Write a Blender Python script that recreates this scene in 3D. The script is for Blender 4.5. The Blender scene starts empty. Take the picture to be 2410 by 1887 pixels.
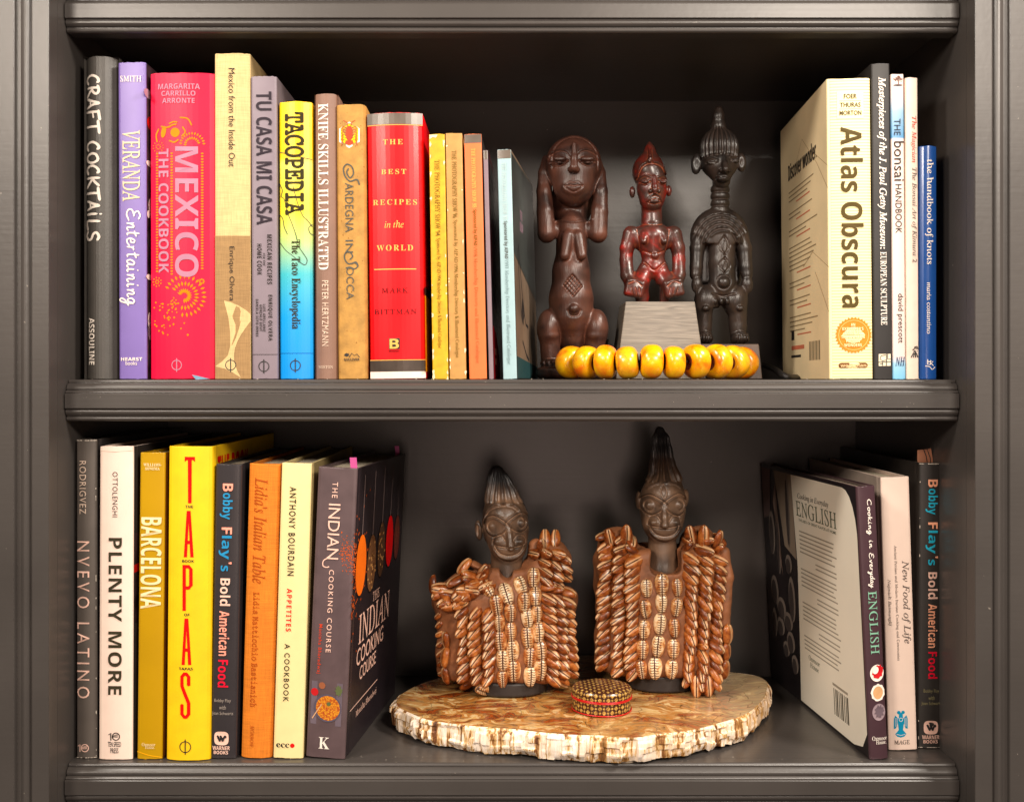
import bpy, bmesh, math, random
import numpy as np
from mathutils import Vector, Matrix, Euler
random.seed(7)
sc = bpy.context.scene
COL = sc.collection
# ------------------------------------------------------------------ camera, light, exposure
F = 2566.0                # focal length in photograph pixels (photograph 2410 x 1887)
CX, HY = 1205.0, 893.0    # vanishing point: the camera is level with the middle shelf
CAMD = 0.95               # camera to shelf nosing, metres
cam = bpy.data.cameras.new('camera')
cam.sensor_fit = 'HORIZONTAL'; cam.sensor_width = 36.0
cam.lens = 36.0 * F / 2410.0
cam.shift_x = 0.0
cam.shift_y = (HY - 943.5) / 2410.0
cam.clip_start = 0.02; cam.clip_end = 100
camo = bpy.data.objects.new('camera', cam); COL.objects.link(camo)
camo.location = (0, -CAMD, 0); camo.rotation_euler = (math.pi / 2, 0, 0)
sc.camera = camo

world = bpy.data.worlds.new('World'); sc.world = world; world.use_nodes = True
world.node_tree.nodes['Background'].inputs[0].default_value = (1.0, 0.86, 0.74, 1)
world.node_tree.nodes['Background'].inputs[1].default_value = 0.055

def area(name, loc, target, size, power, color, size_y=None):
    l = bpy.data.lights.new(name, 'AREA'); l.energy = power; l.color = color
    l.shape = 'RECTANGLE'; l.size = size; l.size_y = size_y or size
    o = bpy.data.objects.new(name, l); COL.objects.link(o); o.location = loc
    o.rotation_euler = (Vector(target) - Vector(loc)).to_track_quat('-Z', 'Y').to_euler()
    return o
area('key_lamp', (0.66, -1.50, 0.72), (0, 0.1, 0), 0.32, 26, (1.0, 0.89, 0.77))
area('second_lamp', (-0.80, -1.40, 0.64), (0, 0.1, -0.1), 0.32, 17, (1.0, 0.88, 0.75))
area('ceiling_lamp', (0.85, -0.46, 0.85), (0.42, 0.0, 0.15), 0.25, 20.0, (1.0, 0.91, 0.80))
area('left_jamb_fill', (-0.85, -0.50, 0.85), (-0.42, 0.0, 0.10), 0.25, 13.0, (1.0, 0.91, 0.80))  # added fill light to brighten the left stile
area('low_fill', (0.12, -1.75, -0.18), (0.0, 0.2, -0.1), 0.40, 3.8, (1.0, 0.74, 0.62))  # low warm fill, added to lift the dark back panel

sc.view_settings.view_transform = 'Standard'; sc.view_settings.look = 'None'
sc.view_settings.exposure = 0.0; sc.view_settings.gamma = 1.0
sc.view_settings.use_curve_mapping = False
sc.render.engine = 'CYCLES'
sc.cycles.use_denoising = True
sc.cycles.max_bounces = 6; sc.cycles.diffuse_bounces = 3; sc.cycles.glossy_bounces = 4
sc.cycles.caustics_reflective = False; sc.cycles.caustics_refractive = False

# ------------------------------------------------------------------ helpers
def lin(c):
    return tuple(((v / 255.0) / 12.92 if v / 255.0 <= 0.04045 else ((v / 255.0 + 0.055) / 1.055) ** 2.4) for v in c)
def px(x, y, d):
    """point seen at photograph pixel (x, y) at distance d from the camera plane"""
    return Vector(((x - CX) * d / F, d - CAMD, (HY - y) * d / F))

MATS = {}
def N(nt, t, **kw):
    n = nt.nodes.new(t)
    for k, v in kw.items(): setattr(n, k, v)
    return n
def mat(name, rgb, rough=0.5, spec=0.5, coat=0.0, metal=0.0, vary=0.06, vscale=60.0, bump=0.0, bscale=900.0, weave=False, build=None, stretch=(1, 1, 1)):
    """procedural material: base colour (sRGB) broken up by noise, fine bump, optional cloth weave"""
    if name in MATS: return MATS[name]
    m = bpy.data.materials.new(name); m.use_nodes = True; nt = m.node_tree
    p = nt.nodes['Principled BSDF']
    p.inputs['Roughness'].default_value = rough; p.inputs['Metallic'].default_value = metal
    p.inputs['Specular IOR Level'].default_value = spec
    p.inputs['Coat Weight'].default_value = coat; p.inputs['Coat Roughness'].default_value = 0.12
    c = lin(rgb)
    tc = N(nt, 'ShaderNodeTexCoord'); mp = N(nt, 'ShaderNodeMapping'); mp.inputs['Scale'].default_value = stretch
    nt.links.new(tc.outputs['Object'], mp.inputs[0])
    no = N(nt, 'ShaderNodeTexNoise'); no.inputs['Scale'].default_value = vscale; no.inputs['Detail'].default_value = 5
    nt.links.new(mp.outputs[0], no.inputs['Vector'])
    ra = N(nt, 'ShaderNodeValToRGB')
    ra.color_ramp.elements[0].position = 0.3; ra.color_ramp.elements[1].position = 0.7
    ra.color_ramp.elements[0].color = tuple(max(0, v * (1 - 2 * vary)) for v in c) + (1,)
    ra.color_ramp.elements[1].color = tuple(min(1, v * (1 + vary)) for v in c) + (1,)
    nt.links.new(no.outputs['Fac'], ra.inputs[0]); nt.links.new(ra.outputs[0], p.inputs['Base Color'])
    rr = N(nt, 'ShaderNodeMapRange'); rr.inputs['To Min'].default_value = max(0.03, rough - 0.06); rr.inputs['To Max'].default_value = min(1, rough + 0.08)
    n2 = N(nt, 'ShaderNodeTexNoise'); n2.inputs['Scale'].default_value = vscale * 0.4; n2.inputs['Detail'].default_value = 4
    nt.links.new(mp.outputs[0], n2.inputs['Vector']); nt.links.new(n2.outputs['Fac'], rr.inputs['Value']); nt.links.new(rr.outputs[0], p.inputs['Roughness'])
    if weave:
        w1 = N(nt, 'ShaderNodeTexWave', bands_direction='X'); w1.inputs['Scale'].default_value = 420; w1.inputs['Distortion'].default_value = 1.5; w1.inputs['Detail Scale'].default_value = 3
        w2 = N(nt, 'ShaderNodeTexWave', bands_direction='Z'); w2.inputs['Scale'].default_value = 420; w2.inputs['Distortion'].default_value = 1.5; w2.inputs['Detail Scale'].default_value = 3
        nt.links.new(tc.outputs['Object'], w1.inputs[0]); nt.links.new(tc.outputs['Object'], w2.inputs[0])
        # slubs: noise stretched along both thread directions
        s1 = N(nt, 'ShaderNodeTexNoise'); s1.inputs['Scale'].default_value = 1.0; s1.inputs['Detail'].default_value = 3
        m1 = N(nt, 'ShaderNodeMapping'); m1.inputs['Scale'].default_value = (60, 60, 1100)
        nt.links.new(tc.outputs['Object'], m1.inputs[0]); nt.links.new(m1.outputs[0], s1.inputs['Vector'])
        s2 = N(nt, 'ShaderNodeTexNoise'); s2.inputs['Scale'].default_value = 1.0; s2.inputs['Detail'].default_value = 3
        m2 = N(nt, 'ShaderNodeMapping'); m2.inputs['Scale'].default_value = (1100, 60, 60)
        nt.links.new(tc.outputs['Object'], m2.inputs[0]); nt.links.new(m2.outputs[0], s2.inputs['Vector'])
        ad = N(nt, 'ShaderNodeMath', operation='ADD'); nt.links.new(s1.outputs['Fac'], ad.inputs[0]); nt.links.new(s2.outputs['Fac'], ad.inputs[1])
        mr = N(nt, 'ShaderNodeMapRange'); mr.inputs['From Min'].default_value = 0.7; mr.inputs['From Max'].default_value = 1.3; mr.inputs['To Min'].default_value = 0.80; mr.inputs['To Max'].default_value = 1.12
        nt.links.new(ad.outputs[0], mr.inputs['Value'])
        mx = N(nt, 'ShaderNodeVectorMath', operation='MULTIPLY'); nt.links.new(ra.outputs[0], mx.inputs[0]); nt.links.new(mr.outputs[0], mx.inputs[1])
        nt.links.new(mx.outputs[0], p.inputs['Base Color'])
        am = N(nt, 'ShaderNodeMath', operation='ADD'); nt.links.new(w1.outputs['Fac'], am.inputs[0]); nt.links.new(w2.outputs['Fac'], am.inputs[1])
        bp = N(nt, 'ShaderNodeBump'); bp.inputs['Strength'].default_value = 0.25; bp.inputs['Distance'].default_value = 0.0004
        nt.links.new(ad.outputs[0], bp.inputs['Height']); nt.links.new(bp.outputs[0], p.inputs['Normal'])
    elif bump > 0:
        nb = N(nt, 'ShaderNodeTexNoise'); nb.inputs['Scale'].default_value = bscale; nb.inputs['Detail'].default_value = 6
        nt.links.new(mp.outputs[0], nb.inputs['Vector'])
        bp = N(nt, 'ShaderNodeBump'); bp.inputs['Strength'].default_value = bump; bp.inputs['Distance'].default_value = 0.001
        nt.links.new(nb.outputs['Fac'], bp.inputs['Height']); nt.links.new(bp.outputs[0], p.inputs['Normal'])
    if build: build(m, nt, p, tc, ra)
    MATS[name] = m
    return m

def mesh_obj(name, verts, faces, mats, parent=None, smooth=False, fm=None, loc=None):
    me = bpy.data.meshes.new(name); me.from_pydata([tuple(v) for v in verts], [], [tuple(f) for f in faces]); me.update()
    for m in (mats if isinstance(mats, (list, tuple)) else [mats]): me.materials.append(m)
    if fm is not None: me.polygons.foreach_set('material_index', np.array(fm, dtype=np.int32))
    if smooth: me.polygons.foreach_set('use_smooth', np.ones(len(me.polygons), dtype=bool))
    o = bpy.data.objects.new(name, me); COL.objects.link(o)
    if parent: o.parent = parent
    if loc: o.location = loc
    return o
def thing(name, label, cat, loc=(0, 0, 0), rot=(0, 0, 0), group=None):
    o = bpy.data.objects.new(name, None); COL.objects.link(o); o.location = loc; o.rotation_euler = rot
    o.empty_display_size = 0.02
    o['label'] = label; o['category'] = cat
    if group: o['group'] = group
    return o
def tag(o, label, cat, group=None):
    o['label'] = label; o['category'] = cat
    if group: o['group'] = group
    return o
def fix_normals(o):
    bm = bmesh.new(); bm.from_mesh(o.data); bmesh.ops.recalc_face_normals(bm, faces=bm.faces); bm.to_mesh(o.data); bm.free()
def bevel(o, w=0.0006, seg=2, angle=40):
    b = o.modifiers.new('bevel', 'BEVEL'); b.width = w; b.segments = seg; b.limit_method = 'ANGLE'; b.angle_limit = math.radians(angle)
    return o
def box(x0, x1, y0, y1, z0, z1):
    v = [(x0, y0, z0), (x1, y0, z0), (x1, y1, z0), (x0, y1, z0), (x0, y0, z1), (x1, y0, z1), (x1, y1, z1), (x0, y1, z1)]
    f = [(0, 3, 2, 1), (4, 5, 6, 7), (0, 1, 5, 4), (1, 2, 6, 5), (2, 3, 7, 6), (3, 0, 4, 7)]
    return v, f
def prism_x(profile, x0, x1):
    """closed (y, z) profile swept along x"""
    n = len(profile)
    v = [(x0, y, z) for y, z in profile] + [(x1, y, z) for y, z in profile]
    f = [(i, (i + 1) % n, n + (i + 1) % n, n + i) for i in range(n)] + [tuple(range(n)), tuple(range(2 * n - 1, n - 1, -1))]
    return v, f
def prism_z(profile, z0, z1):
    n = len(profile)
    v = [(x, y, z0) for x, y in profile] + [(x, y, z1) for x, y in profile]
    f = [(i, (i + 1) % n, n + (i + 1) % n, n + i) for i in range(n)] + [tuple(range(n)), tuple(range(2 * n - 1, n - 1, -1))]
    return v, f
def tube(pts, r, seg=8):
    pts = [Vector(p) for p in pts]; V = []; Fc = []
    for i, p in enumerate(pts):
        t = (pts[min(i + 1, len(pts) - 1)] - pts[max(i - 1, 0)]).normalized()
        a = t.orthogonal().normalized() if i == 0 else (a - t * a.dot(t)).normalized()
        b = t.cross(a)
        for k in range(seg):
            q = 2 * math.pi * k / seg; V.append(p + (a * math.cos(q) + b * math.sin(q)) * r)
    for i in range(len(pts) - 1):
        for k in range(seg): Fc.append((i * seg + k, i * seg + (k + 1) % seg, (i + 1) * seg + (k + 1) % seg, (i + 1) * seg + k))
    Fc.append(tuple(range(seg))); Fc.append(tuple((len(pts) - 1) * seg + k for k in range(seg)))
    return V, Fc

# ------------------------------------------------------------------ the bookcase
XI = 1090 * 0.92 / F      # inner half width of the opening
YB = 0.29                 # back panel
Z_TOP, Z_MID, Z_LOW = 0.3400, 0.0, -0.337
def paint_build(m, nt, p, tc, ra):
    # brushed paint: long fine streaks plus orange-peel, pale scuffs and flecks
    no = N(nt, 'ShaderNodeTexNoise'); no.inputs['Scale'].default_value = 160; no.inputs['Detail'].default_value = 3
    nt.links.new(tc.outputs['Object'], no.inputs['Vector'])
    mp = N(nt, 'ShaderNodeMapping'); mp.inputs['Scale'].default_value = (5, 300, 300); nt.links.new(tc.outputs['Object'], mp.inputs[0])
    st = N(nt, 'ShaderNodeTexNoise'); st.inputs['Scale'].default_value = 1; st.inputs['Detail'].default_value = 4; nt.links.new(mp.outputs[0], st.inputs['Vector'])
    sm = N(nt, 'ShaderNodeMath', operation='ADD'); nt.links.new(no.outputs['Fac'], sm.inputs[0]); nt.links.new(st.outputs['Fac'], sm.inputs[1]); no_sum = sm
    fl = N(nt, 'ShaderNodeTexNoise'); fl.inputs['Scale'].default_value = 210; fl.inputs['Detail'].default_value = 2; nt.links.new(tc.outputs['Object'], fl.inputs['Vector'])
    fm_ = N(nt, 'ShaderNodeMapRange'); fm_.inputs['From Min'].default_value = .765; fm_.inputs['From Max'].default_value = .80; fm_.inputs['To Max'].default_value = .6; nt.links.new(fl.outputs['Fac'], fm_.inputs['Value'])
    big = N(nt, 'ShaderNodeTexNoise'); big.inputs['Scale'].default_value = 7; big.inputs['Detail'].default_value = 6; nt.links.new(tc.outputs['Object'], big.inputs['Vector'])
    bm_ = N(nt, 'ShaderNodeMapRange'); bm_.inputs['From Min'].default_value = .3; bm_.inputs['From Max'].default_value = .7; bm_.inputs['To Min'].default_value = .88; bm_.inputs['To Max'].default_value = 1.14; nt.links.new(big.outputs['Fac'], bm_.inputs['Value'])
    ml = N(nt, 'ShaderNodeVectorMath', operation='MULTIPLY'); nt.links.new(ra.outputs[0], ml.inputs[0]); nt.links.new(bm_.outputs[0], ml.inputs[1])
    mx = N(nt, 'ShaderNodeMix', data_type='RGBA'); nt.links.new(fm_.outputs[0], mx.inputs['Factor']); nt.links.new(ml.outputs[0], mx.inputs['A']); mx.inputs['B'].default_value = lin((150, 140, 128)) + (1,)
    nt.links.new(mx.outputs['Result'], p.inputs['Base Color'])
    bp = N(nt, 'ShaderNodeBump'); bp.inputs['Strength'].default_value = 0.12; bp.inputs['Distance'].default_value = 0.0006
    nt.links.new(no_sum.outputs[0], bp.inputs['Height']); nt.links.new(bp.outputs[0], p.inputs['Normal'])
PAINT = mat('taupe satin paint', (69, 64, 61), rough=0.34, spec=0.5, vary=0.04, vscale=9, build=paint_build)
case = thing('bookcase', 'dark taupe painted built-in bookcase with moulded shelf edges holding the books and carvings', 'bookcase')
def arc(y0, z0, y1, z1, bulge, n=5):
    out = []
    for i in range(n + 1):
        t = i / n; y = y0 + (y1 - y0) * t; z = z0 + (z1 - z0) * t
        s = math.sin(math.pi * t) * bulge
        ln = math.hypot(y1 - y0, z1 - z0); out.append((y - s * abs(z1 - z0) / ln, z + s * (y1 - y0) / ln * (-1 if z1 > z0 else 1) * 0.0))
    return out
mm = 0.001
def nosing_profile():
    P = [(11 * mm, 0.0)]
    P += arc(9.6 * mm, -0.3 * mm, 8.4 * mm, -2.6 * mm, 0.5 * mm, 3)
    P += [(9.0 * mm, -3.0 * mm)]
    P += arc(7.4 * mm, -3.3 * mm, 4.2 * mm, -8.8 * mm, 1.4 * mm, 6)
    P += [(5.2 * mm, -9.3 * mm)]
    P += arc(3.4 * mm, -9.6 * mm, 1.6 * mm, -11.4 * mm, 0.5 * mm, 3)
    P += [(2.4 * mm, -12.0 * mm), (0.5 * mm, -12.2 * mm), (0.0, -12.7 * mm), (0.0, -24.8 * mm), (0.5 * mm, -25.3 * mm), (2.6 * mm, -25.6 * mm), (2.8 * mm, -26.6 * mm)]
    P += arc(2.2 * mm, -26.9 * mm, 4.0 * mm, -31.4 * mm, 1.0 * mm, 5)
    P += [(5.6 * mm, -31.8 * mm), (5.6 * mm, -32.8 * mm)]
    P += arc(4.6 * mm, -33.1 * mm, 5.2 * mm, -35.8 * mm, 0.7 * mm, 3)
    P += [(6.5 * mm, -36.4 * mm), (22 * mm, -36.4 * mm), (22 * mm, 0.0)]
    return P
def shelf(z):
    v, f = box(-XI + 0.0006, XI - 0.0006, 0.0222, YB - 0.0005, z - 0.0238, z)
    s = mesh_obj('shelf', v, f, PAINT, case)
    pr = [(y, z + zz) for y, zz in nosing_profile()]
    v, f = prism_x(pr, -XI + 0.0008, XI - 0.0008)
    n = mesh_obj('nosing', v, f, PAINT, s); fix_normals(n); bevel(n, 0.0005, 1, 50)
    return s
for z in (Z_TOP, Z_MID, Z_LOW): shelf(z)
v, f = box(-XI - 0.02, XI + 0.02, YB, YB + 0.012, -0.56, 0.56); mesh_obj('back_panel', v, f, PAINT, case)
for s in (-1, 1):
    xs = sorted((s * XI, s * (XI + 0.018)))
    v, f = box(xs[0], xs[1], -0.012, YB - 0.0003, -0.56, 0.56); mesh_obj('side_panel', v, f, PAINT, case)
    # face frame stile with its vertical moulding
    a = XI
    pr = [(a, -0.0122), (a, -0.0296), (a + 0.0004, -0.030), (a + 0.0142, -0.030), (a + 0.0148, -0.0292), (a + 0.0150, -0.0275), (a + 0.0164, -0.0272)]
    for i in range(7):
        t = i / 6; pr.append((a + 0.0168 + 0.0072 * t, -0.0275 - 0.0034 * math.sin(math.pi * (0.12 + 0.80 * t))))
    pr += [(a + 0.0246, -0.0280), (a + 0.0280, -0.0280), (a + 0.0284, -0.0312), (a + 0.0290, -0.0318), (a + 0.16, -0.0318), (a + 0.16, -0.0122)]
    pr = [(s * x, y) for x, y in pr]
    v, f = prism_z(pr, -0.56, 0.56); o = mesh_obj('stile', v, f, PAINT, case); fix_normals(o); bevel(o, 0.0003, 1, 50)
# ------------------------------------------------------------------ lettering
def _alpha(s, up, lo, dig=None, fix=None):
    o = ''
    for c in s:
        if fix and c in fix: o += fix[c]
        elif 'A' <= c <= 'Z': o += chr(up + ord(c) - 65)
        elif 'a' <= c <= 'z': o += chr(lo + ord(c) - 97)
        elif dig and '0' <= c <= '9': o += chr(dig + ord(c) - 48)
        else: o += c
    return o
STYLES = {  # style: (transform, shear, offset, spacing)
    'humanist': (lambda s: s, 0, 0, 1.0),
    'sans': (lambda s: s, 0, 0.004, 1.0),
    'sansmed': (lambda s: s, 0, 0.016, 1.03),
    'sansbold': (lambda s: _alpha(s, 0x1D5D4, 0x1D5EE, 0x1D7EC), 0, 0, 1.0),
    'serif': (lambda s: _alpha(s, 0x1D434, 0x1D44E, None, {'h': '\u210e'}), -0.27, 0.004, 1.0),
    'serifbold': (lambda s: _alpha(s, 0x1D400, 0x1D41A, 0x1D7CE), 0, 0, 1.0),
    'italic': (lambda s: _alpha(s, 0x1D434, 0x1D44E, None, {'h': '\u210e'}), 0, 0.004, 1.0),
    'bolditalic': (lambda s: _alpha(s, 0x1D434, 0x1D44E, None, {'h': '\u210e'}), 0, 0.02, 1.0),
    'slab': (lambda s: _alpha(s, 0x1D670, 0x1D68A, 0x1D7F6), 0, 0.020, 0.95),
    'typewriter': (lambda s: _alpha(s, 0x1D670, 0x1D68A, 0x1D7F6), 0, 0.008, 1.0),
    'script': (lambda s: _alpha(s, 0x1D4D0, 0x1D4EA), 0, 0, 1.0),
}
_TC = {}
def text_mesh(s, style, spacing=1.0):
    """flat lettering, normalised to a unit box: (verts 0..1, faces)"""
    key = (s, style, spacing)
    if key in _TC: return _TC[key]
    fn, shear, off, sp = STYLES[style]
    cu = bpy.data.curves.new('lettering', 'FONT'); cu.body = fn(s); cu.size = 1; cu.shear = max(-1, min(1, shear)); cu.offset = off
    cu.space_character = sp * spacing; cu.resolution_u = 3; cu.align_x = 'CENTER'; cu.space_line = 0.95
    if 'DEVFONT' in globals() and style not in ('humanist', 'sans', 'sansmed'): cu.font = DEVFONT
    o = bpy.data.objects.new('lettering', cu)
    me = o.to_mesh()
    V = np.array([v.co[:2] for v in me.vertices], dtype=float); Fc = [tuple(p.vertices) for p in me.polygons]
    o.to_mesh_clear(); bpy.data.objects.remove(o); bpy.data.curves.remove(cu)
    if len(V) == 0: V = np.zeros((3, 2)); Fc = []
    lo, hi = V.min(0), V.max(0)
    V = (V - lo) / np.maximum(hi - lo, 1e-6)
    _TC[key] = (V, Fc); return _TC[key]

# brush-lettered alphabet: each letter a list of strokes on a 0..1 box (x may exceed), y up
HAND = {
 'C': [[(.78,.86),(.62,1),(.3,.86),(.08,.5),(.2,.1),(.5,0),(.85,.14)]],
 'R': [[(.16,1),(.14,.5),(.1,0)],[(-.05,.92),(.4,1),(.72,.82),(.5,.56),(.14,.46)],[(.3,.46),(.6,.2),(.95,-.02)]],
 'A': [[(.0,0),(.3,.55),(.5,1),(.62,.5),(.85,0)],[(.12,.32),(.72,.36)]],
 'F': [[(.2,1),(.17,.5),(.1,-.1)],[(.05,.96),(.5,1),(.95,1.06)],[(.1,.52),(.7,.58)]],
 'T': [[(.45,1),(.43,.5),(.4,-.08)],[(-.1,.95),(.5,1),(1.1,1.04)]],
 'O': [[(.5,.95),(.14,.78),(.05,.4),(.3,.03),(.7,.1),(.9,.5),(.75,.86),(.45,.96)]],
 'K': [[(.14,1.05),(.12,.5),(.1,-.02)],[(.85,1),(.5,.7),(.16,.5)],[(.25,.54),(.6,.25),(1,-.02)]],
 'I': [[(.3,.85),(.28,.4),(.3,0)],[(.3,1.15),(.34,1.06)]],
 'L': [[(.2,1.05),(.16,.5),(.12,.04),(.5,0),(.95,.08)]],
 'S': [[(.85,.88),(.5,1),(.15,.82),(.3,.56),(.7,.4),(.75,.14),(.4,-.04),(-.02,.08)]],
 'E': [[(.85,.9),(.55,1.02),(.22,.85),(.35,.62),(.62,.55)],[(.5,.56),(.12,.42),(.1,.12),(.45,-.02),(.95,.16)]],
 'a': [[(.7,.5),(.4,.56),(.12,.3),(.2,.02),(.5,.1),(.7,.5)],[(.7,.52),(.66,.15),(.8,0),(1,.12)]],
 'd': [[(.66,.46),(.4,.55),(.1,.3),(.2,.0),(.5,.08),(.68,.4),(.84,1.05)],[(.72,.5),(.7,.1),(.95,.05)]],
 'e': [[(.15,.28),(.55,.34),(.6,.52),(.35,.58),(.12,.3),(.25,.02),(.6,.04),(.95,.2)]],
 'g': [[(.66,.5),(.4,.56),(.12,.32),(.24,.06),(.52,.16),(.68,.5),(.62,-.1),(.4,-.52),(.1,-.46),(.3,-.16),(.95,.12)]],
 'i': [[(.3,.55),(.26,.15),(.42,0),(.66,.1)],[(.42,.8),(.48,.88)]],
 'k': [[(.25,1.05),(.18,.5),(.14,0)],[(.7,.6),(.4,.42),(.2,.3),(.5,.16),(.8,0),(1,.1)]],
 'n': [[(.08,.54),(.14,.28),(.1,0)],[(.12,.24),(.4,.54),(.6,.46),(.56,.12),(.7,0),(.95,.12)]],
 'o': [[(.5,.55),(.16,.46),(.1,.16),(.35,0),(.66,.16),(.66,.44),(.45,.56),(.95,.46)]],
 'r': [[(.1,.54),(.2,.42),(.14,0)],[(.16,.28),(.4,.52),(.66,.5)]],
 't': [[(.42,.95),(.32,.4),(.36,.04),(.66,.06)],[(.05,.6),(.4,.64),(.85,.72)]],
 'v': [[(.05,.52),(.22,.3),(.32,.02),(.5,.25),(.72,.56),(.95,.5)]],
 'y': [[(.08,.54),(.18,.2),(.4,.12),(.66,.5)],[(.7,.54),(.56,.05),(.3,-.48),(.05,-.42),(.25,-.16),(.95,.12)]],
 'N': [[(.1,-.02),(.2,.5),(.25,1)],[(.25,1),(.5,.5),(.8,0)],[(.8,0),(.85,.5),(1.0,1.1)]],
 'u': [[(.05,.54),(.1,.15),(.4,.05),(.65,.5)],[(.65,.54),(.7,.05),(.95,.1)]],
}
def smooth_line(P, n=5):
    P = [np.array(p, float) for p in P]
    if len(P) < 3: return P
    Q = [2 * P[0] - P[1]] + P + [2 * P[-1] - P[-2]]; out = []
    for i in range(1, len(Q) - 2):
        for k in range(n):
            t = k / n; a, b, c, d = Q[i - 1], Q[i], Q[i + 1], Q[i + 2]
            out.append(0.5 * ((2 * b) + (c - a) * t + (2 * a - 5 * b + 4 * c - d) * t * t + (3 * b - a - 3 * c + d) * t ** 3))
    out.append(P[-1]); return out
def ribbon(P, w, taper=0.35, closed=False):
    """stroke outline of a 2-D polyline: quads with mitred joints and rounded ends"""
    P = [np.array(p, float) for p in P]; n = len(P); V = []; Fc = []
    for i in range(n):
        if closed: t = P[(i + 1) % n] - P[i - 1]
        else: t = P[min(i + 1, n - 1)] - P[max(i - 1, 0)]
        L = np.hypot(*t); t = t / (L if L > 1e-9 else 1); nr = np.array((-t[1], t[0]))
        ww = w / 2 * (1 if closed or 0 < i < n - 1 else (1 - taper))
        V += [P[i] + nr * ww, P[i] - nr * ww]
    for i in range(n - 1 + (1 if closed else 0)):
        j = (i + 1) % n; Fc.append((2 * i, 2 * i + 1, 2 * j + 1, 2 * j))
    if not closed:
        for e, s in ((0, -1), (n - 1, 1)):
            t = P[e] - P[e - 1] if e else P[1] - P[0]; L = np.hypot(*t); t = t / (L if L > 1e-9 else 1)
            V.append(P[e] + t * s * w * 0.3); k = len(V) - 1
            Fc.append((2 * e, k, 2 * e + 1) if s > 0 else (2 * e + 1, k, 2 * e))
    return V, Fc
def hand_text(s, w=0.14, adv=0.98, advs=None):
    """brush lettering, returns list of (verts, faces) strokes in box units before normalising"""
    out = []; x = 0; rnd = random.Random(len(s))
    for c in s:
        if c == ' ': x += 0.62; continue
        sc_ = 0.62 if c.islower() else 0.92
        if c in 'itr': sc_ *= 0.78
        if c == 'I': sc_ = 0.5
        for st in HAND[c]:
            P = [(x + p[0] * sc_, p[1] + rnd.uniform(-.015, .015)) for p in st]
            out.append(ribbon(smooth_line(P), w))
        x += sc_ * adv + (0.10 if not c.islower() else 0.0)
    allv = np.concatenate([np.array(v) for v, f in out]); lo, hi = allv.min(0), allv.max(0)
    return [((np.array(v) - lo) / (hi - lo), f) for v, f in out]

# ------------------------------------------------------------------ books
PAGES = None
def pages_build(m, nt, p, tc, ra):
    w = N(nt, 'ShaderNodeTexNoise'); w.inputs['Scale'].default_value = 1.0; w.inputs['Detail'].default_value = 4
    mp = N(nt, 'ShaderNodeMapping'); mp.inputs['Scale'].default_value = (3000, 6, 6); nt.links.new(tc.outputs['Object'], mp.inputs[0]); nt.links.new(mp.outputs[0], w.inputs['Vector'])
    bp = N(nt, 'ShaderNodeBump'); bp.inputs['Strength'].default_value = 0.6; bp.inputs['Distance'].default_value = 0.0006
    nt.links.new(w.outputs['Fac'], bp.inputs['Height']); nt.links.new(bp.outputs[0], p.inputs['Normal'])
PAGES = mat('page edges', (214, 200, 176), rough=0.8, spec=0.2, vary=0.12, vscale=1.0, stretch=(2500, 8, 8), build=pages_build)
PAGES_DIM = mat('brown page edges', (170, 150, 122), rough=0.85, spec=0.2, vary=0.12, vscale=1.0, stretch=(2500, 8, 8), build=pages_build)
BOARD = mat('pale board edge', (222, 206, 190), rough=0.7, vary=0.1)
INK = mat('black ink', (34, 30, 30), rough=0.5, vary=0.03)

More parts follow.
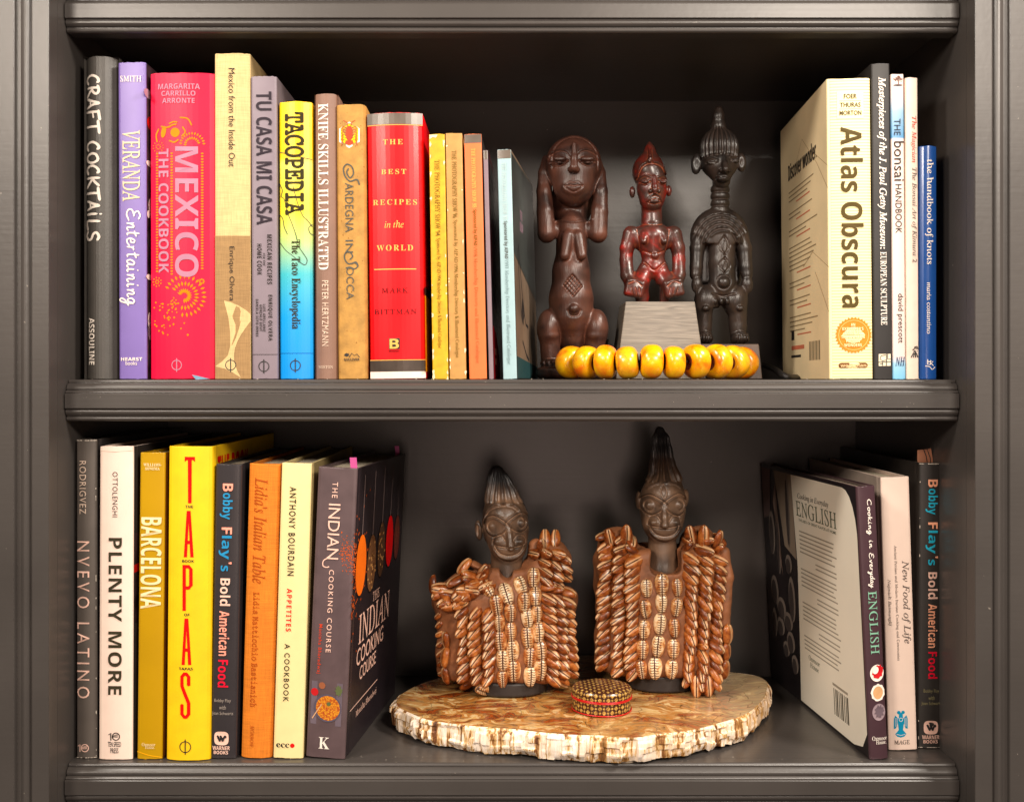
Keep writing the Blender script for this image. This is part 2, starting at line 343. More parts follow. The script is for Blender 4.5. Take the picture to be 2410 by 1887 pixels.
FINE = {'spice_dust_print', 'foxing', 'worn_chips', 'worn_edge', 'spice_print', 'firework_print', 'blurb_lettering', 'barcode', 'bonsai_print', 'map_line', 'contour_print'}
class Book:
    def __init__(s, label, xt, yt, xb, yb, shelf='mid', d=None, depth=0.2, hard=True, bulge=0.002, spine=None, left=None, right=None, pages=None, yaw=0.0, group=None, cat='book', round_=0.0014, name='book', hinge=True, flare=0.0):
        zs = {'mid': Z_MID, 'low': Z_LOW}[shelf]
        if d is None: d = (0.337 * F / (yb - HY)) if shelf == 'low' else 0.967
        s.d = d; k = d / F; s.k = k
        s.xt, s.yt, s.xb, s.yb = xt, yt, xb, yb
        s.w = ((xt[1] - xt[0]) + (xb[1] - xb[0])) / 2 * k
        ct, cb = (xt[0] + xt[1]) / 2, (xb[0] + xb[1]) / 2
        hv = (yb - yt) * k
        lean = math.atan2((ct - cb) * k, hv)
        s.h = hv / math.cos(lean); s.bulge = bulge; s.depth = depth; s.flare = flare
        lift = s.w / 2 * abs(math.sin(lean))
        s.root = thing(name, label, cat, ((cb - CX) * k, d - CAMD, zs + 0.0003 + lift), (0, lean, yaw), group)
        s.art = {}
        W, H, D = s.w, s.h, depth
        t = 0.0026 if hard else 0.0006
        r = round_
        n = 12
        # outline of the spine across the book, then the boards
        xs = np.linspace(-W / 2, W / 2, n + 1)
        pr = [(-W / 2, D)]; seg = ['L']
        if hard and hinge: pr += [(-W / 2, 0.0125), (-W / 2 + 0.0011, 0.0095), (-W / 2, 0.0065)]; seg += ['L', 'L', 'L']
        pr.append((-W / 2, bulge + r)); seg.append('S')
        for x in xs[0:]:
            xx = max(-W / 2 + r * 0.35, min(W / 2 - r * 0.35, x)); yy = s.sy(xx)
            if abs(x) >= W / 2 - 1e-6: yy += r * 0.3
            pr.append((xx, yy)); seg.append('S')
        pr.append((W / 2, bulge + r)); seg.append('R')
        if hard and hinge: pr += [(W / 2, 0.0065), (W / 2 - 0.0011, 0.0095), (W / 2, 0.0125)]; seg += ['R', 'R', 'R']
        pr.append((W / 2, D)); seg.append('E')
        inner = [(W / 2 - t, D)] + [(W / 2 - t, bulge + r + t + 0.001)] + [(-W / 2 + t, bulge + r + t + 0.001), (-W / 2 + t, D)]
        poly = pr + inner; seg += ['I', 'I', 'I', 'E']
        np_ = len(poly)
        rj = random.Random(int(xt[0] * 7 + yt)); jit = [rj.uniform(-.00045, .00035) if seg[i] == 'S' else 0 for i in range(np_)]
        V = [(x, y, max(0, -jit[i]) * .6) for i, (x, y) in enumerate(poly)] + [(x, y, H + jit[i]) for i, (x, y) in enumerate(poly)]
        Fc = []; fm = []; idx = {'S': 0, 'L': 1, 'R': 2, 'E': 0, 'I': 0}
        for i in range(np_):
            j = (i + 1) % np_; Fc.append((i, j, np_ + j, np_ + i)); fm.append(idx[seg[i]])
        Fc.append(tuple(range(np_ - 1, -1, -1))); Fc.append(tuple(range(np_, 2 * np_))); fm += [0, 0]
        if flare: V = [(x + (s.fl(y, zz) if x > W / 2 - t - 1e-4 and y > bulge + r else 0), y, zz) for x, y, zz in V]
        s.spine = spine; s.left = left or spine; s.right = right or spine
        s.cover = mesh_obj('cover', V, Fc, [s.spine, s.left, s.right], s.root, fm=fm)
        fix_normals(s.cover); bevel(s.cover, 0.0005, 2, 35)
        ins = 0.003 if hard else 0.0003
        pw = W / 2 - t - 0.0001
        v, f = box(-pw, pw, bulge + r + t + 0.0012, D - ins, ins if hard else 0.0001, H - ins)
        mesh_obj('page_block', v, f, pages or PAGES, s.root)
    def fl(s, u, z):
        """a soft cover splaying open towards its foot"""
        return s.flare * max(0, u) / s.depth * (1 - z / s.h)
    def sy(s, x):
        return s.bulge * (2 * x / s.w) ** 2
    # photograph pixel -> spine-local (x, z)
    def loc(s, x, y):
        v = (y - s.yb) / (s.yt - s.yb)
        c = s.xb[0] + s.xb[1]; ct = s.xt[0] + s.xt[1]
        xc = (c + (ct - c) * v) / 2
        return (x - xc) * s.k, v * s.h
    def _add(s, part, m, V, Fc):
        if part in ('spine_line', 'spine_band', 'cover_panel', 'cover_picture', 'fruit_print'): s.cnt = getattr(s, 'cnt', 0) + 1; part = '%s#%d' % (part, s.cnt)
        a = s.art.setdefault((part, m.name), [m, [], []]); o = len(a[1]); a[1].extend(V); a[2].extend(tuple(i + o for i in f) for f in Fc)
    def on_spine(s, pts, off):
        return [(x, s.sy(x) - off, z) for x, z in pts]
    def text(s, t, style, x0, y0, x1, y1, m, rot='down', part='title_lettering', spacing=1.0, off=0.0006):
        """fit lettering into a photograph box on the spine; rot 'down' reads top to bottom"""
        yc = (y0 + y1) / 2
        lx0, _ = s.loc(x0, yc); lx1, _ = s.loc(x1, yc); _, za = s.loc(x0, y0); _, zb = s.loc(x0, y1)
        if style.startswith('hand'):
            sets = hand_text(t, float(style[4:] or .14))
        else:
            sets = [text_mesh(t, style, spacing)]
        for q, (V, Fc) in enumerate(sets):
            if rot == 'down': P = [(lx0 + v[1] * (lx1 - lx0), za + v[0] * (zb - za)) for v in V]
            else: P = [(lx0 + v[0] * (lx1 - lx0), zb + v[1] * (za - zb)) for v in V]
            s._add(part, m, s.on_spine(P, off + q * 4e-6), Fc)
        return s
    def poly(s, pts, m, part='emblem', off=0.0003):
        """filled outline given in photograph pixels"""
        P = [s.loc(x, y) for x, y in pts]
        s._add(part, m, s.on_spine(P, off), [tuple(range(len(P)))]); return s
    def band(s, x0, y0, x1, y1, m, part='spine_band', off=0.0002, full=False):
        n = 10; V = []
        yc = (y0 + y1) / 2
        a, _ = s.loc(x0, yc); b, _ = s.loc(x1, yc); _, za = s.loc(x0, y0); _, zb = s.loc(x0, y1)
        if full: a, b = -s.w / 2 + 0.0002, s.w / 2 - 0.0002
        for i in range(n + 1):
            x = a + (b - a) * i / n; V += [(x, s.sy(x) - off, zb), (x, s.sy(x) - off, za)]
        s._add(part, m, V, [(2 * i, 2 * i + 2, 2 * i + 3, 2 * i + 1) for i in range(n)]); return s
    def line(s, pts, w, m, part='emblem', off=0.0004, closed=False, smooth=False):
        if smooth: pts = smooth_line(pts)
        if len(pts) == 2: pts = [(pts[0][0] + (pts[1][0] - pts[0][0]) * i / 8, pts[0][1] + (pts[1][1] - pts[0][1]) * i / 8) for i in range(9)]
        V, Fc = ribbon(pts, w, 0, closed)
        s._add(part, m, s.on_spine([s.loc(x, y) for x, y in V], off), Fc); return s
    def disc(s, x, y, r, m, part='emblem', off=0.0003, ry=None, n=20, wob=0.0, rot=0.0):
        ry = ry or r; c, sn = math.cos(rot), math.sin(rot)
        P = []
        for i in range(n):
            a = 2 * math.pi * i / n; q = 1 + wob * math.sin(i * 2.7 + x)
            u, v_ = r * q * math.cos(a), ry * q * math.sin(a); P.append((x + u * c - v_ * sn, y + u * sn + v_ * c))
        return s.poly(P, m, part, off)
    def ring(s, x, y, r, w, m, part='publisher_mark', off=0.0004, ry=None):
        return s.line([(x + r * math.cos(a * math.pi / 10), y + (ry or r) * math.sin(a * math.pi / 10)) for a in range(20)], w, m, part, off, closed=True)
    def phi(s, x, y, m, r=12):
        s.ring(x, y, r, 2.0, m, ry=r * 0.98); s.line([(x, y - r * 1.35), (x, y + r * 1.35)], 2.4, m, 'publisher_mark', 0.00042); return s
    # ---- art on the side faces: u = metres in from the spine edge, z = metres above the bottom
    def side(s, which, part, m, V, Fc, off=0.0003):
        sx = (s.w / 2 + off) * (1 if which == 'right' else -1)
        s._add(part, m, [(sx + (s.fl(u, z) if which == 'right' else 0), u, z) for u, z in V], Fc); return s
    def side_text(s, which, t, style, u0, z0, u1, z1, m, part='cover_lettering', spacing=1.0, off=0.00045):
        V, Fc = text_mesh(t, style, spacing)
        if which == 'right': P = [(u0 + v[0] * (u1 - u0), z0 + v[1] * (z1 - z0)) for v in V]
        else: P = [(u1 + v[0] * (u0 - u1), z0 + v[1] * (z1 - z0)) for v in V]
        return s.side(which, part, m, P, Fc, off)
    def side_rect(s, which, u0, z0, u1, z1, m, part='cover_panel', off=0.0002):
        return s.side(which, part, m, [(u0, z0), (u1, z0), (u1, z1), (u0, z1)], [(0, 1, 2, 3)], off)
    def side_poly(s, which, P, m, part='cover_panel', off=0.0003):
        return s.side(which, part, m, P, [tuple(range(len(P)))], off)
    def side_ell(s, which, u, z, ru, rz, m, part='cover_picture', off=0.0003, n=20):
        return s.side_poly(which, [(u + ru * math.cos(2 * math.pi * i / n), z + rz * math.sin(2 * math.pi * i / n)) for i in range(n)], m, part, off)
    def side_line(s, which, P, w, m, part='cover_picture', off=0.0004):
        V, Fc = ribbon(P, w, 0); return s.side(which, part, m, V, Fc, off)
    def done(s):
        for (part, mn), (m, V, Fc) in s.art.items():
            nm = part.split('#')[0]; o = mesh_obj(nm, V, Fc, m, s.root)
            if nm in FINE: o['kind'] = 'stuff'
        return s
def ink(name, rgb, **kw):
    return mat(name, rgb, rough=kw.pop('rough', 0.6), spec=kw.pop('spec', 0.15), vary=0.04, **kw)
# ------------------------------------------------------------------ upper shelf, left row
G1 = 'books in the left row of the upper shelf'; G2 = 'books in the right row of the upper shelf'
G3 = 'books in the left row of the lower shelf'; G4 = 'books in the right row of the lower shelf'
WHITE = ink('white ink', (240, 228, 216)); CREAMINK = ink('cream ink', (238, 216, 168)); GOLD = ink('gold ink', (226, 178, 92), rough=0.35)
GREYINK = ink('grey violet ink', (176, 140, 158)); DARKINK = ink('charcoal ink', (48, 42, 40)); BROWNINK = ink('olive brown ink', (82, 66, 28))
ORANGEINK = ink('orange ink', (255, 126, 0)); REDINK = ink('red ink', (215, 22, 18)); PINKINK = ink('salmon ink', (255, 160, 138))
BLUEINK = ink('blue ink', (38, 140, 190)); CYANINK = ink('cyan ink', (40, 176, 205))

def burst(b, cx, cy, r0, r1, n, m, a0=0, a1=6.283, w=3.2, rows=3):
    for q in range(rows):
        ra = r0 + (r1 - r0) * q / rows; rb = ra + (r1 - r0) / rows * 0.72
        k = int(n * (0.55 + 0.45 * (q + 1) / rows))
        for i in range(k):
            a = a0 + (a1 - a0) * (i + 0.5 * (q % 2)) / k
            c, s_ = math.cos(a), math.sin(a)
            p = [(cx + c * ra, cy + s_ * ra), (cx + c * (ra + rb) / 2 - s_ * w / 2, cy + s_ * (ra + rb) / 2 + c * w / 2), (cx + c * rb, cy + s_ * rb), (cx + c * (ra + rb) / 2 + s_ * w / 2, cy + s_ * (ra + rb) / 2 - c * w / 2)]
            b.poly(p, m, 'firework_print', 0.0003)

# 1 dark cloth volume, brush lettering
b = Book('tall charcoal cloth book with big white brush lettering, first in the upper left row', (193, 272), 133, (190, 276), 893, depth=0.21, bulge=0.011, round_=0.002,
         spine=mat('charcoal cloth', (74, 70, 66), rough=0.42, vary=0.06, bump=0.15, bscale=700), group=G1)
b.text('CRAFT COCKTAILS', 'hand.2', 193, 175, 241, 568, WHITE)
b.text('ASSOULINE', 'sansbold', 205, 749, 222, 859, WHITE, part='publisher_lettering').done()
# 2 purple
pcov = mat('dark cover photograph', (70, 52, 58), rough=0.3, vary=0.6, vscale=45)
b = Book('slim purple book with gold and white title beside the charcoal book', (277, 343), 148, (280, 345), 893, depth=0.225, bulge=0.0006, hard=True, hinge=False,
         spine=mat('purple jacket', (122, 100, 170), rough=0.38, vary=0.03), right=pcov, group=G1)
b.text('SMITH', 'serif', 283, 180, 333, 194, WHITE, 'up', 'author_lettering')
b.text('VERANDA', 'serif', 288, 308, 330, 475, CREAMINK)
b.text('Entertaining', 'hand.115', 281, 492, 332, 721, WHITE)
b.text('HEARST', 'sansbold', 285, 842, 335, 850, WHITE, 'up', 'publisher_lettering').text('books', 'humanist', 296, 851, 323, 860, WHITE, 'up', 'publisher_lettering')
for i in range(26):
    z0 = random.uniform(0.01, 0.26); b.side_ell('right', random.uniform(0.004, 0.03), z0, random.uniform(0.003, 0.012), random.uniform(0.002, 0.009), [WHITE, GREYINK, INK, REDINK][i % 4])
b.done()
# 3 big red cookbook with fireworks
def red_build(m, nt, p, tc, ra): pass
b = Book('thick crimson cookbook with orange fireworks and mauve block lettering', (350, 504), 172, (351, 505), 893, depth=0.19, bulge=0.004, hard=True,
         spine=mat('crimson paper', (216, 8, 58), rough=0.42, vary=0.04, vscale=25, spec=0.3), group=G1)
MAUVE = ink('mauve ink', (178, 124, 146))
for t, x0, y0, x1, y1 in (('MARGARITA', 371, 198, 470, 211), ('CARRILLO', 379, 215, 460, 227), ('ARRONTE', 381, 232, 458, 244)):
    b.text(t, 'sansbold', x0, y0, x1, y1, MAUVE, 'up', 'author_lettering')
b.text('THE COOKBOOK', 'sansbold', 372, 351, 397, 643, MAUVE).text('MEXICO', 'sansbold', 412, 346, 467, 653, MAUVE)
for x, y0, y1 in ((404, 362, 646), (368, 362, 640), (475, 362, 636)):
    y = y0
    while y < y1: b.disc(x, y, 3.2, ORANGEINK, 'firework_print', 0.0003, ry=2.0, n=8); y += 6.6
burst(b, 434, 697, 6, 56, 20, ORANGEINK, a0=-2.7, a1=1.9, w=5.5)
burst(b, 452, 342, 12, 34, 13, ORANGEINK, a0=math.pi, a1=2 * math.pi, rows=2, w=4.5)
burst(b, 371, 346, 3, 17, 12, ORANGEINK, rows=2, w=2)
b.disc(412, 313, 11, ORANGEINK, 'firework_print'); b.disc(384, 311, 6, ORANGEINK, 'firework_print', ry=14, rot=0.2)
for pts in ([(372, 304), (366, 318), (368, 334)], [(378, 298), (390, 301), (398, 299)], [(424, 278), (442, 281), (451, 296)], [(428, 322), (436, 312), (430, 300)], [(398, 292), (408, 288), (417, 289)], [(397, 301), (404, 296), (415, 294)], [(420, 330), (410, 336), (398, 332)]):
    b.line(pts, 3.4, ORANGEINK, 'firework_print', smooth=True)
for i in range(60):
    q = random.random(); a = random.gauss(2.15, 0.32); r = 18 + 88 * q
    b.disc(425 + r * math.cos(a), 690 + r * math.sin(a), random.uniform(1.5, 2.6), ORANGEINK, 'firework_print', n=7)
burst(b, 368, 664, 2, 14, 9, ORANGEINK, rows=2, w=4); burst(b, 474, 663, 2, 10, 8, ORANGEINK, rows=1, w=4)
b.phi(416, 860, MAUVE, 11.5).done()
# 4 linen book
LINEN = mat('cream linen', (212, 184, 130), rough=0.75, vary=0.04, weave=True, spec=0.25)
LINEN2 = mat('tan linen', (160, 126, 84), rough=0.75, vary=0.04, weave=True, spec=0.25)
b = Book('tallest cream and tan linen book in the upper left row', (505, 588), 127, (505, 590), 893, depth=0.235, bulge=0.001, hard=True, spine=LINEN,
         right=mat('drab linen board', (178, 152, 106), rough=0.75, weave=True, vary=0.04, spec=0.25), hinge=False, group=G1)
b.band(505, 556, 590, 892.3, LINEN2, 'tan_spine_panel', full=True)
star = [(527, 708)] + [(527 + 66 * t, 708 + 34 * t - 6 * math.sin(math.pi * t)) for t in (.25, .5, .75)] + [(589.5, 740), (589.5, 757)] + [(589 - 38 * math.sin(t * 1.5), 757 + 78 * t) for t in (.2, .4, .6, .8, 1.0)] + \
       [(551, 850), (558, 872), (567, 890), (549, 878), (528, 868), (506, 863), (522, 852), (536, 838), (542, 815), (542, 785), (538, 750)]
b.poly(star, LINEN, 'star_print', 0.00035)
b.text('Mexico from the Inside Out', 'humanist', 538, 162, 553, 394, DARKINK).text('Enrique Olvera', 'humanist', 537, 581, 552, 709, DARKINK, part='author_lettering')
b.phi(543, 860, INK, 12).done()
# 5 lilac grey
LIL = mat('lilac grey paper', (128, 114, 124), rough=0.5, vary=0.04)
b = Book('lilac grey book with tall dark capitals beside the linen book', (590, 651), 181, (593, 654), 893, depth=0.225, bulge=0.0008, spine=LIL, right=mat('dim lilac board', (112, 100, 106), rough=0.5), hinge=False, group=G1)
b.text('TU CASA MI CASA', 'sansbold', 603, 217, 640, 530, ink('dusk ink', (50, 42, 50)))
for t, x0, y0, x1, y1 in (('MEXICAN RECIPES', 629, 553, 640, 670), ('HOME COOK', 605, 575, 616, 648), ('FOR THE', 619, 597, 624, 626), ('ENRIQUE OLVERA', 630, 695, 641, 803), ('LUIS ARELLANO', 619, 717, 625, 781), ('GONZALO GOUT', 611, 718, 617, 780), ('DANIELA SOTO-INNES', 602, 705, 608, 793)):
    b.text(t, 'sansbold', x0, y0, x1, y1, DARKINK, part='small_lettering', spacing=1.15)
b.line([(593, 835), (654, 835)], 1.0, DARKINK, 'spine_line').phi(621, 863, INK, 12).done()
# 6 yellow to blue
def taco_build(m, nt, p, tc, ra):
    sp = N(nt, 'ShaderNodeSeparateXYZ'); nt.links.new(tc.outputs['Object'], sp.inputs[0])
    mr = N(nt, 'ShaderNodeMapRange'); mr.inputs['From Max'].default_value = 0.246; nt.links.new(sp.outputs['Z'], mr.inputs['Value'])
    r = N(nt, 'ShaderNodeValToRGB'); e = r.color_ramp.elements
    stops = [(0.0, (0, 140, 226)), (0.22, (0, 152, 224)), (0.38, (60, 178, 190)), (0.50, (178, 208, 120)), (0.60, (235, 218, 40)), (0.66, (240, 214, 40)), (0.78, (236, 230, 90)), (0.80, (250, 206, 0)), (1.0, (252, 206, 0))]
    e[0].position, e[0].color = stops[0][0], lin(stops[0][1]) + (1,); e[1].position, e[1].color = stops[-1][0], lin(stops[-1][1]) + (1,)
    for q, c in stops[1:-1]: el = e.new(q); el.color = lin(c) + (1,)
    nt.links.new(mr.outputs[0], r.inputs[0]); nt.links.new(r.outputs[0], p.inputs['Base Color'])
b = Book('yellow to blue shaded book with black wood-type title and map lines', (655, 733), 240, (657, 736), 893, depth=0.185, bulge=0.004, spine=mat('yellow to blue jacket', (250, 206, 0), rough=0.38, build=taco_build), group=G1)
b.text('TACOPEDIA', 'slab', 669, 265, 716, 507, ink('brown black ink', (52, 44, 20)))
b.text('The Taco Encyclopedia', 'serifbold', 681, 565, 707, 775, ink('brown black ink', (52, 44, 20)), part='subtitle_lettering')
for pts in ([(655, 357), (668, 361), (690, 366), (712, 372), (733, 375)], [(656, 432), (663, 448), (660, 462), (668, 470), (676, 500), (688, 530), (697, 556), (700, 572)], [(657, 571), (672, 590), (690, 604), (706, 618), (718, 624), (722, 612), (714, 598), (705, 585), (698, 575)], [(690, 440), (700, 478), (712, 508), (722, 518), (734, 534)], [(734, 528), (726, 536), (728, 548), (736, 554)], [(656, 505), (664, 515), (668, 535), (676, 552)]):
    b.line(pts, 1.5, INK, 'map_line', smooth=True)
b.line([(657, 832), (736, 832)], 1.0, ink('deep blue ink', (0, 92, 160)), 'spine_line').phi(695, 861, INK, 12).done()
# 7 taupe
b = Book('taupe brown book with rounded spine and tall white serif title', (736, 795), 221, (741, 793), 893, depth=0.18, bulge=0.006, round_=0.003,
         spine=mat('taupe brown cloth', (134, 100, 84), rough=0.55, vary=0.04, bump=0.08), group=G1)
b.text('KNIFE SKILLS ILLUSTRATED', 'serifbold', 748, 245, 773, 636, WHITE).text('PETER HERTZMANN', 'humanist', 758, 661, 773, 815, ink('pale taupe ink', (222, 196, 176)), part='author_lettering', spacing=1.1)
b.text('NORTON', 'serif', 749, 861, 783, 868, ink('pale taupe ink', (222, 196, 176)), 'up', 'publisher_lettering').done()
# 8 kraft
b = Book('worn ochre kraft book with lobster emblem and hand-drawn title', (791, 858), 247, (793, 866), 893, depth=0.185, bulge=0.003, round_=0.003,
         spine=mat('ochre kraft paper', (184, 136, 64), rough=0.72, vary=0.14, vscale=90, bump=0.2, bscale=500), hinge=False, group=G1)
cx, cy = 822, 319
hexa = [(cx + 28 * math.sin(i * math.pi / 3), cy - 31 * math.cos(i * math.pi / 3)) for i in range(6)]
b.poly(hexa, ink('off white paper patch', (250, 240, 224)), 'emblem', 0.0003)
b.poly([(cx + 24 * math.sin(i * math.pi / 3), cy - 26 * math.cos(i * math.pi / 3)) for i in range(6)], ink('lemon ink', (246, 218, 16)), 'emblem', 0.0004)
LOB = ink('lobster ink', (176, 70, 44))
b.disc(cx, cy - 3, 8, LOB, 'emblem', 0.0005, ry=18); b.disc(cx, cy + 18, 10, LOB, 'emblem', 0.0005, ry=6)
for s_ in (-1, 1):
    for k in range(6): b.line([(cx + s_ * 6, cy - 16 + k * 6), (cx + s_ * 14, cy - 20 + k * 6), (cx + s_ * 19, cy - 10 + k * 7)], 1.6, LOB, 'emblem', 0.0005)
    b.line([(cx + s_ * 3, cy - 18), (cx + s_ * 6, cy - 30), (cx + s_ * 14, cy - 34)], 1.6, LOB, 'emblem', 0.0005)
SLATE = ink('slate ink', (84, 84, 78))
b.text('ARDEGNA', 'humanist', 812, 432, 832, 548, SLATE).text('IN', 'humanist', 813, 566, 831, 596, SLATE).text('OCCA', 'humanist', 815, 630, 833, 706, SLATE)
b.line([(846, 436), (840, 424), (824, 428), (812, 416), (808, 398), (816, 388), (828, 394), (832, 410), (824, 420), (816, 408), (820, 398)], 3.2, SLATE, 'title_lettering', smooth=True)
b.line([(843, 628), (836, 620), (820, 622), (811, 610), (812, 598), (822, 594), (830, 604), (824, 612)], 3.2, SLATE, 'title_lettering', smooth=True)
b.line([(814, 632), (824, 630), (834, 634), (842, 628), (838, 618), (828, 622)], 3.0, SLATE, 'title_lettering', smooth=True)
b.text('GULLIVER', 'sansbold', 809, 844, 846, 850, INK, 'up', 'publisher_lettering'); b.disc(816, 836, 6, INK, 'publisher_mark', ry=4, wob=.3); b.line([(822, 842), (828, 832), (834, 838), (840, 834), (846, 842)], 1.5, INK, 'publisher_mark')
for i in range(40): b.disc(random.uniform(795, 858), random.uniform(255, 885), random.uniform(0.4, 1.3), ink('fox brown', (140, 92, 40)), 'foxing', n=6)
b.done()
# 9 bright red jacket
RED = mat('scarlet jacket', (228, 6, 20), rough=0.36, spec=0.3, vary=0.04, coat=0.08)
b = Book('fat scarlet book in a dark-banded jacket with gold capitals', (861, 995), 267, (871, 1001), 893, depth=0.175, bulge=0.0045, round_=0.003, spine=RED, group=G1)
TAUPE = mat('taupe band', (104, 92, 82), rough=0.3, vary=0.1)
b.band(861, 267.6, 1003, 294, TAUPE, full=True).band(861, 295, 1003, 296.6, GOLD, 'spine_line', 0.0003, full=True)
b.band(866, 850, 1010, 876, mat('dark band', (70, 58, 50), rough=0.3, vary=0.15), full=True).band(866, 848, 1010, 849.6, GOLD, 'spine_line', 0.0003, full=True)
b.band(870, 876, 1002, 892, mat('white book board', (238, 218, 206), rough=0.6), 'board_edge', full=True)
for t, st, x0, y0, x1, y1, m in (('THE', 'serifbold', 901, 330, 948, 342, GOLD), ('BEST', 'serifbold', 897, 400, 956, 412, GOLD), ('RECIPES', 'serifbold', 877, 471, 981, 484, GOLD), ('in the', 'italic', 905, 521, 950, 538, GOLD), ('WORLD', 'serifbold', 886, 578, 972, 592, GOLD)):
    b.text(t, st, x0, y0, x1, y1, m, 'up', spacing=1.35 if st != 'italic' else 1.0)
b.line([(880, 635), (979, 635)], 2.2, GOLD, 'spine_line')
DRED = ink('maroon ink', (92, 8, 14))
b.text('MARK', 'serif', 898, 679, 961, 691, DRED, 'up', 'author_lettering', 1.2).text('BITTMAN', 'serif', 880, 729, 980, 741, DRED, 'up', 'author_lettering', 1.2)
b.poly([(915, 797), (941, 797), (941, 823), (915, 823)], INK, 'publisher_mark').text('B', 'sansbold', 917, 799, 939, 822, GOLD, 'up', 'publisher_mark', off=0.0009).text('BROADWAY', 'sansbold', 915, 825, 941, 830, DRED, 'up', 'publisher_lettering')
YB_ = ink('amber ink', (252, 178, 16)); z = lambda y: (893 - y) * b.k
b.side_rect('right', 0.001, z(877), 0.10, z(697), YB_); b.side_rect('right', 0.001, z(696), 0.10, z(677), INK)
b.done()
# 10-12, 14 the thin catalogues
def catalogue(label, xt, yt, xb, col, textcol, line, y0, y1, tx, right=None, depth=0.19, yaw=0, cap=None, wear=0, flare=0.0, extra=None):
    b = Book(label, xt, yt, xb, 893, depth=depth, hard=False, bulge=0.0003, round_=0.0006, spine=col, right=right, yaw=yaw, flare=flare, group=G1)
    if cap: b.band(xt[0], yt + 0.8, xt[1], cap, TAUPE, full=True)
    n = len(line); tot = sum(len(t) for t, st, f in line); yy = y0
    for t, st, f in line:
        L = (y1 - y0) * f; b.text(t, st, tx[0] + (tx[2] - tx[0]) * ((yy + L / 2 - y0) / (y1 - y0)), yy, tx[1] + (tx[3] - tx[1]) * ((yy + L / 2 - y0) / (y1 - y0)), yy + L * 0.97, textcol if not isinstance(textcol, dict) else textcol[t]); yy += L
    for i in range(wear):
        e = random.choice((0, 1)); v = random.random(); v = 1 - (1 - v) ** 2 if random.random() < .6 else v
        y = yt + (893 - yt) * v; xx = (xt[e] + (xb[e] - xt[e]) * v) + (2.2 if e == 0 else -2.2)
        b.disc(xx, y, random.uniform(0.8, 2.4), CHIP, 'worn_chips', 0.0003, ry=random.uniform(1.5, 7), n=8, wob=.4)
    if extra: extra(b)
    return b.done()
CHIP = ink('bare paper', (236, 220, 180), rough=0.8)
def yex(b):
    b.poly([(1011, 318.5), (1030, 318.5), (1026, 326), (1018, 324), (1011, 329)], CHIP, 'worn_chips'); b.poly([(1018, 884), (1023, 880), (1024, 891), (1018, 891)], CHIP, 'worn_chips')
catalogue('thin golden yellow catalogue with chipped paper spine', (1010, 1046), 317, (1018, 1056), mat('golden yellow card', (222, 166, 8), rough=0.5, vary=0.12, vscale=120), ink('umber ink', (110, 84, 20)),
          [('THE PHOTOGRAPHY SHOW 94', 'serif', .41), ('Sponsored by AIPAD', 'serif', .19), ('1994 Membership Directory & Illustrated Catalogue', 'serif', .40)], 378, 826, (1022, 1034, 1029, 1041), wear=26, extra=yex)
catalogue('thin tan catalogue right of the yellow one', (1049, 1087), 315, (1058, 1098), mat('tan card', (190, 140, 72), rough=0.5, vary=0.08, vscale=120), ink('umber ink', (110, 84, 20)),
          [('THE PHOTOGRAPHY SHOW 96', 'serif', .33), ('Sponsored by AIPAD', 'serif', .21), ('1996 Membership Directory & Illustrated Catalogue', 'serif', .46)], 356, 850, (1063, 1074, 1070, 1082), wear=14)
MAROON = mat('maroon cover photograph', (66, 16, 22), rough=0.3, vary=0.5, vscale=30)
catalogue('thin orange catalogue with grey capped spine', (1092, 1133), 317, (1105, 1146), mat('orange card', (232, 112, 52), rough=0.5, vary=0.04), {'THE PHOTOGRAPHY SHOW 98': ink('faded gold ink', (230, 176, 90)), 'Sponsored by AIPAD': ink('umber ink', (110, 84, 20)), '1998 Membership Directory and Illustrated Catalogue': ink('rust ink', (160, 92, 46))},
          [('THE PHOTOGRAPHY SHOW 98', 'serifbold', .28), ('Sponsored by AIPAD', 'sansbold', .17), ('1998 Membership Directory and Illustrated Catalogue', 'serif', .55)], 351, 864, (1109, 1119, 1118, 1129), right=INK, depth=0.16, yaw=-0.03, cap=338)
def lil(b):
    b.side_poly('right', [(0.004, 0.0), (0.10, 0.0), (0.10, 0.02), (0.05, 0.042), (0.006, 0.048)], ink('signal red ink', (176, 14, 26)), 'cover_panel')
    for zz in (0.022, 0.013): b.side_rect('right', 0.02, zz, 0.05, zz + 0.006, PINKINK, 'cover_lettering', 0.0004)
    b.side_poly('right', [(0.004, 0.10), (0.07, 0.06), (0.07, 0.20), (0.004, 0.205)], MAROON, 'cover_panel')
    b.side_text('right', 'THE SHOW', 'serif', 0.03, 0.135, 0.06, 0.147, GREYINK)
catalogue('very thin mauve-spined booklet with dark cover beside the orange catalogue', (1138, 1147), 355, (1150, 1163), mat('mauve card', (132, 110, 118), rough=0.5), INK, [], 0, 1, (0, 0, 0, 0), right=mat('dark booklet cover', (40, 26, 30), rough=0.25, vary=0.3), depth=0.17, yaw=-0.045, cap=376, extra=lil)
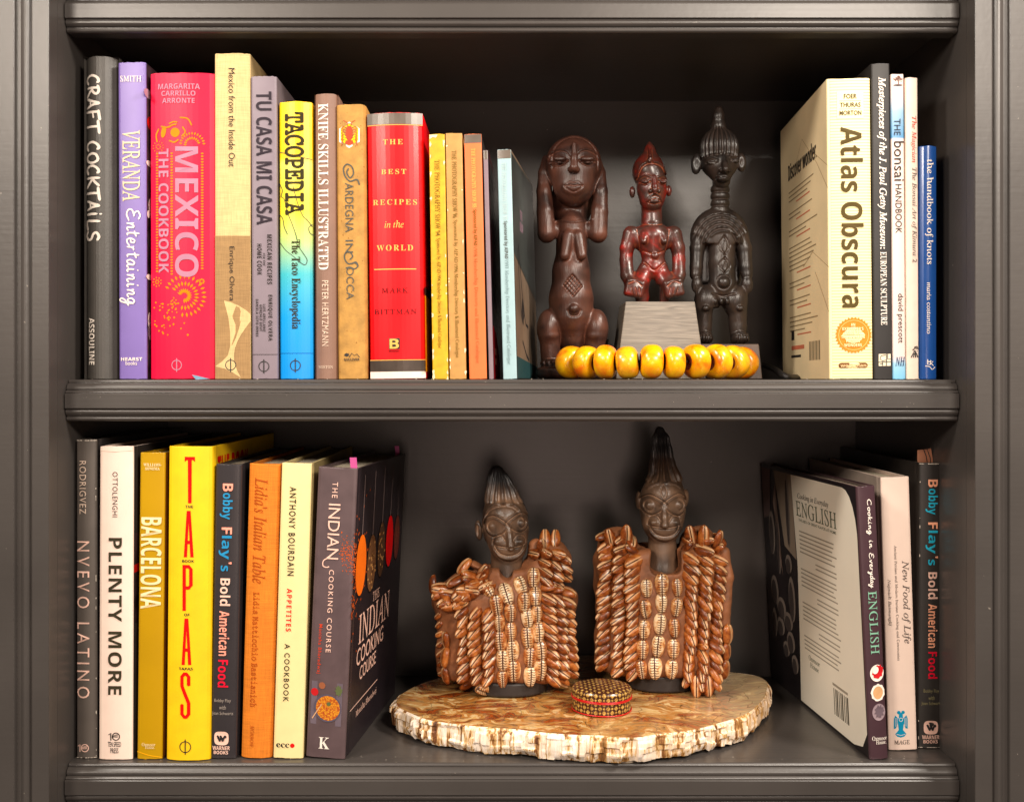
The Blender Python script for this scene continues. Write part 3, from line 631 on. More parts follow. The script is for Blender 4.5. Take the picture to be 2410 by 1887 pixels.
def blu(b):
    GR = mat('green black cover photograph', (52, 58, 56), rough=0.3, vary=0.2, vscale=25)
    SAND = mat('sand cover photograph', (120, 100, 82), rough=0.35, vary=0.2, vscale=20)
    TEAL = ink('teal ink', (36, 66, 68))
    H = b.h
    b.side_poly('right', [(0.002, H * .55), (0.18, H * .40), (0.18, H * .985), (0.002, H * .985)], GR, 'cover_panel')
    b.side_poly('right', [(0.002, H * .10), (0.18, H * .06), (0.18, H * .40), (0.06, H * .47), (0.002, H * .55)], SAND, 'cover_panel')
    b.side_poly('right', [(0.002, 0.0005), (0.18, 0.0005), (0.18, H * .06), (0.002, H * .10)], TEAL, 'cover_panel')
    bl = [(0.03, 0.115), (0.034, 0.095), (0.042, 0.06), (0.055, 0.052), (0.07, 0.062), (0.06, 0.075), (0.05, 0.09), (0.042, 0.11), (0.036, 0.124)]
    b.side_line('right', bl + bl[:1], 0.003, INK, 'cover_picture')
    b.side_poly('right', [(0.045, 0.062), (0.06, 0.05), (0.066, 0.066), (0.055, 0.076)], INK, 'cover_picture', 0.0004)
    b.side_line('right', [(0.06, 0.07), (0.08, 0.052), (0.10, 0.05)], 0.003, INK, 'cover_picture'); b.side_line('right', [(0.05, 0.035), (0.08, 0.022), (0.10, 0.018)], 0.003, INK, 'cover_picture')
    b.side_text('right', 'THE\nSHOW', 'serif', 0.05, 0.138, 0.078, 0.158, GREYINK)
catalogue('thin pale blue catalogue at the right end of the left row', (1170, 1202), 353, (1184, 1217), mat('pale blue card', (160, 190, 196), rough=0.45, vary=0.05), {'THE PHOTOGRAPHY SHOW 97': ink('pale foil', (190, 206, 206), rough=0.3), 'Sponsored by AIPAD': ink('slate ink', (84, 84, 78)), '1997 Membership Directory and Illustrated Catalogue': ink('faded slate ink', (116, 138, 142))},
          [('THE PHOTOGRAPHY SHOW 97', 'serif', .285), ('Sponsored by AIPAD', 'sansbold', .19), ('1997 Membership Directory and Illustrated Catalogue', 'serif', .525)], 384, 866, (1180, 1190, 1192, 1204), right=mat('sand cover stock', (120, 100, 82), rough=0.35), depth=0.18, yaw=-0.125, cap=374, extra=blu)

# scrap of blue paper tucked under the crimson cookbook
v, f = box(-0.011, 0.011, 0, 0.02, 0, 0.0004)
v = [(-0.006, -0.0008, 0.0046), (0.0085, -0.0012, 0.0009), (-0.002, -0.002, 0.0003), (-0.003, 0.012, 0.0006), (0.009, 0.012, 0.0012), (-0.005, 0.012, 0.0010)]
f = [(0, 2, 1), (0, 1, 4, 5), (2, 3, 4, 1), (0, 5, 3, 2)]
o = mesh_obj('paper_scrap', v, f, mat('blue scrap paper', (96, 136, 160), rough=0.7), loc=px(468, 894, 0.9655)); o.rotation_euler = (0, 0, 0)
tag(o, 'small torn blue paper corner poking out under the crimson cookbook', 'paper scrap')

# ------------------------------------------------------------------ upper shelf, right row
def atlas_build(m, nt, p, tc, ra):
    sp = N(nt, 'ShaderNodeSeparateXYZ'); nt.links.new(tc.outputs['Object'], sp.inputs[0])
    w = N(nt, 'ShaderNodeMath', operation='MULTIPLY'); w.inputs[1].default_value = 1 / 0.00262; nt.links.new(sp.outputs['Z'], w.inputs[0])
    fr = N(nt, 'ShaderNodeMath', operation='FRACT'); nt.links.new(w.outputs[0], fr.inputs[0])
    gt = N(nt, 'ShaderNodeMath', operation='GREATER_THAN'); gt.inputs[1].default_value = 0.62; nt.links.new(fr.outputs[0], gt.inputs[0])
    gx = N(nt, 'ShaderNodeMath', operation='GREATER_THAN'); gx.inputs[1].default_value = -0.0165; nt.links.new(sp.outputs['X'], gx.inputs[0])
    mu = N(nt, 'ShaderNodeMath', operation='MULTIPLY'); nt.links.new(gt.outputs[0], mu.inputs[0]); nt.links.new(gx.outputs[0], mu.inputs[1])
    mx = N(nt, 'ShaderNodeMix', data_type='RGBA'); nt.links.new(mu.outputs[0], mx.inputs['Factor']); nt.links.new(ra.outputs[0], mx.inputs['A']); mx.inputs['B'].default_value = lin((206, 182, 126)) + (1,)
    nt.links.new(mx.outputs['Result'], p.inputs['Base Color'])
CREAM = mat('cream jacket', (238, 224, 170), rough=0.45, vary=0.02)
b = Book('thick cream book with fine ruled spine, bold olive title and orange seal', (1948, 2046), 186, (1952, 2056), 893, depth=0.205, bulge=0.001, yaw=-0.045, hinge=False,
         spine=mat('cream ruled jacket', (240, 226, 174), rough=0.45, vary=0.02, build=atlas_build), left=mat('tan jacket back', (236, 212, 168), rough=0.5, vary=0.05, vscale=20), group=G2)
b.band(1970, 216, 2032, 281, CREAM, 'name_panel')
OL = ink('olive brown ink', (82, 66, 28))
for t, x0, y0, x1, y1 in (('FOER', 1986, 223, 2016, 234), ('THURAS', 1977, 243, 2025, 254), ('MORTON', 1976, 262, 2027, 273)): b.text(t, 'sansmed', x0, y0, x1, y1, OL, 'up', 'author_lettering')
for y in (239, 258): b.line([(1976, y), (2026, y)], 0.8, ink('tan rule', (206, 182, 126)), 'name_panel')
b.text('Atlas Obscura', 'sansbold', 1980, 300, 2032, 725, OL)
SEAL = ink('seal orange', (210, 130, 40))
b.poly([(2009 + (43 if i % 2 else 39) * math.cos(i * math.pi / 32), 790 + (43 if i % 2 else 39) * math.sin(i * math.pi / 32)) for i in range(64)], SEAL, 'seal')
b.ring(2009, 790, 35, 1.3, ink('seal line', (244, 190, 110)), 'seal')
for i, t in enumerate(('AN', "EXPLORER'S", 'GUIDE TO', "THE WORLD'S", 'HIDDEN', 'WONDERS')):
    w = (10, 49, 38, 55, 31, 41)[i] / 2; b.text(t, 'sansbold', 2007 - w, 762 + i * 9.6, 2007 + w, 769 + i * 9.6, CREAM, 'up', 'seal_lettering', off=0.0009)
pill = [(1980 + 6 * math.cos(a), 861 + 6.2 * math.sin(a)) for a in np.linspace(math.pi / 2, 3 * math.pi / 2, 8)] + [(2036 + 6 * math.cos(a), 861 + 6.2 * math.sin(a)) for a in np.linspace(-math.pi / 2, math.pi / 2, 8)]
b.poly(pill, ink('brown pill', (116, 76, 38)), 'publisher_mark').text('workman', 'sansbold', 1978, 857, 2038, 865, ink('pale tan ink', (226, 190, 140)), 'up', 'publisher_lettering', off=0.0009)
b.side_text('left', 'Discover wonder.', 'sansbold', 0.040, 0.205, 0.165, 0.222, DARKINK)
rnd = random.Random(5); zz = 0.192
for blk in (3, 2, 2, 6, 2, 2, 4):
    for i in range(blk):
        w = rnd.uniform(.7, 1.0) if i < blk - 1 else rnd.uniform(.3, .7)
        s_ = ' '.join(''.join(rnd.choice('aeioutnrsl') for _ in range(rnd.randint(2, 7))) for _ in range(int(9 * w)))
        b.side_rect('left', 0.165 - 0.125 * w, zz, 0.165, zz + 0.0011, ink('faint jacket text', (146, 124, 92)), 'blurb_lettering'); zz -= 0.0046
    b.side_rect('left', 0.07, zz, 0.13, zz + 0.0012, ink('faint red text', (200, 110, 80)), 'blurb_lettering'); zz -= 0.0085
for i in range(11): b.side_rect('left', 0.035 + i * 0.0042, 0.018, 0.035 + i * 0.0042 + (0.0012 if i % 3 else 0.0024), 0.036, ink('barcode ink', (96, 80, 60)), 'barcode')
b.side_rect('left', 0.10, 0.030, 0.158, 0.034, ink('faint red text', (200, 110, 80)), 'blurb_lettering'); b.side_rect('left', 0.115, 0.022, 0.160, 0.0245, DARKINK, 'blurb_lettering'); b.side_rect('left', 0.145, 0.040, 0.158, 0.050, DARKINK, 'blurb_lettering')
for P in ([(0.0, 0.10), (0.06, 0.12), (0.10, 0.11)], [(0.0, 0.06), (0.05, 0.10)], [(0.0, 0.17), (0.04, 0.20), (0.10, 0.235), (0.13, 0.215)], [(0.0, 0.19), (0.06, 0.215)]): b.side_line('left', P, 0.0005, ink('contour tan', (150, 124, 86)), 'contour_print')
b.done()
b = Book('tall charcoal paperback with white italic title, right of the cream book', (2050, 2095), 151, (2058, 2101), 893, depth=0.2, hard=False, bulge=0.0004, spine=mat('charcoal card', (46, 43, 42), rough=0.45, spec=0.3), group=G2)
b.text('Masterpieces of the J. Paul Getty Museum:', 'bolditalic', 2064, 183, 2087, 587, WHITE).text('EUROPEAN SCULPTURE', 'serifbold', 2072, 594, 2087, 766, WHITE, part='subtitle_lettering')
b.poly([(2068, 834), (2096, 834), (2096, 862), (2068, 862)], ink('cream patch', (240, 226, 196)), 'publisher_mark')
for P in ([(2084, 836), (2073, 838), (2071, 846), (2076, 850), (2086, 848), (2086, 834)], [(2068, 853), (2096, 852)], [(2077, 853), (2077, 861)], [(2086, 848), (2086, 861)], [(2089, 834), (2089, 846), (2095, 846)], [(2071, 857), (2077, 857)]): b.line(P, 1.5, INK, 'publisher_mark', 0.0006)
b.done()
def bons_build(m, nt, p, tc, ra):
    sp = N(nt, 'ShaderNodeSeparateXYZ'); nt.links.new(tc.outputs['Object'], sp.inputs[0])
    mr = N(nt, 'ShaderNodeMapRange'); mr.inputs['From Max'].default_value = (893 - 176) * 0.967 / F; nt.links.new(sp.outputs['Z'], mr.inputs['Value'])
    r = N(nt, 'ShaderNodeValToRGB'); e = r.color_ramp.elements
    st = [(0.0, (120, 188, 226)), (0.05, (150, 200, 228)), (0.075, (236, 212, 204)), (0.788, (240, 214, 202)), (0.79, (70, 140, 190)), (0.88, (140, 178, 206)), (0.94, (234, 214, 208)), (1.0, (240, 214, 202))]
    e[0].position, e[0].color = st[0][0], lin(st[0][1]) + (1,); e[1].position, e[1].color = st[-1][0], lin(st[-1][1]) + (1,)
    for q, c in st[1:-1]: el = e.new(q); el.color = lin(c) + (1,)
    nt.links.new(mr.outputs[0], r.inputs[0]); nt.links.new(r.outputs[0], p.inputs['Base Color'])
b = Book('slim white paperback with a blue shaded band and a small bonsai tree', (2096, 2128), 176, (2102, 2132), 893, depth=0.19, hard=False, bulge=0.0003, spine=mat('white and blue card', (240, 214, 202), rough=0.4, build=bons_build), group=G2)
BT = ink('bonsai ink', (122, 86, 76))
for i in range(26): b.disc(random.gauss(2113, 5), random.gauss(187, 3), random.uniform(1, 2.4), BT, 'bonsai_print', n=7)
b.line([(2112, 188), (2115, 196), (2113, 202)], 2, BT, 'bonsai_print').disc(2113, 202, 11, ink('pot grey', (100, 92, 92)), 'bonsai_print', ry=2.4)
b.text('THE', 'humanist', 2104, 281, 2119, 320, ink('slate blue ink', (60, 70, 86))).text('bonsai', 'humanist', 2104, 334, 2128, 427, DARKINK).text('HANDBOOK', 'humanist', 2107, 435, 2122, 550, DARKINK)
b.text('david prescott', 'humanist', 2110, 692, 2126, 808, DARKINK, part='author_lettering').text('NH', 'italic', 2107, 841, 2130, 862, ink('navy ink', (34, 52, 96)), 'up', 'publisher_mark').done()
b = Book('slim cream paperback with red and grey italic title beside the blue book', (2130, 2161), 184, (2134, 2163), 893, depth=0.185, hard=False, bulge=0.0003, spine=mat('cream card', (240, 216, 198), rough=0.45), group=G2)
b.text('The Magician', 'italic', 2143, 275, 2157, 384, ink('coral ink', (214, 76, 60))).text('The Bonsai Art of Kimura 2', 'italic', 2144, 396, 2158, 619, ink('grey ink', (104, 92, 86)))
for i in range(14): b.disc(2153 + random.uniform(-7, 7), 826 + random.uniform(-9, 6), random.uniform(1.2, 3), INK if i % 2 else ink('grey ink', (104, 92, 86)), 'publisher_mark', n=7)
for a in (-.9, -.3, .3, .9): b.line([(2153 + 4 * a, 832), (2152 + 9 * a, 842)], 2.4, INK, 'publisher_mark')
b.done()
b = Book('short royal blue book with white lower-case title, last at the right', (2163, 2210), 344, (2164, 2209), 893, depth=0.14, bulge=0.004, round_=0.002, spine=mat('royal blue laminate', (18, 70, 140), rough=0.25, coat=0.3, vary=0.03), group=G2)
b.text('the handbook of knots', 'serif', 2177, 376, 2197, 623, WHITE).text('maria costantino', 'serif', 2181, 665, 2191, 786, WHITE, part='author_lettering')
b.line([(2183, 847), (2183, 858), (2190, 858)], 2, WHITE, 'publisher_mark').line([(2183, 852), (2189, 852)], 2, WHITE, 'publisher_mark').line([(2190, 858), (2190, 849), (2196, 852), (2191, 856), (2197, 861)], 2, WHITE, 'publisher_mark').line([(2178, 862), (2188, 864), (2194, 870), (2202, 864)], 1.6, WHITE, 'publisher_mark', smooth=True).done()

# ------------------------------------------------------------------ lower shelf, left row
WORN = ink('worn white edge', (206, 194, 180), rough=0.8)
DK = mat('charcoal jacket', (58, 54, 54), rough=0.35, vary=0.06)
def worn(b, n, m=WORN, edges=(0, 1), ends=True):
    for i in range(n):
        e = random.choice(edges); v = random.random() ** 0.5
        y = b.yt + (b.yb - b.yt) * v; x = b.xt[e] + (b.xb[e] - b.xt[e]) * v + (1.6 if e == 0 else -1.6)
        b.disc(x, y, random.uniform(.5, 1.2), m, 'worn_edge', 0.0003, ry=random.uniform(1, 5), n=7)
    if ends:
        for i in range(16):
            q = random.random(); x = b.xt[0] + (b.xt[1] - b.xt[0]) * q; b.disc(x, b.yt + 2.2, random.uniform(1, 4), m, 'worn_edge', 0.0003, ry=random.uniform(.6, 1.5), n=7)
            x = b.xb[0] + (b.xb[1] - b.xb[0]) * q; b.disc(x, b.yb - 2.2, random.uniform(1, 3), m, 'worn_edge', 0.0003, ry=random.uniform(.5, 1.2), n=7)
def ten(b, x, y, m, k=1.0):
    b.line([(x - 12 * k, y - 4 * k), (x - 7 * k, y - 8 * k), (x - 7 * k, y + 9 * k)], 2.4 * k, m, 'publisher_mark'); b.ring(x + 5 * k, y, 8.5 * k, 2.2 * k, m)
    for q in (-3, 0, 3): b.line([(x - 3 * k, y + q * k * .6), (x + 10 * k, y + q * k - 2 * k)], 1.3 * k, m, 'publisher_mark')
b = Book('slim grey book with scuffed white edges, first in the lower left row', (178, 226), 1035, (178, 227), 1785, 'low', depth=0.25, bulge=0.0016, spine=mat('scuffed grey jacket', (96, 88, 82), rough=0.4, vary=0.06, vscale=40), right=DK, left=DK, group=G3)
PKW = ink('blush ink', (240, 196, 178))
b.text('RODRIGVEZ', 'humanist', 187, 1085, 203, 1210, ink('pale taupe ink', (222, 196, 176)), part='author_lettering', spacing=1.15).text('NVEVO LATINO', 'humanist', 181, 1274, 211, 1643, PKW, spacing=1.5); ten(b, 195, 1760, PKW)
worn(b, 14, edges=(1,)); b.done()
b = Book('off-white cookbook with bold dark capitals, second in the lower left row', (234, 313), 1051, (231, 311), 1788, 'low', depth=0.255, bulge=0.0012, spine=mat('off white padded cover', (244, 218, 202), rough=0.5, vary=0.02), right=DK, left=DK, group=G3)
b.text('OTTOLENGHI', 'humanist', 265, 1111, 277, 1217, DARKINK, part='author_lettering', spacing=1.1).text('PLENTY MORE', 'sansbold', 255, 1266, 287, 1635, ink('dark olive ink', (58, 52, 36)), spacing=1.08)
ten(b, 268, 1733, DARKINK); b.text('TEN SPEED', 'sans', 254, 1745, 285, 1757, DARKINK, 'up', 'publisher_lettering').text('PRESS', 'sans', 260, 1760, 279, 1772, DARKINK, 'up', 'publisher_lettering')
b.line([(236, 1062), (270, 1064), (311, 1061)], 1.2, ink('pale crease', (214, 186, 168)), 'spine_crease')
b.side_rect('right', 0.004, 0.12, 0.1, 0.20, mat('dark cover photograph', (70, 52, 58))); b.side_rect('right', 0.003, 0.165, 0.05, 0.172, REDINK, 'cover_lettering', 0.0004); b.done()
b = Book('slim mustard book with cream capitals, leaning between white and yellow books', (330, 388), 1066, (321, 382), 1787, 'low', depth=0.23, bulge=0.0008, spine=mat('mustard jacket', (186, 142, 4), rough=0.34, vary=0.05, vscale=15), right=mat('brown jacket flap', (110, 62, 16), rough=0.4), hinge=False, group=G3)
b.text('WILLIAMS-', 'serifbold', 338, 1091, 380, 1098, CREAMINK, 'up', 'publisher_lettering').text('SONOMA', 'serifbold', 342, 1100, 376, 1107, CREAMINK, 'up', 'publisher_lettering').text('BARCELONA', 'sansbold', 331, 1218, 380, 1433, ink('cream ink', (238, 216, 168)))
b.text('Oxmoor', 'serif', 334, 1748, 366, 1756, CREAMINK, 'up', 'publisher_lettering').text('House.', 'serif', 342, 1755, 365, 1762, CREAMINK, 'up', 'publisher_lettering')
b.line([(323, 1769), (350, 1777), (380, 1782)], 1.6, ink('amber ink', (248, 170, 10)), 'jacket_crease', smooth=True); b.done()
YEL = mat('yellow cloth paper', (246, 198, 2), rough=0.55, vary=0.05, vscale=50, bump=0.06)
b = Book('thick bright yellow book with tall stretched red letters', (393, 500), 1052, (389, 491), 1791, 'low', depth=0.25, bulge=0.004, round_=0.002, spine=YEL, group=G3)
TR = ink('bright red ink', (228, 12, 4)); xc = lambda y: 448 + (435 - 448) * (y - 1076) / (1690 - 1076)
def tall(ch, y0, y1, w):
    c = xc((y0 + y1) / 2); a, e = c - w / 2, c + w / 2; L = 9
    if ch == 'T': b.poly([(a, y0), (e, y0), (e, y0 + 8), (a, y0 + 8)], TR, 'title_lettering'); b.poly([(c - 4.5, y0 + 7), (c + 4.5, y0 + 7), (c + 4, y1), (c - 4, y1)], TR, 'title_lettering', .00035); b.poly([(a, y0 + 7), (a + 5, y0 + 7), (a, y0 + 12)], TR, 'title_lettering', .00037); b.poly([(e, y0 + 7), (e, y0 + 12), (e - 5, y0 + 7)], TR, 'title_lettering', .00037)
    if ch == 'A':
        t = 4.5; b.poly([(c - t, y0), (c + t, y0), (e, y1), (e - 7.5, y1), (c, y0 + 26), (a + 7.5, y1), (a, y1)], TR, 'title_lettering'); b.poly([(c - 5.5, y0 + 70), (c + 5.5, y0 + 70), (c + 6.2, y0 + 78), (c - 6.2, y0 + 78)], TR, 'title_lettering', .00035)
    if ch == 'P': b.poly([(a, y0), (a + 8, y0), (a + 8, y1), (a, y1)], TR, 'title_lettering'); b.line([(a + 4, y0 + 4), (e - 9, y0 + 4), (e - 4, y0 + 10), (e - 4, y0 + 48), (e - 9, y0 + 54), (a + 4, y0 + 54)], 8, TR, 'title_lettering', .00035)
    if ch == 'S': b.line([(e - 4, y0 + 30), (e - 4, y0 + 10), (c + 2, y0 + 3), (c - 2, y0 + 3), (a + 4, y0 + 10), (a + 4, y0 + 32), (c - 1, y0 + 50), (e - 4, y0 + 72), (e - 4, y1 - 10), (c + 2, y1 - 3), (c - 2, y1 - 3), (a + 4, y1 - 10), (a + 4, y1 - 32)], 8, TR, 'title_lettering', .00035)
for ch, y0, y1, w in (('T', 1076, 1185, 24), ('A', 1203, 1312, 23), ('P', 1330, 1438, 24), ('A', 1456, 1565, 23), ('S', 1583, 1691, 24)): tall(ch, y0, y1, w)
for t, y, w in (('THE', 1193, 18), ('BOOK', 1321, 28), ('OF', 1447, 13), ('TAPAS', 1574, 33)): b.text(t, 'sansbold', xc(y) - w / 2, y - 3.2, xc(y) + w / 2, y + 3.2, INK, 'up', 'subtitle_lettering')
b.phi(436, 1758, INK, 13)
b.side_text('right', 'THE BOOK', 'sansbold', 0.018, 0.238, 0.13, 0.268, TR); b.done()
def flay(xt, yt, xb, yb, label, group, tx, spine, names, dx=0.0, depth=0.25, d=None, blu=BLUEINK, pk=PINKINK):
    b = Book(label, xt, yt, xb, yb, 'low', d=d, depth=depth, bulge=0.0012, spine=spine, group=group)
    y0, y1 = names
    words = [('B', pk, 0, .038), ('obby', blu, .046, .176), ('F', pk, .215, .248), ("lay", blu, .256, .372), ("'", pk, .385, .395), ('s', blu, .402, .43), ('Bold', PKW, .465, .60), ('American', pk, .625, .845), ('Food', ink('hot red ink', (226, 20, 52)), .865, 1.0)]
    for t, m, a, e in words:
        ya, ye = y0 + (y1 - y0) * a, y0 + (y1 - y0) * e; ym = (ya + ye) / 2; q = (ym - y0) / (y1 - y0)
        xa = tx[0] + (tx[2] - tx[0]) * q; xe = tx[1] + (tx[3] - tx[1]) * q
        if any(c in t for c in 'y') : xa -= 6
        if t in ('s',): xe -= 7
        if t == "'": xa = xe - 6; xe += 1
        if t == 'lay': xa += 0
        b.text(t, 'sansbold', xa, ya, xe, ye, m)
    return b
def warner(b, x, y):
    P = []
    for i in range(24):
        a = 2 * math.pi * i / 24; c, s_ = math.cos(a), math.sin(a); P.append((x + 17 * math.copysign(abs(c) ** .6, c), y + 16 * math.copysign(abs(s_) ** .6, s_)))
    b.poly(P, PKW, 'publisher_mark')
    for q in (-6, 1): b.line([(x + q - 3, y - 6), (x + q + 3, y + 6)], 5, INK, 'publisher_mark', 0.0006); b.line([(x + q + 3, y + 5), (x + q + 6, y - 4)], 4, INK, 'publisher_mark', 0.00065)
    b.disc(x + 9, y - 4, 3.4, INK, 'publisher_mark', 0.0006)
    b.text('WARNER', 'sansbold', x - 21, y + 18, x + 20, y + 27, PKW, 'up', 'publisher_lettering').text('BOOKS', 'sansbold', x - 18, y + 29, x + 16, y + 37, PKW, 'up', 'publisher_lettering')
b = flay((508, 568), 1094, (493, 556), 1786, 'charcoal book with salmon, blue and red title, right of the yellow book', G3, (525, 549, 512, 537), mat('charcoal laminate', (52, 47, 49), rough=0.32, vary=0.05), (1139, 1618))
for t, y, w in (('Bobby Flay', 1650, 39), ('with', 1665, 16), ('Joan Schwartz', 1680, 50)): b.text(t, 'sans', 524 - w / 2, y - 5, 524 + w / 2, y + 5, ink('ash ink', (150, 138, 130)), 'up', 'author_lettering')
warner(b, 521, 1738); b.done()
b = Book('orange cloth book with rust italic title in the lower left row', (583, 660), 1094, (566, 637), 1786, 'low', depth=0.245, bulge=0.004, round_=0.002, spine=mat('orange cloth', (222, 126, 36), rough=0.7, vary=0.05, weave=True, spec=0.25), left=DK, right=mat('orange cloth board', (206, 120, 40), rough=0.7, weave=True), group=G3)
RUST = ink('rust orange ink', (172, 74, 18))
b.text("Lidia's Italian Table", 'italic', 596, 1126, 628, 1374, RUST).text('Lidia Matticchio Bastianich', 'typewriter', 592, 1395, 608, 1665, RUST, part='author_lettering').text('MORROW', 'italic', 588, 1708, 597, 1760, RUST, part='publisher_lettering').done()
b = Book('cream book with spaced black and red capitals in the lower left row', (663, 733), 1092, (642, 713), 1786, 'low', depth=0.25, bulge=0.001, spine=mat('pale cream paper', (240, 218, 156), rough=0.5, vary=0.03), right=mat('cream board', (196, 172, 116), rough=0.5), group=G3)
b.text('ANTHONY BOURDAIN', 'sansmed', 679, 1147, 695, 1356, ink('dark olive ink', (58, 52, 36)), part='author_lettering', spacing=1.25).text('APPETITES', 'sansbold', 674, 1386, 686, 1487, REDINK, spacing=1.25).text('A COOKBOOK', 'sansmed', 668, 1516, 681, 1652, ink('dark olive ink', (58, 52, 36)), part='subtitle_lettering', spacing=1.25)
b.text('ecc', 'serifbold', 650, 1750, 681, 1760, INK, 'up', 'publisher_lettering').disc(688, 1755, 5.2, REDINK, 'publisher_mark').done()
# the dark spice cookbook at the end of the row
IND = mat('plum brown cover', (92, 74, 76), rough=0.4, vary=0.10, vscale=50)
INDR = mat('near black cover', (42, 34, 38), rough=0.35, vary=0.12, vscale=40)
b = Book('thick plum book with spice spoons on its dark front cover, end of lower left row', (748, 843), 1103, (718, 812), 1786, 'low', depth=0.205, yaw=-0.11, bulge=0.0008, spine=IND, right=INDR, group=G3)
b.text('THE', 'humanist', 783, 1137, 796, 1174, PKW, spacing=1.3).text('INDIAN', 'humanist', 772, 1188, 800, 1318, PKW, spacing=1.0).text('COOKING COURSE', 'sans', 771, 1343, 783, 1537, PKW, spacing=1.3)
b.line([(777, 1314), (762, 1322), (760, 1334), (768, 1338), (775, 1336)], 2.4, PKW, 'title_lettering', smooth=True)
b.text('Monisha Bharadwaj', 'sans', 746, 1472, 757, 1588, ink('brick ink', (204, 62, 30)), part='author_lettering', spacing=1.15)
b.poly([(733, 1606), (808, 1609), (803, 1710), (729, 1707)], mat('mauve grey tabletop print', (104, 90, 100), rough=0.5, vary=0.1), 'spine_picture')
def dish_build(m, nt, p, tc, ra):
    vo = N(nt, 'ShaderNodeTexVoronoi'); vo.inputs['Scale'].default_value = 700; nt.links.new(tc.outputs['Object'], vo.inputs['Vector'])
    r = N(nt, 'ShaderNodeValToRGB'); r.color_ramp.elements[0].color = lin((236, 168, 30)) + (1,); r.color_ramp.elements[1].color = lin((170, 70, 14)) + (1,)
    nt.links.new(vo.outputs['Distance'], r.inputs[0]); r.color_ramp.elements[1].position = 0.75; nt.links.new(r.outputs[0], p.inputs['Base Color'])
b.disc(771, 1668, 33, ink('pan grey', (86, 78, 92)), 'spine_picture', 0.0004); b.disc(772, 1668, 29, mat('dal print', (220, 150, 30), build=dish_build), 'spine_picture', 0.0005)
b.disc(740, 1632, 9, ink('tomato ink', (190, 30, 34)), 'spine_picture', 0.0004); b.disc(758, 1616, 8, ink('copper ink', (150, 88, 58)), 'spine_picture', 0.0004); b.disc(798, 1626, 8, ink('herb ink', (92, 100, 62)), 'spine_picture', 0.0004, wob=.3, ry=12)
b.line([(757, 1660), (734, 1694)], 2.4, ink('spoon ink', (206, 160, 120)), 'spine_picture', 0.0006); b.disc(774, 1658, 5, ink('herb ink', (92, 100, 62)), 'spine_picture', 0.0006, wob=.3)
b.text('K', 'serifbold', 750, 1737, 776, 1764, WHITE, 'up', 'publisher_mark')
TUR = ink('turmeric ink', (250, 116, 20)); TURD = ink('turmeric dust', (196, 84, 30)); rnd = random.Random(3)
for i in range(230):
    q = rnd.random(); b.disc(842 - 34 * (q ** 1.6) + rnd.gauss(0, 2.0) - 6, 1316 + rnd.gauss(0, 22) - 18 * q, rnd.uniform(.5, 1.6), TURD, 'spice_dust_print', n=6)
H = b.h
def cover_spoon(u, zc, ru, rz, m, hand_z, dots=None):
    sp_ = 'spoon_print#%d' % int(u * 1000)
    b.side_ell('right', u, zc, ru * 1.15, rz * 1.06, ink('spoon shadow', (24, 18, 20)), sp_, 0.00025)
    b.side_ell('right', u, zc, ru, rz, m, sp_, 0.0004)
    b.side_line('right', [(u, zc + rz), (u + 0.002, hand_z)], 0.0022, ink('spoon handle', (126, 108, 106)), sp_, 0.0004)
    if dots:
        for i in range(46):
            a = rnd.uniform(0, 6.28); r = math.sqrt(rnd.random()) * .92; b.side_ell('right', u + ru * r * math.cos(a), zc + rz * r * math.sin(a), ru * .13, rz * .05, dots[i % len(dots)], 'spice_print', 0.0006, 6)
SEED = [ink('seed tan', (206, 152, 92)), ink('seed brown', (110, 70, 40))]
cover_spoon(0.028, 0.168, 0.019, 0.028, TUR, 0.250)
cover_spoon(0.069, 0.163, 0.017, 0.027, ink('seed bed', (120, 82, 52)), 0.250, SEED); cover_spoon(0.108, 0.170, 0.015, 0.027, ink('seed bed dark', (84, 58, 40)), 0.250, SEED)
cover_spoon(0.144, 0.173, 0.016, 0.026, ink('chilli ink', (236, 14, 18)), 0.250); cover_spoon(0.178, 0.172, 0.013, 0.023, ink('peppercorn bed', (112, 50, 44)), 0.250, [ink('peppercorn', (150, 70, 56)), ink('seed brown', (110, 70, 40))])
for i in range(120): b.side_ell('right', abs(rnd.gauss(0, .02)), 0.160 + rnd.gauss(0, .026), .0012, .0012, TURD, 'spice_dust_print', 0.00035, 6)
b.side_text('right', 'THE', 'serif', 0.080, 0.124, 0.108, 0.133, PKW).side_text('right', 'INDIAN', 'serif', 0.030, 0.094, 0.155, 0.122, PKW).side_text('right', 'COOKING', 'sans', 0.026, 0.075, 0.132, 0.091, PKW).side_text('right', 'COURSE', 'sans', 0.040, 0.059, 0.104, 0.072, PKW)
b.side_line('right', [(0.010, 0.040), (0.115, 0.040)], 0.0009, PKW, 'cover_lettering').side_text('right', 'Monisha Bharadwaj', 'serif', 0.032, 0.026, 0.112, 0.034, PKW)
b.done(); IB = b
# pink index tabs in that book
PINKTAB = mat('pink index tab', (206, 84, 150), rough=0.45)
def tab(x0, y0, x1, y1, d, label, tilt=0.0):
    k = d / F; w = (x1 - x0) * k; h = (y1 - y0) * k
    v, f = box(-w / 2, w / 2, 0, 0.0002, -0.008, h)
    for i in range(4, 8): v[i] = (v[i][0] - 0.0012, v[i][1] - 0.002, v[i][2])
    o = mesh_obj('index_tab', v, f, PINKTAB, loc=px((x0 + x1) / 2, y1, d)); return tag(o, label, 'sticky tab', 'pink sticky tabs in the plum cookbook')
tab(827, 1076, 843, 1104, 0.973, 'pink sticky tab on the near top corner of the plum cookbook')
tab(932, 1049, 942, 1068, 1.175, 'small pink sticky tab at the far end of the plum cookbook')

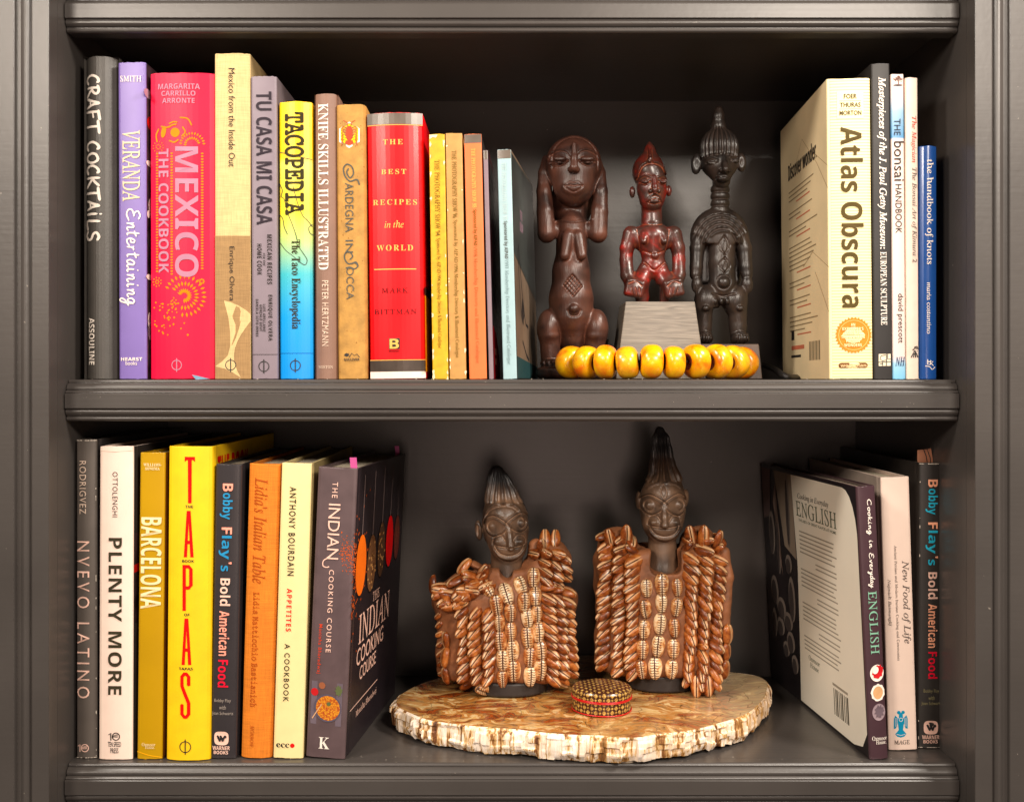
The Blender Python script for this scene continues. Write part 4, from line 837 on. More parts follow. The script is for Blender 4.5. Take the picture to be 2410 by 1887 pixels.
# ------------------------------------------------------------------ lower shelf, right row
MAR = mat('maroon spine laminate', (70, 48, 54), rough=0.3, vary=0.05, coat=0.2)
b = Book('maroon-spined book with cream back jacket, leaning left on the lower shelf', (2015, 2059), 1146, (2046, 2094), 1788, 'low', depth=0.268, bulge=0.0012, yaw=0.088, hinge=False, spine=MAR,
         left=mat('dark portrait photograph', (38, 33, 36), rough=0.3, vary=0.25, vscale=14), group=G4)
JK = mat('cream jacket flap', (246, 238, 220), rough=0.45, vary=0.03, vscale=10)
H = b.h
flap = [(0.003, H * .09), (0.003, H * .80)] + [(0.003 + 0.030 * (1 - math.cos(t)), H * .80 + H * .185 * math.sin(t)) for t in np.linspace(0.15, math.pi / 2, 6)] + [(0.17, H * .985), (0.162, H * .60), (0.166, H * .3), (0.172, H * .012), (0.034, H * .012), (0.014, H * .03)]
b.side_poly('left', flap, JK, 'jacket_flap', 0.0004)
b.side_poly('left', [(0.17, H * .985), (0.225, H * .985), (0.21, H * .80), (0.20, H * .66), (0.165, H * .62)], ink('sleeve grey', (150, 134, 118)), 'cover_picture', 0.0003)
b.side_poly('left', [(0.236, H * .985), (0.266, H * .985), (0.266, H * .75), (0.245, H * .77)], ink('backdrop mauve', (118, 100, 98)), 'cover_picture', 0.0003)
b.side_poly('left', [(0.222, H * .93), (0.232, H * .84), (0.216, H * .70), (0.210, H * .52), (0.218, H * .60), (0.226, H * .74)], ink('skin grey', (156, 132, 120)), 'cover_picture', 0.00035)
for u, zz, ru, rz in ((.24, .32, .010, .03), (.22, .30, .006, .04), (.185, .38, .006, .05), (.19, .27, .010, .012), (.24, .20, .012, .02), (.22, .17, .014, .014), (.20, .15, .014, .012), (.225, .13, .012, .012), (.195, .11, .012, .014), (.21, .09, .010, .010), (.185, .20, .010, .03), (.245, .13, .008, .02), (.185, .07, .010, .012)):
    b.side_ell('left', u, zz * H / .46, ru, rz * .8, ink('pale still life', (134, 122, 114)), 'cover_picture', 0.0003); b.side_ell('left', u + .002, zz * H / .46 - .003, ru * .7, rz * .7, ink('dim still life', (72, 64, 62)), 'cover_picture', 0.0004)
DG = ink('grey green ink', (92, 100, 80))
b.side_text('left', 'Cooking in Everyday', 'italic', 0.068, H * .885, 0.152, H * .915, DARKINK, off=0.0006).side_text('left', 'ENGLISH', 'serif', 0.050, H * .815, 0.158, H * .880, DG, off=0.0006)
b.side_text('left', 'THE ABCS OF GREAT FLAVOR AT HOME', 'sans', 0.052, H * .795, 0.152, H * .806, DG, off=0.0006)
rnd = random.Random(9); zz = H * .75
for blk in (6, 2, 5, 2, 5, 2, 4):
    for i in range(blk):
        w = rnd.uniform(.86, 1.0); u1 = 0.152; u0 = u1 - 0.10 * w
        if blk == 2: u1 = 0.11; u0 = 0.056
        b.side_rect('left', u0, zz, u1, zz + 0.0013, ink('blurb grey', (160, 150, 134)), 'blurb_lettering', 0.0006); zz -= 0.0042
    zz -= 0.0024
for i in range(9): b.side_rect('left', 0.043 + i * 0.0042, H * .07, 0.043 + i * 0.0042 + (0.0015 if i % 3 else 0.0027), H * .175, ink('barcode brown', (84, 76, 60)), 'barcode', 0.0006)
b.side_rect('left', 0.043, H * .185, 0.08, H * .195, ink('blurb grey', (160, 150, 134)), 'blurb_lettering', 0.0006)
b.side_text('left', 'Oxmoor\nHouse', 'serif', 0.112, H * .19, 0.142, H * .24, DG, off=0.0006)
b.text('Cooking in', 'hand.13', 2036, 1176, 2053, 1292, WHITE).text('Everyday', 'hand.13', 2040, 1302, 2058, 1385, WHITE)
b.text('ENGLISH', 'serif', 2045, 1392, 2066, 1540, ink('mint ink', (126, 176, 150)))
def lc(y): return 2041 + (2073 - 2041) * (y - 1146) / (1788 - 1146) + 1
b.disc(lc(1585), 1585, 17, WHITE, 'fruit_print', ry=20).disc(lc(1585) + 2, 1582, 13, ink('lobster red ink', (196, 26, 32)), 'fruit_print', 0.0005, ry=16, rot=.4, wob=.12).disc(lc(1585) - 4, 1578, 7, WHITE, 'fruit_print', 0.0006, ry=9, rot=.3)
b.disc(lc(1631), 1631, 17, WHITE, 'fruit_print', ry=20, wob=.06).disc(lc(1631), 1631, 12, ink('pastry tan', (206, 158, 110)), 'fruit_print', 0.0005, ry=15)
b.disc(lc(1677), 1677, 16, ink('ash violet', (150, 130, 136)), 'fruit_print', ry=20).disc(lc(1677) + 1, 1675, 11, ink('ash violet dark', (104, 88, 96)), 'fruit_print', 0.0005, ry=14, wob=.25)
b.text('Oxmoor', 'serif', 2052, 1733, 2088, 1743, WHITE, 'up', 'publisher_lettering').text('House.', 'serif', 2061, 1743, 2087, 1752, WHITE, 'up', 'publisher_lettering').done()
b = Book('blush white book with grey italic title and turquoise eagle emblem', (2071, 2143), 1124, (2095, 2158), 1766, 'low', depth=0.24, bulge=0.001, spine=mat('blush paper', (242, 216, 200), rough=0.5, vary=0.02), left=mat('blush board', (216, 196, 180), rough=0.5), group=G4)
b.text('New Food of Life', 'italic', 2121, 1321, 2142, 1516, ink('grey ink', (104, 92, 86))).text('Ancient Persian and Modern Iranian Cooking and Ceremonies', 'serif', 2106, 1284, 2114, 1555, ink('grey ink', (104, 92, 86)), part='subtitle_lettering').text('Najmieh Batmanglij', 'italic', 2089, 1364, 2098, 1473, ink('grey ink', (104, 92, 86)), part='author_lettering')
EA = ink('turquoise ink', (10, 146, 186)); ex, ey = 2120, 1702
b.poly([(ex - 4, ey - 24), (ex + 4, ey - 24), (ex + 5, ey - 10), (ex + 13, ey - 18), (ex + 16, ey - 10), (ex + 16, ey + 14), (ex + 11, ey + 12), (ex + 7, ey), (ex + 5, ey + 16), (ex + 13, ey + 26), (ex + 8, ey + 32), (ex, ey + 34), (ex - 8, ey + 32), (ex - 13, ey + 26), (ex - 5, ey + 16), (ex - 7, ey), (ex - 11, ey + 12), (ex - 16, ey + 14), (ex - 16, ey - 10), (ex - 13, ey - 18), (ex - 5, ey - 10)], EA, 'eagle_emblem')
b.disc(ex - 5, ey - 25, 4, EA, 'eagle_emblem', .0005).disc(ex + 5, ey - 25, 4, EA, 'eagle_emblem', .0005); b.ring(ex, ey - 8, 4, 1.2, WHITE, 'eagle_emblem', .0006)
for q in (-12, -9, 9, 12): b.line([(ex + q, ey - 12), (ex + q, ey + 8)], 1, WHITE, 'eagle_emblem', .0006)
b.line([(ex - 10, ey + 26), (ex, ey + 29), (ex + 10, ey + 26)], 1.2, WHITE, 'eagle_emblem', .0006)
b.text('MAGE', 'serif', 2105, 1742, 2141, 1752, ink('grey ink', (104, 92, 86)), 'up', 'publisher_lettering').done()
b = flay((2165, 2218), 1090, (2161, 2216), 1761, 'charcoal book with salmon, cyan and red title at the right end', G4, (2184, 2207, 2184, 2206), mat('charcoal matt jacket', (48, 44, 41), rough=0.4, vary=0.08), (1129, 1597), depth=0.24, blu=CYANINK, pk=ink('peach ink', (255, 176, 140)))
for t, y, w in (('Bobby Flay', 1627, 37), ('with', 1642, 15), ('Joan Schwartz', 1656, 47)): b.text(t, 'sans', 2192 - w / 2, y - 5, 2192 + w / 2, y + 5, ink('moss ink', (132, 124, 92)), 'up', 'author_lettering')
warner(b, 2191, 1712); worn(b, 10); b.done()
# kraft bookmark standing out of that book
w = 0.0066
v = [(-w, 0, -0.02), (w * 1.1, 0, -0.02), (w * 1.15, 0, 0.004), (w * .9, 0.0, 0.0135), (w * 0.2, 0, 0.0125), (-w, 0, 0.0118)]; v += [(x, 0.0008, z_) for x, y, z_ in v]
n = 6; f = [tuple(range(n)), tuple(range(2 * n - 1, n - 1, -1))] + [(i, n + i, n + (i + 1) % n, (i + 1) % n) for i in range(n)]
o = mesh_obj('bookmark', v, f, mat('kraft bookmark card', (172, 112, 82), rough=0.7, vary=0.12), loc=px(2176, 1089, 1.012)); tag(o, 'torn kraft paper bookmark standing out of the charcoal book at the right end', 'bookmark')
V, Fc = ribbon([(-0.001, 0.0125), (0.0015, 0.006), (0.003, -0.004)], 0.0008, 0); V2, F2 = ribbon([(0.0022, 0.0125), (0.0050, 0.005), (0.006, -0.004)], 0.0008, 0)
mesh_obj('drawn_line', [(x, -0.0003, z_) for x, z_ in V] + [(x, -0.0003, z_) for x, z_ in V2], list(Fc) + [tuple(i + len(V) for i in q) for q in F2], INK, o)
# ------------------------------------------------------------------ carved figures: signed-distance sculpting meshed with surface nets
class Sculpt:
    """field in photograph-pixel units: x right, y down, z towards the viewer"""
    def __init__(s, lo, hi, h=2.0):
        s.lo = np.array(lo, np.float32); s.h = h
        s.n = np.ceil((np.array(hi) - s.lo) / h).astype(int) + 1
        s.ax = [s.lo[i] + h * np.arange(s.n[i], dtype=np.float32) for i in range(3)]
        s.Fd = np.full(s.n, 60.0, np.float32)
    def _win(s, lo, hi):
        a = np.clip(np.floor((np.array(lo) - s.lo) / s.h).astype(int), 0, s.n - 1); b = np.clip(np.ceil((np.array(hi) - s.lo) / s.h).astype(int) + 1, 1, s.n)
        b = np.maximum(b, a + 1)
        sl = tuple(slice(a[i], b[i]) for i in range(3))
        return sl, s.ax[0][sl[0]][:, None, None], s.ax[1][sl[1]][None, :, None], s.ax[2][sl[2]][None, None, :]
    def _mix(s, sl, d, k, cut):
        f = s.Fd[sl]
        if cut:
            d = -d
            if k <= 0: s.Fd[sl] = np.maximum(f, d); return
            t = np.clip(0.5 - 0.5 * (d - f) / k, 0, 1); s.Fd[sl] = d + (f - d) * t + k * t * (1 - t)
        else:
            if k <= 0: s.Fd[sl] = np.minimum(f, d); return
            t = np.clip(0.5 + 0.5 * (d - f) / k, 0, 1); s.Fd[sl] = d + (f - d) * t - k * t * (1 - t)
    def ell(s, c, r, k=4, rot=0, cut=False, tilt=0):
        m = max(r) + k * 2 + 8; sl, X, Y, Z = s._win([c[i] - m for i in range(3)], [c[i] + m for i in range(3)])
        x, y, z = X - c[0], Y - c[1], Z - c[2]
        if rot: a = math.radians(rot); x, y = x * math.cos(a) + y * math.sin(a), -x * math.sin(a) + y * math.cos(a)
        if tilt: a = math.radians(tilt); y, z = y * math.cos(a) + z * math.sin(a), -y * math.sin(a) + z * math.cos(a)
        k0 = np.sqrt((x / r[0]) ** 2 + (y / r[1]) ** 2 + (z / r[2]) ** 2); k1 = np.sqrt((x / r[0] ** 2) ** 2 + (y / r[1] ** 2) ** 2 + (z / r[2] ** 2) ** 2)
        s._mix(sl, k0 * (k0 - 1) / np.maximum(k1, 1e-6), k, cut); return s
    def cap(s, a, b, ra, rb=None, k=4, cut=False, zs=1.0):
        rb = ra if rb is None else rb; a = np.array(a, float); b = np.array(b, float)
        m = max(ra, rb) * max(1, zs) + k * 2 + 8; sl, X, Y, Z = s._win(np.minimum(a, b) - m, np.maximum(a, b) + m)
        ba = b - a; ba2 = ba.copy(); ba2[2] /= zs; L = max((ba2 ** 2).sum(), 1e-6)
        x, y, z = X - a[0], Y - a[1], (Z - a[2]) / zs
        t = np.clip((x * ba2[0] + y * ba2[1] + z * ba2[2]) / L, 0, 1)
        d = np.sqrt((x - ba2[0] * t) ** 2 + (y - ba2[1] * t) ** 2 + (z - ba2[2] * t) ** 2) - (ra + (rb - ra) * t)
        s._mix(sl, d * min(1, zs) if zs < 1 else d, k, cut); return s
    def chain(s, pts, k=4, zs=1.0, cut=False):
        for p, q in zip(pts, pts[1:]): s.cap(p[:3], q[:3], p[3], q[3], k, cut, zs)
        return s
    def boxr(s, c, half, r=3, k=2, rot=0, cut=False, taper=0.0):
        m = max(half) + r + k * 2 + 8; sl, X, Y, Z = s._win([c[i] - m for i in range(3)], [c[i] + m for i in range(3)])
        x, y, z = X - c[0], Y - c[1], Z - c[2]
        if rot: a = math.radians(rot); x, y = x * math.cos(a) + y * math.sin(a), -x * math.sin(a) + y * math.cos(a)
        sc_ = 1 + taper * (y / half[1])
        qx, qy, qz = np.abs(x) - half[0] * sc_ + r, np.abs(y) - half[1] + r + 0 * x, np.abs(z) - half[2] * (sc_ if taper else 1) + r
        d = np.sqrt(np.maximum(qx, 0) ** 2 + np.maximum(qy, 0) ** 2 + np.maximum(qz, 0) ** 2) + np.minimum(np.maximum(qx, np.maximum(qy, qz)), 0) - r
        s._mix(sl, d, k, cut); return s
    def cyl(s, x0, z0, rx, rz, y0, y1, r=3, k=2, cut=False, flare=0.0):
        """upright elliptic cylinder"""
        m = max(rx, rz) * (1 + abs(flare)) + r + k * 2 + 8; sl, X, Y, Z = s._win([x0 - m, y0 - m, z0 - m], [x0 + m, y1 + m, z0 + m])
        t = np.clip((Y - y0) / max(y1 - y0, 1e-6), 0, 1); q = 1 + flare * (t - .5) * 2
        d1 = (np.sqrt(((X - x0) / rx) ** 2 + ((Z - z0) / rz) ** 2) - q) * min(rx, rz) + r; d2 = np.abs(Y - (y0 + y1) / 2) - (y1 - y0) / 2 + r + 0 * d1
        d = np.sqrt(np.maximum(d1, 0) ** 2 + np.maximum(d2, 0) ** 2) + np.minimum(np.maximum(d1, d2), 0) - r
        s._mix(sl, d, k, cut); return s
    def engrave(s, pts, w, depth, zmin=None, smooth=True, closed=False):
        """carve (depth > 0) or raise (depth < 0) a line drawn on the front of the figure"""
        P = smooth_line(pts, 4) if smooth and len(pts) > 2 else [np.array(p, float) for p in pts]
        if closed: P = P + [P[0]]
        A = np.array(P); m = w * 3; zm = s.lo[2] if zmin is None else zmin
        sl, X, Y, Z = s._win([A[:, 0].min() - m, A[:, 1].min() - m, zm], [A[:, 0].max() + m, A[:, 1].max() + m, s.lo[2] + s.h * s.n[2]])
        x, y = X[:, :, 0], Y[:, :, 0]; D = np.full((x.shape[0], y.shape[1]), 1e6, np.float32)
        for p, q in zip(A, A[1:]):
            b = q - p; L = max((b ** 2).sum(), 1e-6); t = np.clip(((x - p[0]) * b[0] + (y - p[1]) * b[1]) / L, 0, 1)
            D = np.minimum(D, (x - p[0] - b[0] * t) ** 2 + (y - p[1] - b[1] * t) ** 2)
        s.Fd[sl] += (depth * np.exp(-D / (w * w)))[:, :, None]; return s
    def dent(s, c, r, depth, zmin=None):
        """soft elliptical dish (depth > 0) or boss (depth < 0)"""
        zm = s.lo[2] if zmin is None else zmin; m = 2.6
        sl, X, Y, Z = s._win([c[0] - r[0] * m, c[1] - r[1] * m, zm], [c[0] + r[0] * m, c[1] + r[1] * m, s.lo[2] + s.h * s.n[2]])
        s.Fd[sl] += depth * np.exp(-(((X - c[0]) / r[0]) ** 2 + ((Y - c[1]) / r[1]) ** 2)) + 0 * Z; return s
    def apply(s, lo, hi, fn):
        sl, X, Y, Z = s._win(lo, hi); s.Fd[sl] += fn(X, Y, Z).astype(np.float32); return s
    def surf_z(s, x, y):
        """front-most surface z and outward normal under (x, y)"""
        i = int(round((x - s.lo[0]) / s.h)); j = int(round((y - s.lo[1]) / s.h))
        i = min(max(i, 1), s.n[0] - 2); j = min(max(j, 1), s.n[1] - 2)
        col = s.Fd[i, j, :]; w = np.where(col < 0)[0]
        if len(w) == 0: return None
        k = min(w[-1], s.n[2] - 2); f0, f1 = col[k], col[k + 1]
        z = s.ax[2][k] + s.h * (f0 / (f0 - f1) if f1 > f0 else 0)
        kk = min(max(k, 1), s.n[2] - 2)
        g = np.array([s.Fd[i + 1, j, kk] - s.Fd[i - 1, j, kk], s.Fd[i, j + 1, kk] - s.Fd[i, j - 1, kk], s.Fd[i, j, kk + 1] - s.Fd[i, j, kk - 1]])
        return z, g / max(np.linalg.norm(g), 1e-6)
    def mesh(s, name, mats, parent, x0, ybase, k, zc=0.0, region=None):
        """surface nets; local metres: X=(x-x0)*k, Y=-(z-zc)*k, Z=(ybase-y)*k"""
        Fd = s.Fd; S = Fd < 0
        S[0], S[-1], S[:, 0], S[:, -1], S[:, :, 0], S[:, :, -1] = (False,) * 6
        Fp = np.where(S, np.minimum(Fd, -1e-3), np.maximum(Fd, 1e-3))
        nx, ny, nz = (v - 1 for v in Fd.shape)
        c = [(a, b, d) for a in (0, 1) for b in (0, 1) for d in (0, 1)]
        cnt = np.zeros((nx, ny, nz), np.int8)
        for a, b, d in c: cnt += S[a:a + nx, b:b + ny, d:d + nz]
        act = np.argwhere((cnt > 0) & (cnt < 8)); idx = np.full((nx, ny, nz), -1, np.int32); idx[tuple(act.T)] = np.arange(len(act))
        pos = np.zeros((len(act), 3)); num = np.zeros(len(act))
        for p in c:
            for ax in range(3):
                if p[ax]: continue
                q = list(p); q[ax] = 1
                fa = Fp[act[:, 0] + p[0], act[:, 1] + p[1], act[:, 2] + p[2]]; fb = Fp[act[:, 0] + q[0], act[:, 1] + q[1], act[:, 2] + q[2]]
                cr = (fa < 0) != (fb < 0); t = np.where(cr, fa / np.where(cr, fa - fb, 1), 0)
                pt = np.tile(np.array(p, float), (len(act), 1)); pt[:, ax] += t
                pos[cr] += pt[cr]; num[cr] += 1
        P = s.lo + s.h * (act + pos / num[:, None])
        quads = []
        for ax in range(3):
            u, v = (ax + 1) % 3, (ax + 2) % 3
            n = [nx, ny, nz]; sa = [slice(1, n[0]), slice(1, n[1]), slice(1, n[2])]; sa[ax] = slice(0, n[ax]); sb = list(sa); sb[ax] = slice(1, n[ax] + 1)
            A, B = S[tuple(sa)], S[tuple(sb)]; e = np.argwhere(A != B)
            if len(e) == 0: continue
            sgn = A[tuple(e.T)]; base = e.copy()
            for w in (u, v): base[:, w] += 1
            def cell(du, dv):
                g = base.copy(); g[:, u] += du; g[:, v] += dv; return idx[g[:, 0], g[:, 1], g[:, 2]]
            q = np.stack([cell(-1, -1), cell(0, -1), cell(0, 0), cell(-1, 0)], 1); q[~sgn] = q[~sgn][:, ::-1]; quads.append(q)
        Q = np.concatenate(quads)
        W = np.stack([(P[:, 0] - x0) * k, -(P[:, 2] - zc) * k, (ybase - P[:, 1]) * k], 1)
        # the axis swap (x, y down, z near) -> (x, away, up) keeps handedness
        me = bpy.data.meshes.new(name); me.vertices.add(len(W)); me.vertices.foreach_set('co', W.astype(np.float32).ravel())
        me.loops.add(len(Q) * 4); me.loops.foreach_set('vertex_index', Q.astype(np.int32).ravel())
        me.polygons.add(len(Q)); me.polygons.foreach_set('loop_start', np.arange(0, len(Q) * 4, 4, dtype=np.int32))
        me.polygons.foreach_set('use_smooth', np.ones(len(Q), bool)); me.update(calc_edges=True); me.validate()
        for m in (mats if isinstance(mats, (list, tuple)) else [mats]): me.materials.append(m)
        o = bpy.data.objects.new(name, me); COL.objects.link(o)
        if parent: o.parent = parent
        return o

def wood_build(dark, mid, lo, hi, pt=True, scale=40):
    def f(m, nt, p, tc, ra):
        n = N(nt, 'ShaderNodeTexNoise'); n.inputs['Scale'].default_value = scale; n.inputs['Detail'].default_value = 6; n.inputs['Distortion'].default_value = 0.6
        nt.links.new(tc.outputs['Object'], n.inputs['Vector'])
        r = N(nt, 'ShaderNodeValToRGB'); e = r.color_ramp.elements; e[0].position, e[1].position = lo, hi
        e[0].color = lin(dark) + (1,); e[1].color = lin(mid) + (1,); nt.links.new(n.outputs['Fac'], r.inputs[0])
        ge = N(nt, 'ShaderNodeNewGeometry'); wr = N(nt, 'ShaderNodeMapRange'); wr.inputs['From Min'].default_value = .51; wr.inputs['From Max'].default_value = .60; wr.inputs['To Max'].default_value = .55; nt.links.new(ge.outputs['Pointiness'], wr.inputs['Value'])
        dr = N(nt, 'ShaderNodeMapRange'); dr.inputs['From Min'].default_value = .40; dr.inputs['From Max'].default_value = .49; dr.inputs['To Min'].default_value = .35; dr.inputs['To Max'].default_value = 1; nt.links.new(ge.outputs['Pointiness'], dr.inputs['Value'])  # recesses darkened in the colour to deepen the flat shading
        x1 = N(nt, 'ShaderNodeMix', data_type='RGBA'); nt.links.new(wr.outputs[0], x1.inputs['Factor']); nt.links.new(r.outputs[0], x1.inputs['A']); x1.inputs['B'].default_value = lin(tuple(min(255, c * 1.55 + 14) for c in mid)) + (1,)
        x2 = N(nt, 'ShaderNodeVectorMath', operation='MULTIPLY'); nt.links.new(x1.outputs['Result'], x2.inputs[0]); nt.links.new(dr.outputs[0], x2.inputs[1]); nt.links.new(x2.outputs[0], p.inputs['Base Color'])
        g = N(nt, 'ShaderNodeTexNoise'); g.inputs['Scale'].default_value = 1; g.inputs['Detail'].default_value = 4
        mp = N(nt, 'ShaderNodeMapping'); mp.inputs['Scale'].default_value = (700, 700, 60); nt.links.new(tc.outputs['Object'], mp.inputs[0]); nt.links.new(mp.outputs[0], g.inputs['Vector'])
        b = N(nt, 'ShaderNodeBump'); b.inputs['Strength'].default_value = 0.38; b.inputs['Distance'].default_value = 0.0008
        nt.links.new(g.outputs['Fac'], b.inputs['Height']); nt.links.new(b.outputs[0], p.inputs['Normal'])
    return f
UPK = 1.075 / F        # metres per photograph pixel at the upper carvings
# ---- figure 1: large-headed kneeling carving
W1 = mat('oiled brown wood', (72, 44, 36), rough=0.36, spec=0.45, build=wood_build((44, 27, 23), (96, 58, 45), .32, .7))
d1 = 1.075
s = Sculpt((1252, 312, -90), (1452, 898, 92), 1.9)
s.ell((1350, 388, -4), (66, 68, 58), 0); s.ell((1350, 432, 8), (50, 57, 44), 10)          # head and chin
s.ell((1350, 395, -34), (60, 62, 46), 10); s.ell((1348, 470, -44), (50, 70, 26), 8)
s.cap((1347, 470, -42), (1347, 540, -30), 38, 38, 10)                                      # neck
s.chain([(1346, 535, -4, 33), (1346, 575, -4, 34), (1344, 640, -2, 42), (1344, 705, 0, 50), (1345, 745, 0, 49), (1347, 790, -6, 32), (1347, 830, -8, 26)], 12)   # torso
for sx in (-1, 1):
    X = lambda v: 1347 + sx * v
    s.cap((X(36), 538, -8), (X(60), 553, 2), 17, 20, 6)                                    # shoulder to elbow
    s.chain([(X(61), 552, 6, 21), (X(64), 500, 0, 20), (X(66), 450, -10, 18), (X(64), 405, -22, 16), (X(58), 372, -34, 13)], 4)     # forearm up to the head
    s.cap((X(12), 560, 28), (X(20), 607, 40), 13, 11, 7)                                   # breast
    s.ell((X(56), 775, 10), (28, 46, 34), 7); s.cap((X(54), 790, 12), (X(51), 852, 6), 24, 23, 4); s.ell((X(54), 792, 26), (21, 11, 16), 5)   # thigh and shin
    s.dent((X(34), 384), (22, 17), 6.5, 0); s.ell((X(33), 387, 50), (17, 9, 9), 3)        # eye socket and lid
    s.engrave([(X(13), 388), (X(24), 391), (X(36), 392), (X(50), 388)], 1.7, 4.0, 10); s.engrave([(X(12), 390), (X(26), 398), (X(40), 398), (X(53), 389)], 1.6, 2.4, 10)
    s.engrave([(X(8), 378), (X(16), 366), (X(34), 361), (X(52), 367), (X(60), 380)], 2.2, -2.2, 10)
    s.engrave([(X(7), 384), (X(15), 370), (X(33), 365), (X(53), 372)], 2.0, 2.0, 10)
s.chain([(1348, 352, 56, 5), (1348, 385, 60, 7), (1347, 408, 66, 10)], 6); s.ell((1340, 412, 60), (8, 7, 8), 4); s.ell((1354, 412, 60), (8, 7, 8), 4)   # nose
s.ell((1347, 449, 42), (24, 16, 12), 8); s.engrave([(1328, 448), (1340, 446), (1348, 448), (1356, 446), (1367, 448)], 1.7, 3.5, 10)
s.engrave([(1326, 447), (1338, 438), (1347, 440), (1357, 438), (1369, 447)], 1.6, 2.0, 10); s.engrave([(1328, 451), (1347, 461), (1367, 451)], 1.8, 2.4, 10)
s.engrave([(1300, 402), (1302, 364), (1322, 339), (1350, 330), (1379, 339), (1401, 366), (1404, 404)], 2.4, 2.8, 4)      # cap edge
s.engrave([(1304, 520), (1325, 524), (1347, 527), (1370, 524), (1392, 520)], 2.0, -2.5, -40)
s.ell((1348, 730, 50), (12, 11, 10), 3)                                                     # navel
s.engrave([(1334, 735), (1338, 745), (1348, 748), (1358, 745), (1363, 735)], 2.6, 3.0, 10)
for q in range(-2, 3):                                                                      # incised lozenge
    o = q * 0.22
    s.engrave([(1345 + 22 * (o - .5) * 1, 677 + 26 * (o + .5)), (1345 + 22 * (o + .5), 677 + 26 * (o - .5))], 1.3, 2.4, 10, False)
    s.engrave([(1345 + 22 * (o - .5), 677 - 26 * (o + .5)), (1345 + 22 * (o + .5), 677 - 26 * (o - .5))], 1.3, 2.4, 10, False)
s.engrave([(1323, 677), (1345, 703), (1367, 677), (1345, 651), (1323, 677)], 1.4, 2.6, 10, False)
s.cyl(1347, 0, 74, 60, 846, 866, 4, 2); s.cyl(1347, 0, 86, 70, 862, 893, 13, 2)
s.apply((1262, 848, -70), (1440, 864, 90), lambda X, Y, Z: 2.0 * np.sign(np.sin(np.arctan2(X - 1347, Z + 0.01) * 26)) * np.exp(-((Y - 856) / 4.5) ** 2))
s.engrave([(1262, 849), (1347, 851), (1436, 849)], 1.4, 1.5, -60); s.engrave([(1260, 864), (1347, 866), (1438, 864)], 1.6, 2.4, -60)
t = thing('carved_figure', 'brown wooden carving with a big masklike face and arms raised beside its head', 'sculpture', px(1347, 893, d1) + Vector((0, 0, 0.0004)), group='carved wooden figures on the upper shelf')
s.mesh('carved_body', W1, t, 1347, 893, d1 / F)

# ---- figure 2: small red-lacquered figure on a block
def lac_build(m, nt, p, tc, ra):
    n = N(nt, 'ShaderNodeTexNoise'); n.inputs['Scale'].default_value = 48; n.inputs['Detail'].default_value = 7; n.inputs['Roughness'].default_value = .62; n.inputs['Distortion'].default_value = .4; nt.links.new(tc.outputs['Object'], n.inputs['Vector'])
    r = N(nt, 'ShaderNodeValToRGB'); e = r.color_ramp.elements; e[0].position, e[1].position = .42, .78
    e[0].color = lin((58, 36, 30)) + (1,); e[1].color = lin((176, 22, 12)) + (1,); k = e.new(.57); k.color = lin((90, 30, 22)) + (1,)
    nt.links.new(n.outputs['Fac'], r.inputs[0])
    g = N(nt, 'ShaderNodeNewGeometry'); mr = N(nt, 'ShaderNodeMapRange'); mr.inputs['From Min'].default_value = .505; mr.inputs['From Max'].default_value = .575; nt.links.new(g.outputs['Pointiness'], mr.inputs['Value'])
    mx = N(nt, 'ShaderNodeMix', data_type='RGBA'); nt.links.new(mr.outputs[0], mx.inputs['Factor']); nt.links.new(r.outputs[0], mx.inputs['A']); mx.inputs['B'].default_value = lin((176, 92, 58)) + (1,)
    nt.links.new(mx.outputs['Result'], p.inputs['Base Color'])
    n2 = N(nt, 'ShaderNodeTexNoise'); n2.inputs['Scale'].default_value = 220; nt.links.new(tc.outputs['Object'], n2.inputs['Vector'])
    b = N(nt, 'ShaderNodeBump'); b.inputs['Strength'].default_value = .2; b.inputs['Distance'].default_value = .001; nt.links.new(n2.outputs['Fac'], b.inputs['Height']); nt.links.new(b.outputs[0], p.inputs['Normal'])
W2 = mat('red and black lacquered wood', (90, 30, 24), rough=0.33, spec=0.5, coat=0.12, build=lac_build)
d2 = 1.075
s = Sculpt((1452, 326, -62), (1620, 722, 66), 1.7)
s.ell((1527, 404, -8), (38, 42, 40), 0); s.chain([(1529, 375, -4, 24), (1530, 352, -4, 11), (1529, 338, -4, 4)], 8)        # cap with its peak
s.chain([(1528, 345, 2, 3), (1527, 372, 24, 3), (1525, 388, 32, 3)], 5)
s.ell((1534, 440, 2), (36, 56, 34), 5); s.ell((1533, 475, 8), (27, 26, 26), 8)
s.engrave([(1497, 420), (1504, 398), (1520, 386), (1526, 378), (1534, 386), (1556, 392), (1568, 412)], 2.2, -3.2, -20); s.engrave([(1499, 424), (1508, 402), (1526, 392), (1552, 397), (1566, 416)], 2.0, 2.4, -10)
for sx, ex in ((-1, 1515), (1, 1557)):
    s.dent((ex, 432), (13, 13), 4.0, 0); s.ell((ex, 434, 30), (11, 6, 6), 2)
    s.engrave([(ex - 11, 434), (ex, 431), (ex + 11, 434)], 1.4, 2.6, 0); s.engrave([(ex - 11, 435), (ex, 440), (ex + 11, 435)], 1.4, 2.2, 0); s.engrave([(ex - 13, 424), (ex, 418), (ex + 13, 424)], 1.8, -2.0, 0)
s.ell((1489, 452, -8), (7, 14, 8), 3); s.ell((1575, 449, -8), (7, 13, 8), 3)
s.chain([(1535, 424, 33, 4), (1536, 446, 38, 6), (1536, 455, 41, 7)], 3); s.ell((1528, 457, 34), (6, 5, 6), 3); s.ell((1545, 457, 34), (6, 5, 6), 3)
